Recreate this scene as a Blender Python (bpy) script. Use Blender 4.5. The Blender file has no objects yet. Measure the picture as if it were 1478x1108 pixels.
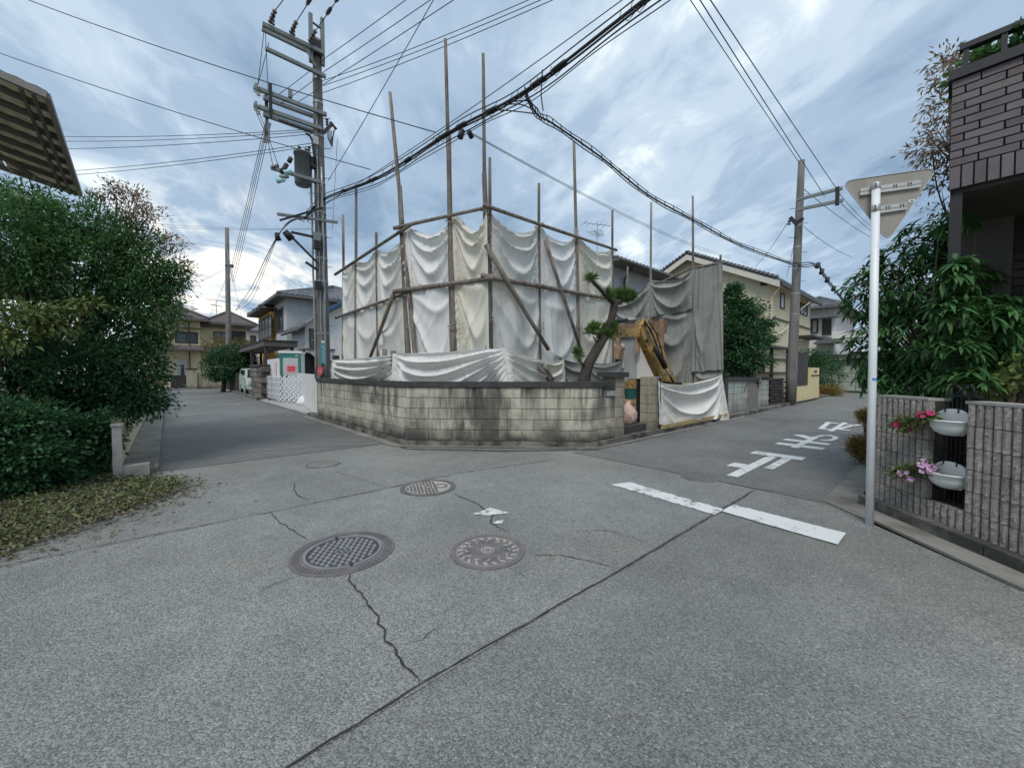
import bpy, bmesh, math, random
import numpy as np
from mathutils import Vector, Matrix, Euler

# ---------------------------------------------------------------- camera, sky, sun, exposure
F_PX, CAM_H = 560.0, 1.4
PITCH, TH = math.radians(1.75), math.radians(48.4)
SC = bpy.context.scene
COL = SC.collection
cam = bpy.data.cameras.new('camera')
cam.sensor_fit = 'HORIZONTAL'
cam.angle = 2 * math.atan(739 / F_PX)
cam.clip_start, cam.clip_end = 0.05, 2000
camo = bpy.data.objects.new('camera', cam)
COL.objects.link(camo)
camo.location = (0, 0, CAM_H)
camo.rotation_euler = (math.pi / 2 - PITCH, 0, -(math.pi / 2 - TH))
SC.camera = camo
SC.view_settings.view_transform = 'Standard'
SC.view_settings.look = 'None'
SC.view_settings.gamma = 1
SC.view_settings.use_curve_mapping = False
SC.view_settings.exposure = 0.60
SC.cycles.max_bounces = 8
SC.cycles.use_denoising = True

SUN_EL, SUN_AZ = math.radians(52), math.radians(212)      # azimuth from +X towards +Y
world = bpy.data.worlds.new('World')
SC.world = world
world.use_nodes = True


def build_world():
    nt = world.node_tree
    nt.nodes.clear()
    n, l = nt.nodes.new, nt.links.new
    out = n('ShaderNodeOutputWorld')
    sky = n('ShaderNodeTexSky')
    sky.sky_type = 'NISHITA'
    sky.sun_disc = False
    sky.sun_elevation = SUN_EL
    sky.sun_rotation = math.pi / 2 - SUN_AZ
    bg1 = n('ShaderNodeBackground')
    bg1.inputs['Strength'].default_value = 0.07
    l(sky.outputs[0], bg1.inputs[0])
    tc = n('ShaderNodeTexCoord')
    sep = n('ShaderNodeSeparateXYZ')
    l(tc.outputs['Generated'], sep.inputs[0])

    def m(op, a, b=None, clamp=False):
        k = n('ShaderNodeMath')
        k.operation = op
        k.use_clamp = clamp
        for i, v in enumerate((a, b)):
            if v is None:
                continue
            if isinstance(v, (int, float)):
                k.inputs[i].default_value = v
            else:
                l(v, k.inputs[i])
        return k.outputs[0]

    zc = m('MAXIMUM', sep.outputs[2], 0.0)
    den = m('ADD', zc, 0.16)
    cx = m('DIVIDE', sep.outputs[0], den)
    cy = m('DIVIDE', sep.outputs[1], den)
    comb = n('ShaderNodeCombineXYZ')
    l(cx, comb.inputs[0])
    l(cy, comb.inputs[1])

    def noise(scale, detail, rough, dist, rot=0.0, sx=1.0, sy=1.0, off=0.0):
        mp = n('ShaderNodeMapping')
        mp.vector_type = 'TEXTURE'
        mp.inputs['Rotation'].default_value = (0, 0, rot)
        mp.inputs['Scale'].default_value = (sx, sy, 1)
        mp.inputs['Location'].default_value = (off, off * 0.7, 0)
        l(comb.outputs[0], mp.inputs[0])
        t = n('ShaderNodeTexNoise')
        t.inputs['Scale'].default_value = scale
        t.inputs['Detail'].default_value = detail
        t.inputs['Roughness'].default_value = rough
        t.inputs['Distortion'].default_value = dist
        l(mp.outputs[0], t.inputs['Vector'])
        return t.outputs['Fac']

    def ramp(fac, stops):
        r = n('ShaderNodeValToRGB')
        r.color_ramp.interpolation = 'EASE'
        e = r.color_ramp.elements
        while len(e) < len(stops):
            e.new(0.5)
        for el, (p, c) in zip(e, stops):
            el.position = p
            el.color = (*c, 1) if len(c) == 3 else c
        l(fac, r.inputs[0])
        return r.outputs[0]

    big = noise(1.0, 5, 0.55, 0.25, 0.95, 1.7, 1.0, 3.1)
    fine = noise(2.5, 8, 0.60, 0.45, 0.95, 1.4, 0.95, 7.7)
    mixf = m('ADD', m('MULTIPLY', big, 0.50), m('MULTIPLY', fine, 0.50))
    cloud = ramp(mixf, [(0.38, (0.20, 0.295, 0.415)), (0.49, (0.32, 0.425, 0.555)), (0.56, (0.46, 0.565, 0.675)),
                        (0.64, (0.78, 0.86, 0.88))])
    # overcast gradient: zenith brighter than horizon, low cream glow along the horizon where the cloud deck breaks
    hz = ramp(sep.outputs[2], [(0.0, (1.18, 1.12, 1.0)), (0.14, (1.0, 1.0, 1.0)), (0.75, (1.12, 1.10, 1.08)), (1.0, (1.55, 1.5, 1.45))])
    mul = n('ShaderNodeMixRGB')
    mul.blend_type = 'MULTIPLY'
    mul.inputs[0].default_value = 1
    l(cloud, mul.inputs[1])
    l(hz, mul.inputs[2])
    # the break in the clouds low beyond the end of the far street
    dot = n('ShaderNodeVectorMath')
    dot.operation = 'DOT_PRODUCT'
    nrm = n('ShaderNodeVectorMath')
    nrm.operation = 'NORMALIZE'
    l(tc.outputs['Generated'], nrm.inputs[0])
    l(nrm.outputs[0], dot.inputs[0])
    b = Vector((0.10, 1.0, 0.10)).normalized()
    dot.inputs[1].default_value = b
    glow = m('MULTIPLY', ramp(dot.outputs['Value'], [(0.955, (0, 0, 0)), (0.998, (1, 1, 1))]), ramp(fine, [(0.40, (0, 0, 0)), (0.60, (1, 1, 1))]))
    mg = n('ShaderNodeMixRGB')
    l(glow, mg.inputs[0])
    l(mul.outputs[0], mg.inputs[1])
    mg.inputs[2].default_value = (1.0, 0.96, 0.86, 1)
    bg2 = n('ShaderNodeBackground')
    bg2.inputs['Strength'].default_value = 0.86
    l(mg.outputs[0], bg2.inputs[0])
    mix = n('ShaderNodeMixShader')
    mix.inputs[0].default_value = 0.93
    l(bg1.outputs[0], mix.inputs[1])
    l(bg2.outputs[0], mix.inputs[2])
    l(mix.outputs[0], out.inputs[0])


build_world()
sun = bpy.data.lights.new('sun', 'SUN')
sun.energy = 1.4
sun.angle = math.radians(25)
sun.color = (1.0, 0.96, 0.90)
suno = bpy.data.objects.new('sun', sun)
COL.objects.link(suno)
suno.rotation_euler = Vector((math.cos(SUN_EL) * math.cos(SUN_AZ), math.cos(SUN_EL) * math.sin(SUN_AZ), math.sin(SUN_EL))).to_track_quat('Z', 'Y').to_euler()

# ---------------------------------------------------------------- surveying: where a sight line meets a known plane of the place
def ray(x, y):
    u, v = (x - 739) / F_PX, (554 - y) / F_PX
    b = math.cos(PITCH) + v * math.sin(PITCH)
    z = -math.sin(PITCH) + v * math.cos(PITCH)
    return Vector((b * math.cos(TH) + u * math.sin(TH), b * math.sin(TH) - u * math.cos(TH), z))
EYE = Vector((0, 0, CAM_H))
def G(x, y, z0=0.0):
    r = ray(x, y)
    return EYE + r * ((z0 - CAM_H) / r.z)
def OX(x, y, X):
    r = ray(x, y)
    return EYE + r * (X / r.x)
def OY(x, y, Y):
    r = ray(x, y)
    return EYE + r * (Y / r.y)
def DD(x, y, d):
    return EYE + ray(x, y) * d
def OP(x, y, P, Q):                      # vertical plane through plan points P, Q
    r = ray(x, y)
    nx, ny = Q[1] - P[1], P[0] - Q[0]
    return EYE + r * ((P[0] * nx + P[1] * ny) / (r.x * nx + r.y * ny))
R = math.radians
rnd = random.Random(7)
nrng = np.random.default_rng(11)


# ---------------------------------------------------------------- object helpers
def tag(o, label=None, cat=None, group=None, kind=None):
    for k, v in (('label', label), ('category', cat), ('group', group), ('kind', kind)):
        if v:
            o[k] = v
    return o
def thing(name, label, cat, loc=(0, 0, 0), rz=0.0, group=None):
    o = bpy.data.objects.new(name, None)
    COL.objects.link(o)
    o.location = loc
    o.rotation_euler = (0, 0, rz)
    o.empty_display_size = 0.2
    return tag(o, label, cat, group)
def base_of(o):
    v = Vector((0, 0, 0))
    while o is not None:
        v += Vector(o.location)
        o = o.parent
    return v
class MB:
    def __init__(s):
        s.v, s.f = [], []
    def add(s, vs, fs):
        k = len(s.v)
        s.v += [tuple(q) for q in vs]
        s.f += [tuple(k + i for i in f) for f in fs]
        return s
    def box(s, x0, x1, y0, y1, z0, z1):
        return s.add([(x0, y0, z0), (x1, y0, z0), (x1, y1, z0), (x0, y1, z0), (x0, y0, z1), (x1, y0, z1), (x1, y1, z1), (x0, y1, z1)],
                     [(3, 2, 1, 0), (4, 5, 6, 7), (0, 1, 5, 4), (1, 2, 6, 5), (2, 3, 7, 6), (3, 0, 4, 7)])
    def obox(s, c, ax, ay, az):           # oriented box: centre and three half-vectors
        c, ax, ay, az = map(Vector, (c, ax, ay, az))
        vs = [c + i * ax + j * ay + k * az for k in (-1, 1) for i, j in ((-1, -1), (1, -1), (1, 1), (-1, 1))]
        return s.add(vs, [(3, 2, 1, 0), (4, 5, 6, 7), (0, 1, 5, 4), (1, 2, 6, 5), (2, 3, 7, 6), (3, 0, 4, 7)])
    def bar(s, a, b, w, t, up=(0, 0, 1)):
        a, b = Vector(a), Vector(b)
        d = (b - a)
        u = Vector(up)
        side = d.cross(u)
        if side.length < 1e-6:
            side = d.cross(Vector((1, 0, 0)))
        side.normalize()
        u = side.cross(d).normalized()
        return s.obox((a + b) / 2, d / 2, side * w / 2, u * t / 2)
    def prism(s, pts, e):                 # planar polygon extruded along e
        pts = [Vector(p) for p in pts]
        e = Vector(e)
        n = len(pts)
        return s.add(pts + [p + e for p in pts], [tuple(range(n))[::-1], tuple(range(n, 2 * n))] + [(i, (i + 1) % n, n + (i + 1) % n, n + i) for i in range(n)])
    def tube(s, pts, r, n=6, cap=True):
        pts = [Vector(p) for p in pts]
        m = len(pts)
        rs = list(r) if hasattr(r, '__len__') else [r] * m
        k = len(s.v)
        prev = None
        for i, p in enumerate(pts):
            d = (pts[min(i + 1, m - 1)] - pts[max(i - 1, 0)])
            if d.length < 1e-9:
                d = Vector((0, 0, 1))
            d.normalize()
            if prev is None:
                a = d.cross(Vector((0, 0, 1)))
                if a.length < 0.05:
                    a = d.cross(Vector((1, 0, 0)))
            else:
                a = prev - d * prev.dot(d)
            a.normalize()
            prev = a
            b = d.cross(a)
            for j in range(n):
                t = 2 * math.pi * j / n
                s.v.append(tuple(p + (a * math.cos(t) + b * math.sin(t)) * rs[i]))
        for i in range(m - 1):
            for j in range(n):
                s.f.append((k + i * n + j, k + i * n + (j + 1) % n, k + (i + 1) * n + (j + 1) % n, k + (i + 1) * n + j))
        if cap:
            s.f.append(tuple(k + j for j in range(n))[::-1])
            s.f.append(tuple(k + (m - 1) * n + j for j in range(n)))
        return s
    def lathe(s, c, prof, n=16, a0=0.0, a1=2 * math.pi):
        c = Vector(c)
        full = abs(a1 - a0 - 2 * math.pi) < 1e-6
        k = len(s.v)
        m = n if full else n + 1
        for r, z in prof:
            for j in range(m):
                t = a0 + (a1 - a0) * j / n
                s.v.append((c.x + r * math.cos(t), c.y + r * math.sin(t), c.z + z))
        for i in range(len(prof) - 1):
            for j in range(n):
                j2 = (j + 1) % m
                s.f.append((k + i * m + j, k + i * m + j2, k + (i + 1) * m + j2, k + (i + 1) * m + j))
        return s
    def mesh(s, name, mat, off=(0, 0, 0), smooth=False):
        me = bpy.data.meshes.new(name)
        o = Vector(off)
        me.from_pydata([(a - o.x, b - o.y, c - o.z) for a, b, c in s.v], [], s.f)
        me.materials.append(mat)
        if smooth:
            me.polygons.foreach_set('use_smooth', [True] * len(me.polygons))
        me.update()
        return me
    def build(s, name, mat, parent=None, smooth=False, local=False):
        if parent is not None:
            off = (0, 0, 0) if local else base_of(parent)
            loc = (0, 0, 0)
        else:
            a = np.array(s.v)
            off = ((a[:, 0].min() + a[:, 0].max()) / 2, (a[:, 1].min() + a[:, 1].max()) / 2, a[:, 2].min())
            loc = off
        o = bpy.data.objects.new(name, s.mesh(name, mat, off, smooth))
        COL.objects.link(o)
        o.parent = parent
        o.location = loc
        return o
def piece(name, me, parent, loc, rot=(0, 0, 0), scale=(1, 1, 1)):
    o = bpy.data.objects.new(name, me)
    COL.objects.link(o)
    o.parent = parent
    o.location = Vector(loc) - (base_of(parent) if parent is not None else Vector((0, 0, 0)))
    o.rotation_euler = rot
    o.scale = scale
    return o
def structure(name, mb, mat, smooth=False):
    return tag(mb.build(name, mat, None, smooth), kind='structure')
def copy_tree(o, parent=None):
    c = o.copy()
    COL.objects.link(c)
    c.parent = parent
    for ch in list(o.children):
        copy_tree(ch, c)
    return c


# ---------------------------------------------------------------- procedural materials
def mk(name, col, rough=0.8, var=0.18, scale=4.0, bump=0.25, bscale=60.0, stain=None, metal=0.0, obj=0.0, isl=0.0, trans=0.0, speck=None, streak=None, low=None, blots=None, spec=0.4, hue=None, coat=0.0):
    """col: base colour; var: broad tone variation; stain: (colour, amount, scale, lo, hi); streak: the same run down the face; low: (colour, z0, z1) splash dirt;
    obj / isl: tone change from piece to piece / leaf to leaf; speck: (colour, scale, threshold)"""
    mt = bpy.data.materials.new(name)
    mt.use_nodes = True
    nt = mt.node_tree
    n, l = nt.nodes.new, nt.links.new
    p = nt.nodes['Principled BSDF']
    out = nt.nodes['Material Output']
    p.inputs['Roughness'].default_value = rough
    p.inputs['Metallic'].default_value = metal
    p.inputs['Specular IOR Level'].default_value = spec
    if coat:
        p.inputs['Coat Weight'].default_value = coat
        p.inputs['Coat Roughness'].default_value = 0.1
    geo = n('ShaderNodeNewGeometry')
    pos = geo.outputs['Position']

    def noise(sc, detail=4, vec=(1, 1, 1), rgh=0.6, off=0.0):
        mp = n('ShaderNodeMapping')
        mp.inputs['Scale'].default_value = vec
        mp.inputs['Location'].default_value = (off, off, off)
        l(pos, mp.inputs[0])
        t = n('ShaderNodeTexNoise')
        t.inputs['Scale'].default_value = sc
        t.inputs['Detail'].default_value = detail
        t.inputs['Roughness'].default_value = rgh
        l(mp.outputs[0], t.inputs['Vector'])
        return t.outputs['Fac']

    def rng(f, a, b, c, d):
        r = n('ShaderNodeMapRange')
        r.inputs[1].default_value, r.inputs[2].default_value, r.inputs[3].default_value, r.inputs[4].default_value = a, b, c, d
        l(f, r.inputs[0])
        return r.outputs[0]

    def math_(op, a, b):
        k = n('ShaderNodeMath')
        k.operation = op
        for i, v in enumerate((a, b)):
            if isinstance(v, (int, float)):
                k.inputs[i].default_value = v
            else:
                l(v, k.inputs[i])
        return k.outputs[0]

    def mixc(f, a, b, mode='MIX'):
        k = n('ShaderNodeMixRGB')
        k.blend_type = mode
        for i, v in enumerate((f, a, b)):
            if isinstance(v, (int, float)):
                k.inputs[i].default_value = v
            elif isinstance(v, tuple):
                k.inputs[i].default_value = (*v, 1)
            else:
                l(v, k.inputs[i])
        return k.outputs[0]

    c = mixc(rng(noise(scale, 6), 0.28, 0.72, 0, 1), tuple(x * (1 - var) for x in col), tuple(min(1, x * (1 + var)) for x in col))
    if obj:
        oi = n('ShaderNodeObjectInfo')
        c = mixc(1.0, c, rng(oi.outputs['Random'], 0, 1, 1 - obj, 1 + obj), 'MULTIPLY')
        if hue:
            c = mixc(math_('MULTIPLY', math_('FRACT', math_('MULTIPLY', oi.outputs['Random'], 7.31), 0.0), 0.7), c, hue)
    if isl:
        c = mixc(1.0, c, rng(geo.outputs['Random Per Island'], 0, 1, 1 - isl, 1 + isl), 'MULTIPLY')
        if hue:
            c = mixc(rng(math_('FRACT', math_('MULTIPLY', geo.outputs['Random Per Island'], 7.31), 0.0), 0.72, 1.0, 0, 0.85), c, hue)
    if speck:
        v = n('ShaderNodeTexVoronoi')
        v.inputs['Scale'].default_value = speck[1]
        l(pos, v.inputs['Vector'])
        sepc = n('ShaderNodeSeparateColor')
        l(v.outputs['Color'], sepc.inputs[0])
        c = mixc(rng(sepc.outputs[0], speck[2], 1.0, 0, 0.9), c, speck[0])
    for st in (stain if isinstance(stain, list) else [stain] if stain else []):
        c = mixc(math_('MULTIPLY', rng(noise(st[2], 5, (1, 1, 1), 0.65, 3.7), st[3], st[4], 0, 1), st[1]), c, st[0])
    if streak:
        f = rng(noise(streak[2], 4, (1, 1, 0.07), 0.6, 9.1), streak[3], streak[4], 0, 1)
        f = math_('MULTIPLY', f, rng(noise(1.3, 2, (1, 1, 1), 0.5, 5.5), 0.35, 0.6, 0.25, 1))
        if len(streak) > 5:
            sp = n('ShaderNodeSeparateXYZ')
            l(pos, sp.inputs[0])
            f = math_('MULTIPLY', f, rng(sp.outputs[2], streak[5], streak[6], 0.0, 1.0))
        c = mixc(math_('MULTIPLY', f, streak[1]), c, streak[0])
    if low:
        sp = n('ShaderNodeSeparateXYZ')
        l(pos, sp.inputs[0])
        h = math_('ADD', sp.outputs[2], rng(noise(3.0, 4, (1, 1, 1), 0.6, 1.1), 0.2, 0.8, -0.16, 0.16))
        c = mixc(rng(h, low[1], low[2], low[3] if len(low) > 3 else 0.85, 0), c, low[0])
    for bc, br, ba in (blots or []):
        vm = n('ShaderNodeVectorMath')
        vm.operation = 'DISTANCE'
        l(pos, vm.inputs[0])
        vm.inputs[1].default_value = bc
        dd = math_('ADD', vm.outputs['Value'], rng(noise(5.0, 6, (1, 1, 0.16), 0.7, 2.2), 0.3, 0.7, -0.6 * br, 0.6 * br))
        c = mixc(rng(dd, br * 0.30, br * 1.25, ba * 0.88, 0), c, (0.05, 0.05, 0.046))
    l(c, p.inputs['Base Color'])
    if bump:
        b = n('ShaderNodeBump')
        b.inputs['Strength'].default_value = bump
        b.inputs['Distance'].default_value = 0.02
        l(noise(bscale, 5, (1, 1, 1), 0.65), b.inputs['Height'])
        l(b.outputs[0], p.inputs['Normal'])
    rr = rng(noise(scale * 2.3, 3), 0.3, 0.7, max(0.02, rough - 0.08), min(1, rough + 0.08))
    l(rr, p.inputs['Roughness'])
    if trans:
        t = n('ShaderNodeBsdfTranslucent')
        l(c, t.inputs['Color'])
        ms = n('ShaderNodeMixShader')
        ms.inputs[0].default_value = trans
        l(p.outputs[0], ms.inputs[1])
        l(t.outputs[0], ms.inputs[2])
        l(ms.outputs[0], out.inputs[0])
    return mt


M = {}
M['concrete'] = mk('concrete', (0.33, 0.32, 0.29), 0.85, 0.22, 3, 0.3, 90, stain=((0.10, 0.095, 0.085), 0.6, 2.2, 0.5, 0.75))
M['kerb'] = mk('kerb', (0.20, 0.19, 0.165), 0.9, 0.25, 2, 0.35, 70, stain=((0.04, 0.04, 0.036), 0.92, 2.2, 0.40, 0.58))
M['gutter'] = mk('gutter', (0.225, 0.215, 0.19), 0.9, 0.2, 2.5, 0.3, 80, stain=((0.10, 0.095, 0.08), 0.8, 1.8, 0.45, 0.7))
M['block'] = mk('block', (0.48, 0.452, 0.362), 0.92, 0.16, 6, 0.5, 110, obj=0.14, stain=[((0.05, 0.05, 0.046), 0.85, 0.75, 0.535, 0.66), ((0.18, 0.175, 0.15), 0.45, 5.0, 0.52, 0.78)],
                streak=((0.05, 0.05, 0.045), 0.95, 6.5, 0.44, 0.57, 0.30, 1.0), low=((0.045, 0.045, 0.04), 0.12, 0.40, 0.95), blots=[((4.18, 5.96, 0.75), 0.62, 0.92), ((4.45, 5.70, 0.35), 0.5, 0.85), ((5.72, 4.42, 0.6), 0.22, 0.8), ((3.5, 6.63, 0.2), 0.34, 0.85), ((5.3, 4.85, 0.16), 0.42, 0.7), ((3.36, 9.4, 1.05), 0.45, 0.7), ((6.1, 4.33, 0.8), 0.2, 0.6)])
M['pier_block'] = mk('pier_block', (0.37, 0.345, 0.26), 0.92, 0.16, 6, 0.5, 110, obj=0.12, hue=(0.33, 0.27, 0.20), streak=((0.06, 0.06, 0.05), 0.7, 6, 0.5, 0.65), low=((0.09, 0.09, 0.06), 0.13, 0.36, 0.7))
M['mortar'] = mk('mortar', (0.21, 0.20, 0.165), 0.95, 0.25, 8, 0.3, 120)
M['coping'] = mk('coping', (0.055, 0.054, 0.05), 0.9, 0.3, 5, 0.4, 80, stain=((0.22, 0.21, 0.19), 0.7, 1.6, 0.62, 0.74))
M['green_block'] = mk('green_block', (0.40, 0.42, 0.38), 0.92, 0.12, 5, 0.4, 100, obj=0.08, streak=((0.13, 0.14, 0.12), 0.7, 6, 0.5, 0.68), low=((0.10, 0.10, 0.09), 0.1, 0.4, 0.7))
M['far_block'] = mk('far_block', (0.30, 0.34, 0.29), 0.92, 0.15, 4, 0.3, 60, obj=0.10, streak=((0.12, 0.13, 0.11), 0.7, 4, 0.5, 0.68))
M['groove'] = mk('groove', (0.035, 0.033, 0.030), 0.95, 0.2)
M['rib_stone'] = mk('rib_stone', (0.325, 0.288, 0.258), 0.9, 0.2, 14, 0.9, 45, obj=0.16, speck=((0.52, 0.49, 0.45), 160, 0.72), stain=((0.13, 0.12, 0.105), 0.55, 5, 0.5, 0.72))
M['brick'] = mk('brick', (0.125, 0.102, 0.104), 0.6, 0.14, 9, 0.3, 120, obj=0.3, hue=(0.125, 0.122, 0.14), stain=((0.09, 0.075, 0.07), 0.5, 8, 0.5, 0.7))
M['brick_gap'] = mk('brick_gap', (0.03, 0.028, 0.027), 0.95, 0.2)
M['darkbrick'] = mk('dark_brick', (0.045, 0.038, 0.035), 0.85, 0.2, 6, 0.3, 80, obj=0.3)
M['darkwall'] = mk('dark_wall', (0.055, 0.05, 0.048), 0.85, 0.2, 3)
M['dark_metal'] = mk('dark_metal', (0.022, 0.022, 0.024), 0.5, 0.2, 6, 0.1, 90)
M['black'] = mk('black', (0.012, 0.012, 0.013), 0.6, 0.2)
M['cream'] = mk('cream_render', (0.64, 0.57, 0.38), 0.9, 0.06, 1.2, 0.15, 120, streak=((0.36, 0.31, 0.18), 0.35, 2.5, 0.5, 0.75))
M['cream2'] = mk('pale_cream_siding', (0.64, 0.58, 0.41), 0.85, 0.05, 1.2, 0.12, 60, streak=((0.42, 0.37, 0.24), 0.3, 2.5, 0.5, 0.75))
M['yellow'] = mk('ochre_render', (0.62, 0.38, 0.085), 0.9, 0.07, 1.4, 0.12, 100)
M['yellowwall'] = mk('yellow_gate_wall', (0.66, 0.54, 0.30), 0.9, 0.06, 2, 0.15, 120, low=((0.36, 0.28, 0.15), 0.0, 0.3, 0.5))
M['bluegrey'] = mk('blue_grey_render', (0.42, 0.44, 0.45), 0.9, 0.06, 1.4, 0.15, 100, streak=((0.28, 0.29, 0.30), 0.5, 2.2, 0.5, 0.7))
M['white'] = mk('white_render', (0.66, 0.66, 0.64), 0.85, 0.05, 2, 0.12, 100, streak=((0.38, 0.37, 0.35), 0.45, 3.0, 0.5, 0.72))
M['offwhite'] = mk('offwhite_trim', (0.60, 0.57, 0.49), 0.8, 0.06)
M['tile'] = mk('roof_tile', (0.13, 0.135, 0.145), 0.55, 0.25, 3, 0.2, 60, isl=0.25)
M['brown_roof'] = mk('brown_roof', (0.105, 0.085, 0.08), 0.75, 0.2, 3, 0.2, 40)
M['blue_ridge'] = mk('blue_ridge', (0.035, 0.10, 0.22), 0.4, 0.2)
M['eave'] = mk('eave', (0.10, 0.09, 0.082), 0.8, 0.2)
M['glass'] = mk('window_glass', (0.035, 0.045, 0.05), 0.12, 0.2, 2, 0.0, 10, spec=0.7)
M['curtain_glass'] = mk('curtain_glass', (0.20, 0.22, 0.22), 0.25, 0.15, 5, 0.0, 10, spec=0.6)
M['frosted'] = mk('frosted_glass', (0.42, 0.47, 0.48), 0.35, 0.1, 5, 0.0, 10)
M['bronze'] = mk('bronze_frame', (0.05, 0.043, 0.04), 0.5, 0.15)
M['steel'] = mk('galvanised_steel', (0.34, 0.35, 0.35), 0.45, 0.2, 8, 0.08, 60, metal=0.7, stain=((0.18, 0.15, 0.12), 0.5, 5, 0.55, 0.75))
M['poleconc'] = mk('pole_concrete', (0.17, 0.165, 0.15), 0.85, 0.16, 2.5, 0.2, 60, streak=((0.09, 0.085, 0.08), 0.7, 6, 0.45, 0.65))
M['armsteel'] = mk('crossarm_steel', (0.21, 0.23, 0.225), 0.55, 0.2, 6, 0.1, 60, metal=0.4)
M['transformer'] = mk('transformer_paint', (0.13, 0.15, 0.155), 0.5, 0.12, 4, 0.08, 60)
M['porcelain'] = mk('insulator', (0.075, 0.06, 0.055), 0.3, 0.2)
M['porcelain_white'] = mk('white_insulator', (0.55, 0.57, 0.56), 0.3, 0.1)
M['wire'] = mk('wire_sheath', (0.026, 0.027, 0.030), 0.6, 0.2, 10, 0)
M['pale_wire'] = mk('pale_wire', (0.20, 0.21, 0.22), 0.5, 0.2, 10, 0)
M['log'] = mk('weathered_log', (0.21, 0.18, 0.15), 0.9, 0.25, 7, 0.5, 40, obj=0.22, streak=((0.055, 0.045, 0.04), 0.8, 14, 0.45, 0.62))
M['rope'] = mk('lashing_wire', (0.30, 0.28, 0.25), 0.8, 0.2)
M['canvas'] = mk('canvas', (0.71, 0.698, 0.655), 0.92, 0.05, 2.2, 0.3, 260, stain=[((0.50, 0.44, 0.28), 0.7, 0.55, 0.52, 0.72), ((0.42, 0.40, 0.36), 0.5, 2.6, 0.55, 0.8)], trans=0.18, spec=0.1)
M['canvas_yellow'] = mk('yellowed_canvas', (0.70, 0.678, 0.595), 0.92, 0.06, 2.2, 0.3, 260, stain=((0.50, 0.44, 0.28), 0.6, 0.8, 0.48, 0.70), trans=0.18, spec=0.1)
M['canvas_white'] = mk('white_sheet', (0.735, 0.73, 0.705), 0.85, 0.04, 2.2, 0.3, 260, stain=((0.48, 0.46, 0.42), 0.5, 1.6, 0.55, 0.78), trans=0.15, spec=0.15)
M['canvas_clean'] = mk('clean_sheet', (0.82, 0.80, 0.74), 0.85, 0.04, 2.2, 0.3, 260, stain=((0.58, 0.53, 0.43), 0.5, 2.0, 0.55, 0.78), trans=0.12, spec=0.15)
M['canvas_grey'] = mk('grey_sheet', (0.29, 0.295, 0.275), 0.9, 0.10, 1.8, 0.3, 220, stain=((0.15, 0.15, 0.135), 0.7, 1.4, 0.48, 0.7), trans=0.08, spec=0.15)
M['bark'] = mk('bark', (0.052, 0.043, 0.037), 0.95, 0.35, 12, 1.0, 28)
M['twig'] = mk('twig', (0.11, 0.085, 0.06), 0.9, 0.25)
M['leaf'] = mk('leaf', (0.078, 0.178, 0.066), 0.6, 0.35, 1.3, 0, isl=0.55, hue=(0.12, 0.17, 0.04), trans=0.35, spec=0.16)
M['leaf_dark'] = mk('leaf_dark', (0.048, 0.122, 0.054), 0.55, 0.3, 1.3, 0, isl=0.55, hue=(0.07, 0.13, 0.04), trans=0.25, spec=0.2)
M['leaf_red'] = mk('leaf_red', (0.24, 0.17, 0.11), 0.55, 0.3, 2, 0, isl=0.45, hue=(0.12, 0.13, 0.05), trans=0.45, spec=0.3)
M['leaf_big'] = mk('leaf_big', (0.044, 0.128, 0.042), 0.5, 0.3, 1.5, 0, isl=0.35, obj=0.35, hue=(0.07, 0.14, 0.03), trans=0.2, spec=0.28)
M['leaf_gold'] = mk('leaf_gold', (0.30, 0.225, 0.07), 0.7, 0.25, 6, 0, isl=0.45, hue=(0.11, 0.13, 0.04), trans=0.25, spec=0.2)
M['leaf_maple'] = mk('leaf_maple', (0.17, 0.12, 0.03), 0.6, 0.3, 2, 0, isl=0.45, hue=(0.06, 0.09, 0.03), trans=0.3)
M['needle'] = mk('needle', (0.12, 0.22, 0.055), 0.6, 0.3, 6, 0, isl=0.5, trans=0.3)
M['litter'] = mk('dry_leaf', (0.165, 0.15, 0.098), 0.85, 0.3, 5, 0, isl=0.5, hue=(0.115, 0.125, 0.065), trans=0.1, spec=0.2)
M['soil'] = mk('soil', (0.20, 0.165, 0.115), 0.95, 0.3, 2, 0.6, 30)
M['whitepaint'] = mk('white_paint', (0.72, 0.74, 0.74), 0.4, 0.05, 5, 0.04, 60, stain=((0.48, 0.48, 0.47), 0.35, 5, 0.55, 0.8))
M['signback'] = mk('sign_back', (0.29, 0.275, 0.24), 0.55, 0.10, 3, 0.05, 60, metal=0.1, stain=((0.24, 0.21, 0.165), 0.5, 2.5, 0.5, 0.75), streak=((0.20, 0.18, 0.15), 0.5, 9, 0.5, 0.7))
M['alu'] = mk('aluminium', (0.45, 0.45, 0.43), 0.45, 0.1, 6, 0.05, 60, metal=0.4)
M['red'] = mk('sign_red', (0.55, 0.05, 0.055), 0.4, 0.1, 6, 0)
M['pink'] = mk('sign_pink', (0.75, 0.28, 0.30), 0.5, 0.08, 6, 0)
M['teal'] = mk('plate_teal', (0.04, 0.21, 0.235), 0.4, 0.15, 6, 0)
M['teal_pale'] = mk('plate_lettering', (0.36, 0.58, 0.62), 0.5, 0.1, 6, 0)
M['white_plain'] = mk('white_enamel', (0.74, 0.76, 0.74), 0.35, 0.04, 6, 0)
M['tape_blue'] = mk('tape_blue', (0.06, 0.25, 0.62), 0.5, 0.1)
M['cabin'] = mk('cabin_plastic', (0.47, 0.49, 0.49), 0.5, 0.05, 4, 0.05)
M['cabin_white'] = mk('cabin_white', (0.66, 0.66, 0.68), 0.5, 0.05, 4, 0.05)
M['cabin_green'] = mk('cabin_green', (0.03, 0.19, 0.15), 0.45, 0.1)
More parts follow.
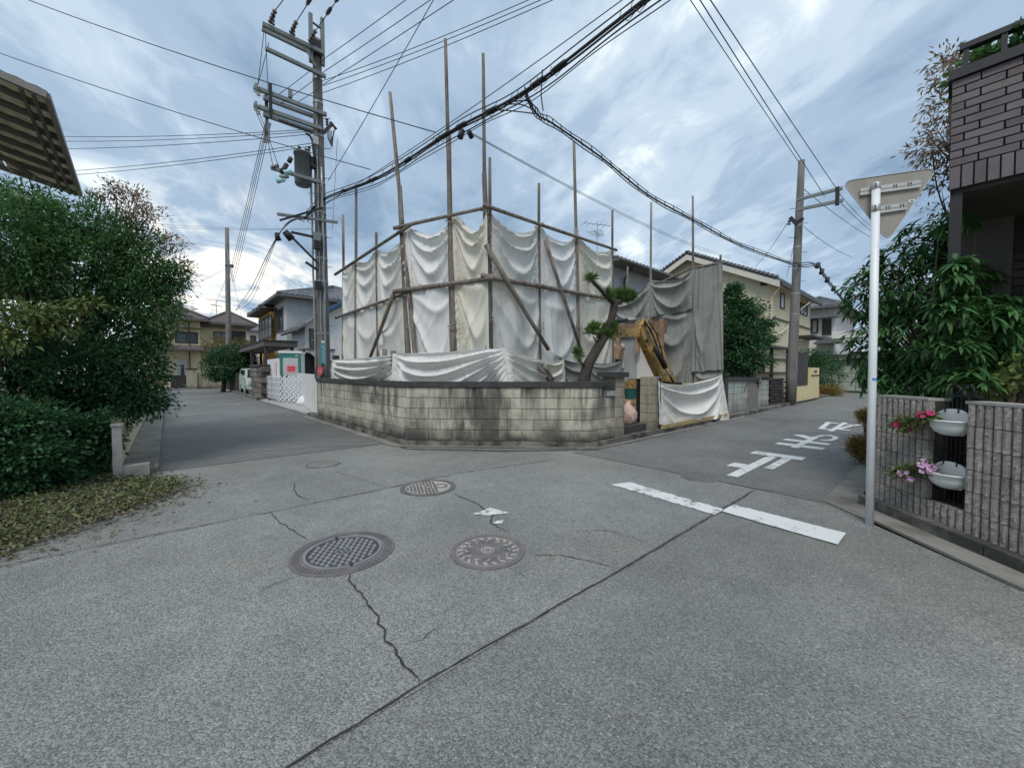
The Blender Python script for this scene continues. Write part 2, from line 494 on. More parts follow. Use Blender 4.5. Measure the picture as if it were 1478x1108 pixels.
M['orange'] = mk('orange', (0.75, 0.25, 0.06), 0.6, 0.1)
M['gatewhite'] = mk('gate_aluminium', (0.70, 0.70, 0.71), 0.4, 0.05)
M['mint'] = mk('car_mint', (0.50, 0.60, 0.53), 0.3, 0.03, 2, 0, coat=0.5)
M['tyre'] = mk('tyre', (0.02, 0.02, 0.02), 0.85, 0.2)
M['digger'] = mk('digger_yellow', (0.43, 0.265, 0.07), 0.6, 0.15, 6, 0.1, 40, stain=[((0.05, 0.04, 0.03), 0.9, 6.5, 0.52, 0.60), ((0.24, 0.18, 0.10), 0.7, 2.5, 0.45, 0.65)])
M['stone_brown'] = mk('stone_brown', (0.15, 0.13, 0.11), 0.9, 0.25, 5, 0.5, 60, obj=0.3)
M['grease'] = mk('grease', (0.02, 0.018, 0.016), 0.5, 0.3)
M['chrome'] = mk('rod_steel', (0.6, 0.6, 0.6), 0.25, 0.05, metal=0.9)
M['beam'] = mk('timber', (0.25, 0.165, 0.105), 0.85, 0.25, 6, 0.3, 40, obj=0.2)
M['plank'] = mk('pale_plank', (0.45, 0.34, 0.17), 0.85, 0.25, 6, 0.3, 40, obj=0.15, stain=((0.20, 0.15, 0.09), 0.6, 4, 0.5, 0.7))
M['remnant'] = mk('grey_render', (0.33, 0.35, 0.36), 0.9, 0.12, 2, 0.2, 60)
M['siding'] = mk('white_siding', (0.62, 0.62, 0.60), 0.7, 0.06, 3, 0.1, 60)
M['bag'] = mk('pink_sack', (0.72, 0.50, 0.42), 0.85, 0.12, 8, 0.4, 90, trans=0.1)
M['tub'] = mk('teal_tub', (0.025, 0.12, 0.11), 0.5, 0.1)
M['iron'] = mk('cast_iron', (0.16, 0.152, 0.152), 0.62, 0.22, 9, 0.25, 120, metal=0.35, stain=((0.17, 0.145, 0.12), 0.5, 7, 0.5, 0.72))
M['iron_worn'] = mk('cast_iron_worn', (0.29, 0.29, 0.31), 0.5, 0.15, 9, 0.2, 120, metal=0.45)
M['iron_brown'] = mk('cast_iron_brown', (0.19, 0.17, 0.165), 0.65, 0.22, 9, 0.25, 120, metal=0.3)
M['iron_dust'] = mk('iron_dust', (0.36, 0.335, 0.30), 0.8, 0.2, 9, 0.2, 120)
M['tar'] = mk('crack_dark', (0.032, 0.032, 0.031), 0.9, 0.3)
M['crack_soft'] = mk('crack_soft', (0.055, 0.055, 0.054), 0.9, 0.3)
M['ceramic'] = mk('planter_white', (0.70, 0.72, 0.69), 0.25, 0.04, 5, 0, coat=0.4)
M['magenta'] = mk('petal_magenta', (0.50, 0.02, 0.14), 0.6, 0.2, 9, 0, isl=0.3, trans=0.2)
M['lilac'] = mk('petal_lilac', (0.55, 0.30, 0.52), 0.6, 0.2, 9, 0, isl=0.3, hue=(0.70, 0.60, 0.70), trans=0.2)
M['flower_leaf'] = mk('flower_leaf', (0.125, 0.165, 0.045), 0.6, 0.25, 9, 0, isl=0.45, hue=(0.06, 0.10, 0.035), trans=0.25)
M['poly'] = mk('polycarbonate', (0.17, 0.155, 0.10), 0.5, 0.25, 5, 0.15, 30, stain=((0.06, 0.055, 0.035), 0.7, 4, 0.45, 0.7), trans=0.4)
M['roof_frame'] = mk('balcony_frame', (0.12, 0.11, 0.10), 0.6, 0.2)
M['fascia'] = mk('pale_fascia', (0.22, 0.205, 0.185), 0.6, 0.15)
M['porch_grey'] = mk('porch_render', (0.075, 0.072, 0.064), 0.9, 0.1)
# ---------------------------------------------------------------- ground, roads, kerbs
def asphalt(name, tone, tint=(1, 1, 1)):
    mt = bpy.data.materials.new(name)
    mt.use_nodes = True
    nt = mt.node_tree
    n, l = nt.nodes.new, nt.links.new
    p = nt.nodes['Principled BSDF']
    p.inputs['Specular IOR Level'].default_value = 0.35
    geo = n('ShaderNodeNewGeometry')
    def tex(kind, sc, out, **kw):
        t = n(kind)
        t.inputs['Scale'].default_value = sc
        for k, v in kw.items():
            t.inputs[k].default_value = v
        l(geo.outputs['Position'], t.inputs['Vector'])
        return t.outputs[out]
    def rng(f, a, b, c, d):
        r = n('ShaderNodeMapRange')
        for i, v in enumerate((a, b, c, d)):
            r.inputs[i + 1].default_value = v
        l(f, r.inputs[0])
        return r.outputs[0]
    def mul(a, b):
        k = n('ShaderNodeMixRGB')
        k.blend_type = 'MULTIPLY'
        k.inputs[0].default_value = 1
        for i, v in enumerate((a, b)):
            if isinstance(v, tuple):
                k.inputs[i + 1].default_value = (*v, 1)
            else:
                l(v, k.inputs[i + 1])
        return k.outputs[0]
    base = tuple(tone * t for t in tint)
    c = mul(base, rng(tex('ShaderNodeTexNoise', 0.55, 'Fac', Detail=6, Roughness=0.6), 0.3, 0.7, 0.80, 1.2))
    c = mul(c, rng(tex('ShaderNodeTexNoise', 0.17, 'Fac', Detail=3, Roughness=0.5), 0.35, 0.65, 0.86, 1.14))
    c = mul(c, rng(tex('ShaderNodeTexNoise', 3.4, 'Fac', Detail=5, Roughness=0.65), 0.3, 0.7, 0.90, 1.10))
    # warm dusty areas, oily spots and polished lanes
    mw = n('ShaderNodeMixRGB')
    l(rng(tex('ShaderNodeTexNoise', 0.42, 'Fac', Detail=4, Roughness=0.6), 0.42, 0.66, 0, 0.8), mw.inputs[0])
    l(c, mw.inputs[1])
    l(mul(c, (1.04, 1.01, 0.95)), mw.inputs[2])
    c = mw.outputs[0]
    c = mul(c, rng(tex('ShaderNodeTexNoise', 1.7, 'Fac', Detail=6, Roughness=0.7), 0.60, 0.72, 1.0, 0.72))
    c = mul(c, rng(tex('ShaderNodeTexNoise', 9.0, 'Fac', Detail=5, Roughness=0.7), 0.62, 0.74, 1.0, 0.70))
    c = mul(c, rng(tex('ShaderNodeTexNoise', 2.6, 'Fac', Detail=6, Roughness=0.7, Distortion=0.6), 0.24, 0.38, 1.22, 1.0))
    sep = n('ShaderNodeSeparateColor')
    v = n('ShaderNodeTexVoronoi')
    v.inputs['Scale'].default_value = 125
    l(geo.outputs['Position'], v.inputs['Vector'])
    l(v.outputs['Color'], sep.inputs[0])
    c = mul(c, rng(sep.outputs[0], 0, 1, 0.62, 1.38))
    # pale aggregate chips and dark pores
    mx = n('ShaderNodeMixRGB')
    l(rng(sep.outputs[1], 0.955, 1.0, 0, 0.75), mx.inputs[0])
    l(c, mx.inputs[1])
    mx.inputs[2].default_value = (0.42, 0.41, 0.38, 1)
    mx2 = n('ShaderNodeMixRGB')
    l(rng(tex('ShaderNodeTexNoise', 58, 'Fac', Detail=5, Roughness=0.75), 0.30, 0.42, 0.65, 0.0), mx2.inputs[0])
    l(mx.outputs[0], mx2.inputs[1])
    mx2.inputs[2].default_value = (0.045, 0.045, 0.045, 1)
    l(mx2.outputs[0], p.inputs['Base Color'])
    l(rng(tex('ShaderNodeTexNoise', 1.1, 'Fac', Detail=4), 0.3, 0.7, 0.66, 0.88), p.inputs['Roughness'])
    b = n('ShaderNodeBump')
    b.inputs['Strength'].default_value = 0.75
    b.inputs['Distance'].default_value = 0.006
    add = n('ShaderNodeMath')
    add.operation = 'ADD'
    l(tex('ShaderNodeTexNoise', 70, 'Fac', Detail=4, Roughness=0.7), add.inputs[0])
    l(rng(v.outputs['Distance'], 0, 0.7, 1.0, 0.0), add.inputs[1])
    l(add.outputs[0], b.inputs['Height'])
    l(b.outputs[0], p.inputs['Normal'])
    return mt


def road_paint(name, wear, col=(0.63, 0.64, 0.62)):
    mt = bpy.data.materials.new(name)
    mt.use_nodes = True
    nt = mt.node_tree
    n, l = nt.nodes.new, nt.links.new
    p = nt.nodes['Principled BSDF']
    p.inputs['Roughness'].default_value = 0.7
    geo = n('ShaderNodeNewGeometry')
    t = n('ShaderNodeTexNoise')
    t.inputs['Scale'].default_value = 16
    t.inputs['Detail'].default_value = 8
    t.inputs['Roughness'].default_value = 0.8
    l(geo.outputs['Position'], t.inputs['Vector'])
    t2 = n('ShaderNodeTexNoise')
    t2.inputs['Scale'].default_value = 3.2
    t2.inputs['Detail'].default_value = 3
    l(geo.outputs['Position'], t2.inputs['Vector'])
    a = n('ShaderNodeMath')
    a.operation = 'MULTIPLY_ADD'
    l(t2.outputs['Fac'], a.inputs[0])
    a.inputs[1].default_value = 0.7
    l(t.outputs['Fac'], a.inputs[2])
    r = n('ShaderNodeMapRange')
    r.inputs[1].default_value, r.inputs[2].default_value = 1.02 - wear, 1.12 - wear
    l(a.outputs[0], r.inputs[0])
    mx = n('ShaderNodeMixRGB')
    l(r.outputs[0], mx.inputs[0])
    mx.inputs[1].default_value = (*col, 1)
    mx.inputs[2].default_value = (0.19, 0.19, 0.185, 1)
    l(mx.outputs[0], p.inputs['Base Color'])
    b = n('ShaderNodeBump')
    b.inputs['Strength'].default_value = 0.4
    b.inputs['Distance'].default_value = 0.006
    l(t.outputs['Fac'], b.inputs['Height'])
    l(b.outputs[0], p.inputs['Normal'])
    return mt


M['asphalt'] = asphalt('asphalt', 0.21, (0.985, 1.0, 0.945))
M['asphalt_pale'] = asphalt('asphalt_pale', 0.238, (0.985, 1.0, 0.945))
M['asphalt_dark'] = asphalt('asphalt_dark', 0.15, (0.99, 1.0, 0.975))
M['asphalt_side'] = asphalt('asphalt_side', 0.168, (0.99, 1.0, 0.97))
M['grease_iron'] = mk('dirty_iron', (0.06, 0.057, 0.055), 0.8, 0.25, 9, 0.25, 120)
M['paint'] = road_paint('road_paint', 0.09)
M['paint_worn'] = road_paint('road_paint_worn', 0.13)
M['paint_faint'] = road_paint('road_paint_faint', 0.30, (0.48, 0.48, 0.47))


def flat(name, pts, z, mat):
    m = MB()
    m.add([(p[0], p[1], z) for p in pts], [tuple(range(len(pts)))])
    o = m.build(name, mat)
    return tag(o, kind='structure')
def jag(a, b, n, amp, rr):
    a, b = Vector(a[:2]), Vector(b[:2])
    d = b - a
    s = Vector((-d.y, d.x)).normalized()
    out, w = [], 0.0
    for i in range(n + 1):
        w = w * 0.7 + rr.uniform(-amp, amp) * 0.6
        out.append(a + d * i / n + s * (w if 0 < i < n else 0))
    return out

flat('ground', [(-400, -400), (400, -400), (400, 400), (-400, 400)], -0.03, M['soil'])
# one crossing of two lanes with its four corners cut off
ROAD = [(-0.5, 7.25), (-0.25, 60), (3.35, 60), (3.32, 13.6), (3.32, 6.82), (5.86, 4.28), (12, 4.28), (36, 4.75), (36, 0.9), (7.7, 0.86), (5.26, 0.86), (4.80, 0.40),
        (4.08, -0.32), (3.3, -1.3), (3.3, -25), (-0.5, -25), (-0.5, -1.3), (-2.5, 0.6), (-25, 0.6), (-25, 4.4), (-1.9, 4.4)]
flat('road', ROAD, 0.0, M['asphalt'])
flat('road_patch', [(-14, 1.52), (5.22, 1.52), (5.22, 4.30), (5.75, 4.34), (5.6, 4.46), (-1.75, 4.46), (-14, 4.3)], 0.004, M['asphalt_pale'])
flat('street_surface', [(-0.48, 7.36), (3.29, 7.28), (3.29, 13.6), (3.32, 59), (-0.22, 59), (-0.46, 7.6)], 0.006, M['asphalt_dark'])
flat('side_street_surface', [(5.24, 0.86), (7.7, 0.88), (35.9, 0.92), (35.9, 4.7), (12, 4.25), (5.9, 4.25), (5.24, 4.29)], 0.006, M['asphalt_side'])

# gutters: shallow concrete channels at the foot of the kerbs
structure('corner_gutter', MB().prism([(3.10, 13.6, 0.010), (3.32, 13.6, 0.010), (3.32, 6.83, 0.010), (5.87, 4.28, 0.010), (13.6, 4.28, 0.010), (13.6, 4.13, 0.010), (5.90, 4.17, 0.010), (5.80, 4.20, 0.010), (3.25, 6.75, 0.010), (3.12, 6.95, 0.010)][::-1], (0, 0, 0.012)), M['gutter'])
k = MB()
for a, b in (((3.30, 13.55), (3.30, 6.82)), ((3.30, 6.82), (5.88, 4.26)), ((5.88, 4.26), (12.55, 4.26))):
    a, b = Vector((*a, 0)), Vector((*b, 0))
    d = (b - a).normalized()
    s = Vector((-d.y, d.x, 0)) if (Vector((-d.y, d.x, 0)).dot(Vector((9, 12, 0)) - a) > 0) else Vector((d.y, -d.x, 0))
    n = max(1, int((b - a).length / 0.62))
    L = (b - a).length
    for i in range(n):
        p, q = a + d * (L * i / n + 0.004), a + d * (L * (i + 1) / n - 0.004)
        h = 0.115 + rnd.uniform(-0.006, 0.006)
        kk = MB().prism([p, q, q + s * 0.19, p + s * 0.19], (0, 0, h))
        o = kk.build('kerb', M['kerb'])
        tag(o, kind='structure')
structure('far_kerb', MB().prism([(12.6, 4.28, 0), (35, 4.72, 0), (35, 4.95, 0), (12.6, 4.5, 0)], (0, 0, 0.11)), M['kerb'])
structure('house_forecourt', MB().prism([(3.36, 13.6, 0), (3.36, 48, 0), (12, 48, 0), (12, 13.6, 0)][::-1], (0, 0, 0.05)), M['concrete'])
structure('lane_kerb', MB().prism([(3.28, 22.6, 0), (3.30, 34, 0), (3.55, 34, 0), (3.50, 22.6, 0)][::-1], (0, 0, 0.12)), M['kerb'])
structure('lot_ground', MB().prism([(3.5, 6.9, 0), (5.95, 4.45, 0), (30, 4.7, 0), (30, 40, 0), (12, 40, 0), (12, 13.6, 0), (3.5, 13.6, 0)], (0, 0, 0.10)), M['soil'])
structure('driveway_plate', MB().prism([G(398, 580), G(428, 594), G(449, 600), G(437, 586)], (0, 0, 0.07)), M['alu'])
# the lane on the far side: slab gutter with a slot grate
lg = thing('gutter_slab', 'long grey concrete gutter cover beside the white fence post', 'gutter', (-0.35, 12, 0))
lg['kind'] = 'structure'
for i in range(24):
    MB().box(-0.50, -0.12, 7.36 + i * 0.9, 7.36 + i * 0.9 + 0.89, 0.0, 0.075).build('slab', M['gutter'], lg)
g = MB()
for i in range(9):
    g.box(-0.46 + i * 0.034, -0.444 + i * 0.034, 7.44, 7.66, 0.0755, 0.0785)
g.build('grate_slot', M['black'], lg)
lg.pop('label'); lg.pop('category')
for o in lg.children:
    pass

# right-hand corner: apron, kerb and gutter at the foot of the ribbed wall
WA, WD = Vector((5.47, 0.47, 0)), Vector((-0.738, -0.675, 0)).normalized()
WN = Vector((-0.675, 0.738, 0)).normalized()                 # towards the road
structure('corner_apron', MB().prism([(5.27, 0.87, 0), (14, 0.90, 0), (14, 0.60, 0), (5.95, 0.62, 0), (4.86, -0.02 + 0.47, 0)][::-1], (0, 0, 0.018)), M['gutter'])
structure('wall_gutter', MB().prism([WA + WN * 0.36 + WD * 0.12, WA + WN * 0.34 + WD * 2.6, WA + WN * 0.13 + WD * 2.6, WA + WN * 0.13 - WD * 0.02], (0, 0, 0.022)), M['gutter'])
for i in range(5):
    a, b = WA + WD * (-0.06 + i * 0.6), WA + WD * (0.53 + i * 0.6)
    tag(MB().prism([a + WN * 0.13, b + WN * 0.13, b - WN * 0.1, a - WN * 0.1][::-1], (0, 0, 0.11)).build('wall_kerb', M['kerb']), kind='structure')
structure('corner_ground', MB().prism([(5.6, 0.55, 0), (40, 0.6, 0), (40, -20, 0), (3.6, -20, 0), (3.6, -1.4, 0)][::-1], (0, 0, 0.08)), M['soil'])

# cracks and saw-cut joints
def crack(name, px, w, mat, amp=0.02, step=0.06, seed=1):
    rr = random.Random(seed)
    m = MB()
    pts = [G(*p) for p in px]
    line = []
    for a, b in zip(pts, pts[1:]):
        n = max(2, int((b - a).length / step))
        s = jag(a, b, n, amp, rr)
        line += s if not line else s[1:]
    L, Rr = [], []
    for i, p in enumerate(line):
        d = (line[min(i + 1, len(line) - 1)] - line[max(0, i - 1)]).normalized()
        s = Vector((-d.y, d.x))
        e = min(1.0, i / 4 + 0.15, (len(line) - 1 - i) / 4 + 0.15)
        ww = w * rr.uniform(0.45, 1.25) * e
        L.append((p + s * ww / 2).to_3d() + Vector((0, 0, 0.0095)))
        Rr.append((p - s * ww / 2).to_3d() + Vector((0, 0, 0.0095)))
    n = len(line)
    m.add(L + Rr, [(i, i + 1, n + i + 1, n + i) for i in range(n - 1)])
    return tag(m.build(name, mat), kind='structure')

crack('road_joint', [(380, 1130), (605, 990), (945, 795), (1092, 706)], 0.011, M['tar'], 0.006, 0.05, 3)
crack('road_joint', [(-60, 830), (200, 777), (400, 738), (560, 705), (668, 682), (800, 664)], 0.012, M['tar'], 0.008, 0.06, 4)
crack('road_joint', [(228, 668), (330, 656), (450, 646), (560, 642)], 0.014, M['tar'], 0.006, 0.1, 5)
crack('road_crack', [(500, 826), (512, 850), (536, 880), (562, 930), (585, 965), (605, 990)], 0.012, M['tar'], 0.026, 0.03, 6)
crack('road_crack', [(390, 739), (410, 757), (430, 772), (447, 779)], 0.010, M['tar'], 0.02, 0.04, 7)
crack('road_crack', [(652, 712), (690, 728), (712, 742), (708, 755), (732, 770)], 0.013, M['tar'], 0.02, 0.04, 8)
crack('road_crack', [(762, 801), (810, 802), (850, 810), (896, 822)], 0.009, M['tar'], 0.014, 0.04, 9)
crack('road_crack', [(815, 766), (880, 767), (918, 778), (948, 791)], 0.006, M['crack_soft'], 0.02, 0.05, 10)
crack('road_crack', [(424, 696), (424, 708), (432, 716), (445, 724)], 0.010, M['tar'], 0.02, 0.05, 11)
crack('road_crack', [(1035, 694), (1092, 706), (1140, 712), (1192, 722)], 0.010, M['crack_soft'], 0.012, 0.06, 12)
crack('road_crack', [(440, 828), (400, 842), (372, 858)], 0.007, M['crack_soft'], 0.015, 0.04, 13)
crack('road_crack', [(735, 820), (760, 836), (780, 842)], 0.005, M['crack_soft'], 0.015, 0.04, 14)
crack('road_crack', [(480, 680), (520, 692), (560, 704)], 0.006, M['crack_soft'], 0.015, 0.05, 15)
crack('road_crack', [(560, 706), (620, 690), (648, 688), (640, 695)], 0.007, M['tar'], 0.012, 0.05, 16)
crack('road_crack', [(1110, 620), (1140, 608), (1160, 602)], 0.014, M['crack_soft'], 0.012, 0.1, 17)
crack('road_crack', [(640, 900), (610, 925), (585, 930)], 0.005, M['crack_soft'], 0.02, 0.03, 18)

crack('kerb_edge_strip', [(436, 590), (500, 612), (586, 648), (720, 651), (858, 649.5), (905, 640), (980, 623), (1050, 607)], 0.07, M['crack_soft'], 0.012, 0.07, 41)  # darker strip along the asphalt edge beside the gutter
# ---------------------------------------------------------------- painted markings
def sheet(m, pts, z=0.011):
    m.add([(p[0], p[1], z) for p in pts], [tuple(range(len(pts)))])
def rough_quad(m, a, b, c, d, amp, rr, n=30, z=0.011):
    a, b, c, d = (Vector(p[:2]) for p in (a, b, c, d))
    top = [a.lerp(b, i / n) + Vector((rr.uniform(-amp, amp), rr.uniform(-amp, amp))) for i in range(n + 1)]
    bot = [d.lerp(c, i / n) + Vector((rr.uniform(-amp, amp), rr.uniform(-amp, amp))) for i in range(n + 1)]
    k = n + 1
    m.add([(p.x, p.y, z) for p in top + bot], [(i, k + i, k + i + 1, i + 1) for i in range(n)])

mk_ = thing('stop_line', 'broad white stop line across the side street mouth', 'road marking', (4.2, 1.7, 0))
rr = random.Random(5)
m = MB()
rough_quad(m, G(1047, 737), G(910, 697), G(882, 700), G(1033, 744), 0.014, rr)
m.build('worn_half', M['paint_worn'], mk_)
m = MB()
rough_quad(m, G(1222, 771), G(1060, 729), G(1040, 738.5), G(1208, 787), 0.006, rr)
m.build('fresh_half', M['paint'], mk_)

# the three kana of the stop legend, long strokes laid along the lane; glyph plane: (u across the lane from the centre, v along it away from the junction)
def stroke(m, pts, w, z=0.011):
    pts = [Vector(p) for p in pts]
    L, Q = [], []
    for i, p in enumerate(pts):
        d = (pts[min(i + 1, len(pts) - 1)] - pts[max(0, i - 1)]).normalized()
        # stroke widths are narrower across the lane than along it
        s = Vector((-d.y, d.x))
        ww = w * (1.0 + 1.5 * abs(s.x))
        L.append(p + s * ww / 2)
        Q.append(p - s * ww / 2)
    n = len(pts)
    m.add([(p.x, p.y, z) for p in L + Q], [(i, n + i, n + i + 1, i + 1) for i in range(n - 1)])
def glyph(label, strokes, mat):
    m = MB()
    for i, (pts, w) in enumerate(strokes):
        P = [G(*p) for p in pts]
        stroke(m, [(p.x, p.y) for p in P], w, 0.011 + i * 0.0015)
    o = m.build('road_letter', mat)
    return tag(o, label, 'road marking', 'painted stop legend on the lane')
glyph('white painted character nearest the stop line, straight strokes only', [
    ([(1056.5, 688), (1122, 656)], 0.135), ([(1054, 670.5), (1084, 675.5)], 0.125),
    ([(1109, 677.5), (1136, 663)], 0.12), ([(1086, 653.5), (1161, 663.5)], 0.125)], M['paint_worn'])
glyph('white painted character in the middle of the legend, crossed bars with a loop', [
    ([(1121, 640), (1189, 648.3)], 0.105), ([(1132, 634.5), (1197, 642)], 0.10),
    ([(1146, 647), (1178, 631)], 0.115), ([(1151, 628), (1172, 634)], 0.11),
    ([(1178, 632), (1186, 629.4), (1197, 629.2), (1206, 631.5), (1205, 634.5), (1196, 636.6), (1185, 636)], 0.075)], M['paint'])
glyph('white painted character farthest along the lane, zigzag beside a bar', [
    ([(1184, 619.6), (1196, 610)], 0.10), ([(1191, 609.4), (1211, 611.8)], 0.07), ([(1183, 618.6), (1205, 621.4)], 0.075),
    ([(1199, 623), (1220, 610.3)], 0.10), ([(1209, 620.3), (1226, 615.8), (1240, 613.6)], 0.085), ([(1216, 612.6), (1239, 615)], 0.07), ([(1211, 620.6), (1228, 622)], 0.07)], M['paint'])
m = MB()
rough_quad(m, G(682, 742.5), G(709, 733.5), G(735, 741.5), G(700, 745), 0.012, rr, 14)
rough_quad(m, G(718, 753), G(727, 752), G(725, 757), G(712, 757), 0.006, rr, 8, 0.012)
tag(m.build('paint_mark', M['paint']), 'small worn white square painted between the manhole covers', 'road marking')
for lab, a, b in (('faint white line across the lane, the one nearest the hedge', (228, 602), (330, 595.5)), ('faint white line across the lane beside the steel driveway plate', (300, 585), (384, 581)),
                  ('short faint white line at the far end of the lane by the hedge', (257, 583), (287, 581)), ('short faint white dash on the far lane in front of the clipped trees', (313, 581), (338, 578.5))):
    m = MB()
    p, q = G(*a), G(*b)
    rough_quad(m, p, q, q + Vector((0, 0.2, 0)), p + Vector((0, 0.2, 0)), 0.02, rr, 12)
    tag(m.build('lane_line', M['paint_faint']), lab, 'road marking', 'faint lines on the lane')

# ---------------------------------------------------------------- manhole covers
def ring(m, c, r0, r1, z0, z1, n=48):
    m.lathe(c, [(r0, z0 - 0.01), (r0, z1), (r1, z1), (r1, z0 - 0.01)], n)
def disc(m, c, r, z, n=48):
    k = len(m.v)
    m.v.append((c[0], c[1], c[2] + z))
    for i in range(n):
        t = 2 * math.pi * i / n
        m.v.append((c[0] + r * math.cos(t), c[1] + r * math.sin(t), c[2] + z))
    m.f += [(k, k + 1 + i, k + 1 + (i + 1) % n) for i in range(n)]
def bump_at(m, x, y, z, rad, h, n=6, rot=0.0):
    vs = [(x + rad * s * math.cos(2 * math.pi * i / n + rot), y + rad * s * math.sin(2 * math.pi * i / n + rot), z + zz) for s, zz in ((1, 0), (0.72, h)) for i in range(n)]
    m.add(vs, [(i, (i + 1) % n, n + (i + 1) % n, n + i) for i in range(n)] + [tuple(range(n, 2 * n))])

c = G(496, 797)
t = thing('manhole_cover', 'largest manhole cover, studded lid inside a slotted iron collar', 'manhole cover', (c.x, c.y, 0.008), 0.95, 'round iron covers in the road')
m = MB(); ring(m, (0, 0, 0), 0.285, 0.375, 0, 0.005); m.build('collar', M['iron_brown'], t, local=True)
m = MB()
for i in range(64):
    a = 2 * math.pi * i / 64
    d = Vector((math.cos(a), math.sin(a), 0))
    s = Vector((-d.y, d.x, 0))
    m.obox(d * 0.332 + Vector((0, 0, 0.006)), d * 0.026, s * 0.009, (0, 0, 0.0035))
m.build('collar_rib', M['iron'], t, local=True)['kind'] = 'stuff'
m = MB(); disc(m, (0, 0, 0), 0.283, 0.002); lid = m.build('lid', M['grease_iron'], t, local=True)
m = MB(); ring(m, (0, 0, 0), 0.262, 0.283, 0, 0.009); m.build('lid_rim', M['iron_worn'], t, local=True)
m = MB()
for i in range(-9, 10):
    for j in range(-9, 10):
        x, y = (i + 0.5 * (j % 2)) * 0.050, j * 0.043
        rr_ = math.hypot(x, y)
        if 0.075 < rr_ < 0.245:
            bump_at(m, x, y, 0.002, 0.0175, 0.008)
m.build('stud', M['iron_worn'], t, local=True)['kind'] = 'stuff'
m = MB(); ring(m, (0, 0, 0), 0.050, 0.062, 0, 0.008, 24)
m.obox((0, 0, 0.005), (0.035, 0, 0), (0, 0.008, 0), (0, 0, 0.003)); m.obox((0, 0, 0.005), (0, 0.035, 0), (0.008, 0, 0), (0, 0, 0.003))
m.build('emblem', M['iron_worn'], t, local=True)
m = MB()
for a in (0.5, 3.64):
    m.obox((0.272 * math.cos(a), 0.272 * math.sin(a), 0.0095), (0.016, 0, 0), (0, 0.011, 0), (0, 0, 0.0006))
m.build('key_slot', M['black'], t, local=True)

c = G(704, 796)
t = thing('manhole_cover', 'brown manhole cover with a flower pattern and a lozenge at its centre', 'manhole cover', (c.x, c.y, 0.008), 0.2, 'round iron covers in the road')
m = MB(); ring(m, (0, 0, 0), 0.255, 0.29, 0, 0.005); m.build('collar', M['iron_brown'], t, local=True)
m = MB(); disc(m, (0, 0, 0), 0.254, 0.002); m.build('lid', M['iron_brown'], t, local=True)
m = MB()
for i in range(4):
    a = math.pi / 2 * i + math.pi / 4
    for s in (-1, 1):
        for q, rr_ in ((0.13, 0.036), (0.17, 0.030)):
            bump_at(m, q * math.cos(a + s * 0.2), q * math.sin(a + s * 0.2), 0.002, rr_, 0.005, 10)
for i in range(4):
    a = math.pi / 2 * i
    bump_at(m, 0.10 * math.cos(a), 0.10 * math.sin(a), 0.002, 0.03, 0.005, 8)
m.build('petal', M['iron'], t, local=True)['kind'] = 'stuff'
m = MB()
for i in range(20):
    a = 2 * math.pi * i / 20
    m.obox((0.212 * math.cos(a), 0.212 * math.sin(a), 0.004), Vector((math.cos(a + 0.6), math.sin(a + 0.6), 0)) * 0.022, Vector((-math.sin(a + 0.6), math.cos(a + 0.6), 0)) * 0.010, (0, 0, 0.0025))
for i in range(12):
    a = 2 * math.pi * i / 12 + 0.2
    m.obox((0.165 * math.cos(a), 0.165 * math.sin(a), 0.0045), Vector((math.cos(a - 0.8), math.sin(a - 0.8), 0)) * 0.018, Vector((-math.sin(a - 0.8), math.cos(a - 0.8), 0)) * 0.005, (0, 0, 0.003))
m.build('leaf_relief', M['iron_dust'], t, local=True)['kind'] = 'stuff'
m = MB(); ring(m, (0, 0, 0), 0.044, 0.052, 0, 0.007, 24)
for a in range(4):
    p, q = (Vector((0.034 * math.cos(math.pi / 2 * k_), 0.034 * math.sin(math.pi / 2 * k_), 0.005)) for k_ in (a, a + 1))
    m.bar(p, q, 0.007, 0.004)
m.build('emblem', M['iron_dust'], t, local=True)
m = MB(); ring(m, (0, 0, 0), 0.238, 0.242, 0, 0.004); m.build('dust_ring', M['iron_dust'], t, local=True)

c = G(618, 704)
t = thing('manhole_cover', 'manhole cover nearest the block wall, waffle lid half rusty', 'manhole cover', (c.x, c.y, 0.008), -0.4, 'round iron covers in the road')
m = MB(); ring(m, (0, 0, 0), 0.27, 0.33, 0, 0.006); m.build('collar', M['iron'], t, local=True)
m = MB(); disc(m, (0, 0, 0), 0.269, 0.002); m.build('lid', M['iron_dust'], t, local=True)
m = MB()
for i in range(-6, 7):
    for j in range(-6, 7):
        x, y = i * 0.04, j * 0.04
        if 0.06 < math.hypot(x, y) < 0.25 and x < 0.12:
            m.obox((x, y, 0.004), (0.014, 0, 0), (0, 0.014, 0), (0, 0, 0.0028))
m.build('waffle', M['iron_brown'], t, local=True)['kind'] = 'stuff'
m = MB(); ring(m, (0.15, 0, 0), 0.06, 0.085, 0, 0.007, 20); ring(m, (0, 0, 0), 0.03, 0.05, 0, 0.007, 16); m.build('inner_plug', M['iron'], t, local=True)
for (x, y), r, lab, mt in (((466, 670), 0.24, 'small pale grey valve cover alone near the lane mouth', 'gutter'), ((1010, 689), 0.24, 'dark flush round patch beside the stop legend', 'asphalt_dark'), ((1116, 606), 0.36, 'dark round cover in the far side street', 'iron')):
    c = G(x, y)
    t = thing('valve_cover', lab, 'manhole cover', (c.x, c.y, 0.008))
    m = MB(); disc(m, (0, 0, 0), r * 0.86, 0.002); m.build('lid', M[mt], t, local=True)
    m = MB(); ring(m, (0, 0, 0), r * 0.88, r, 0, 0.003); m.build('collar', M['asphalt_side'] if mt != 'iron' else M['iron'], t, local=True)
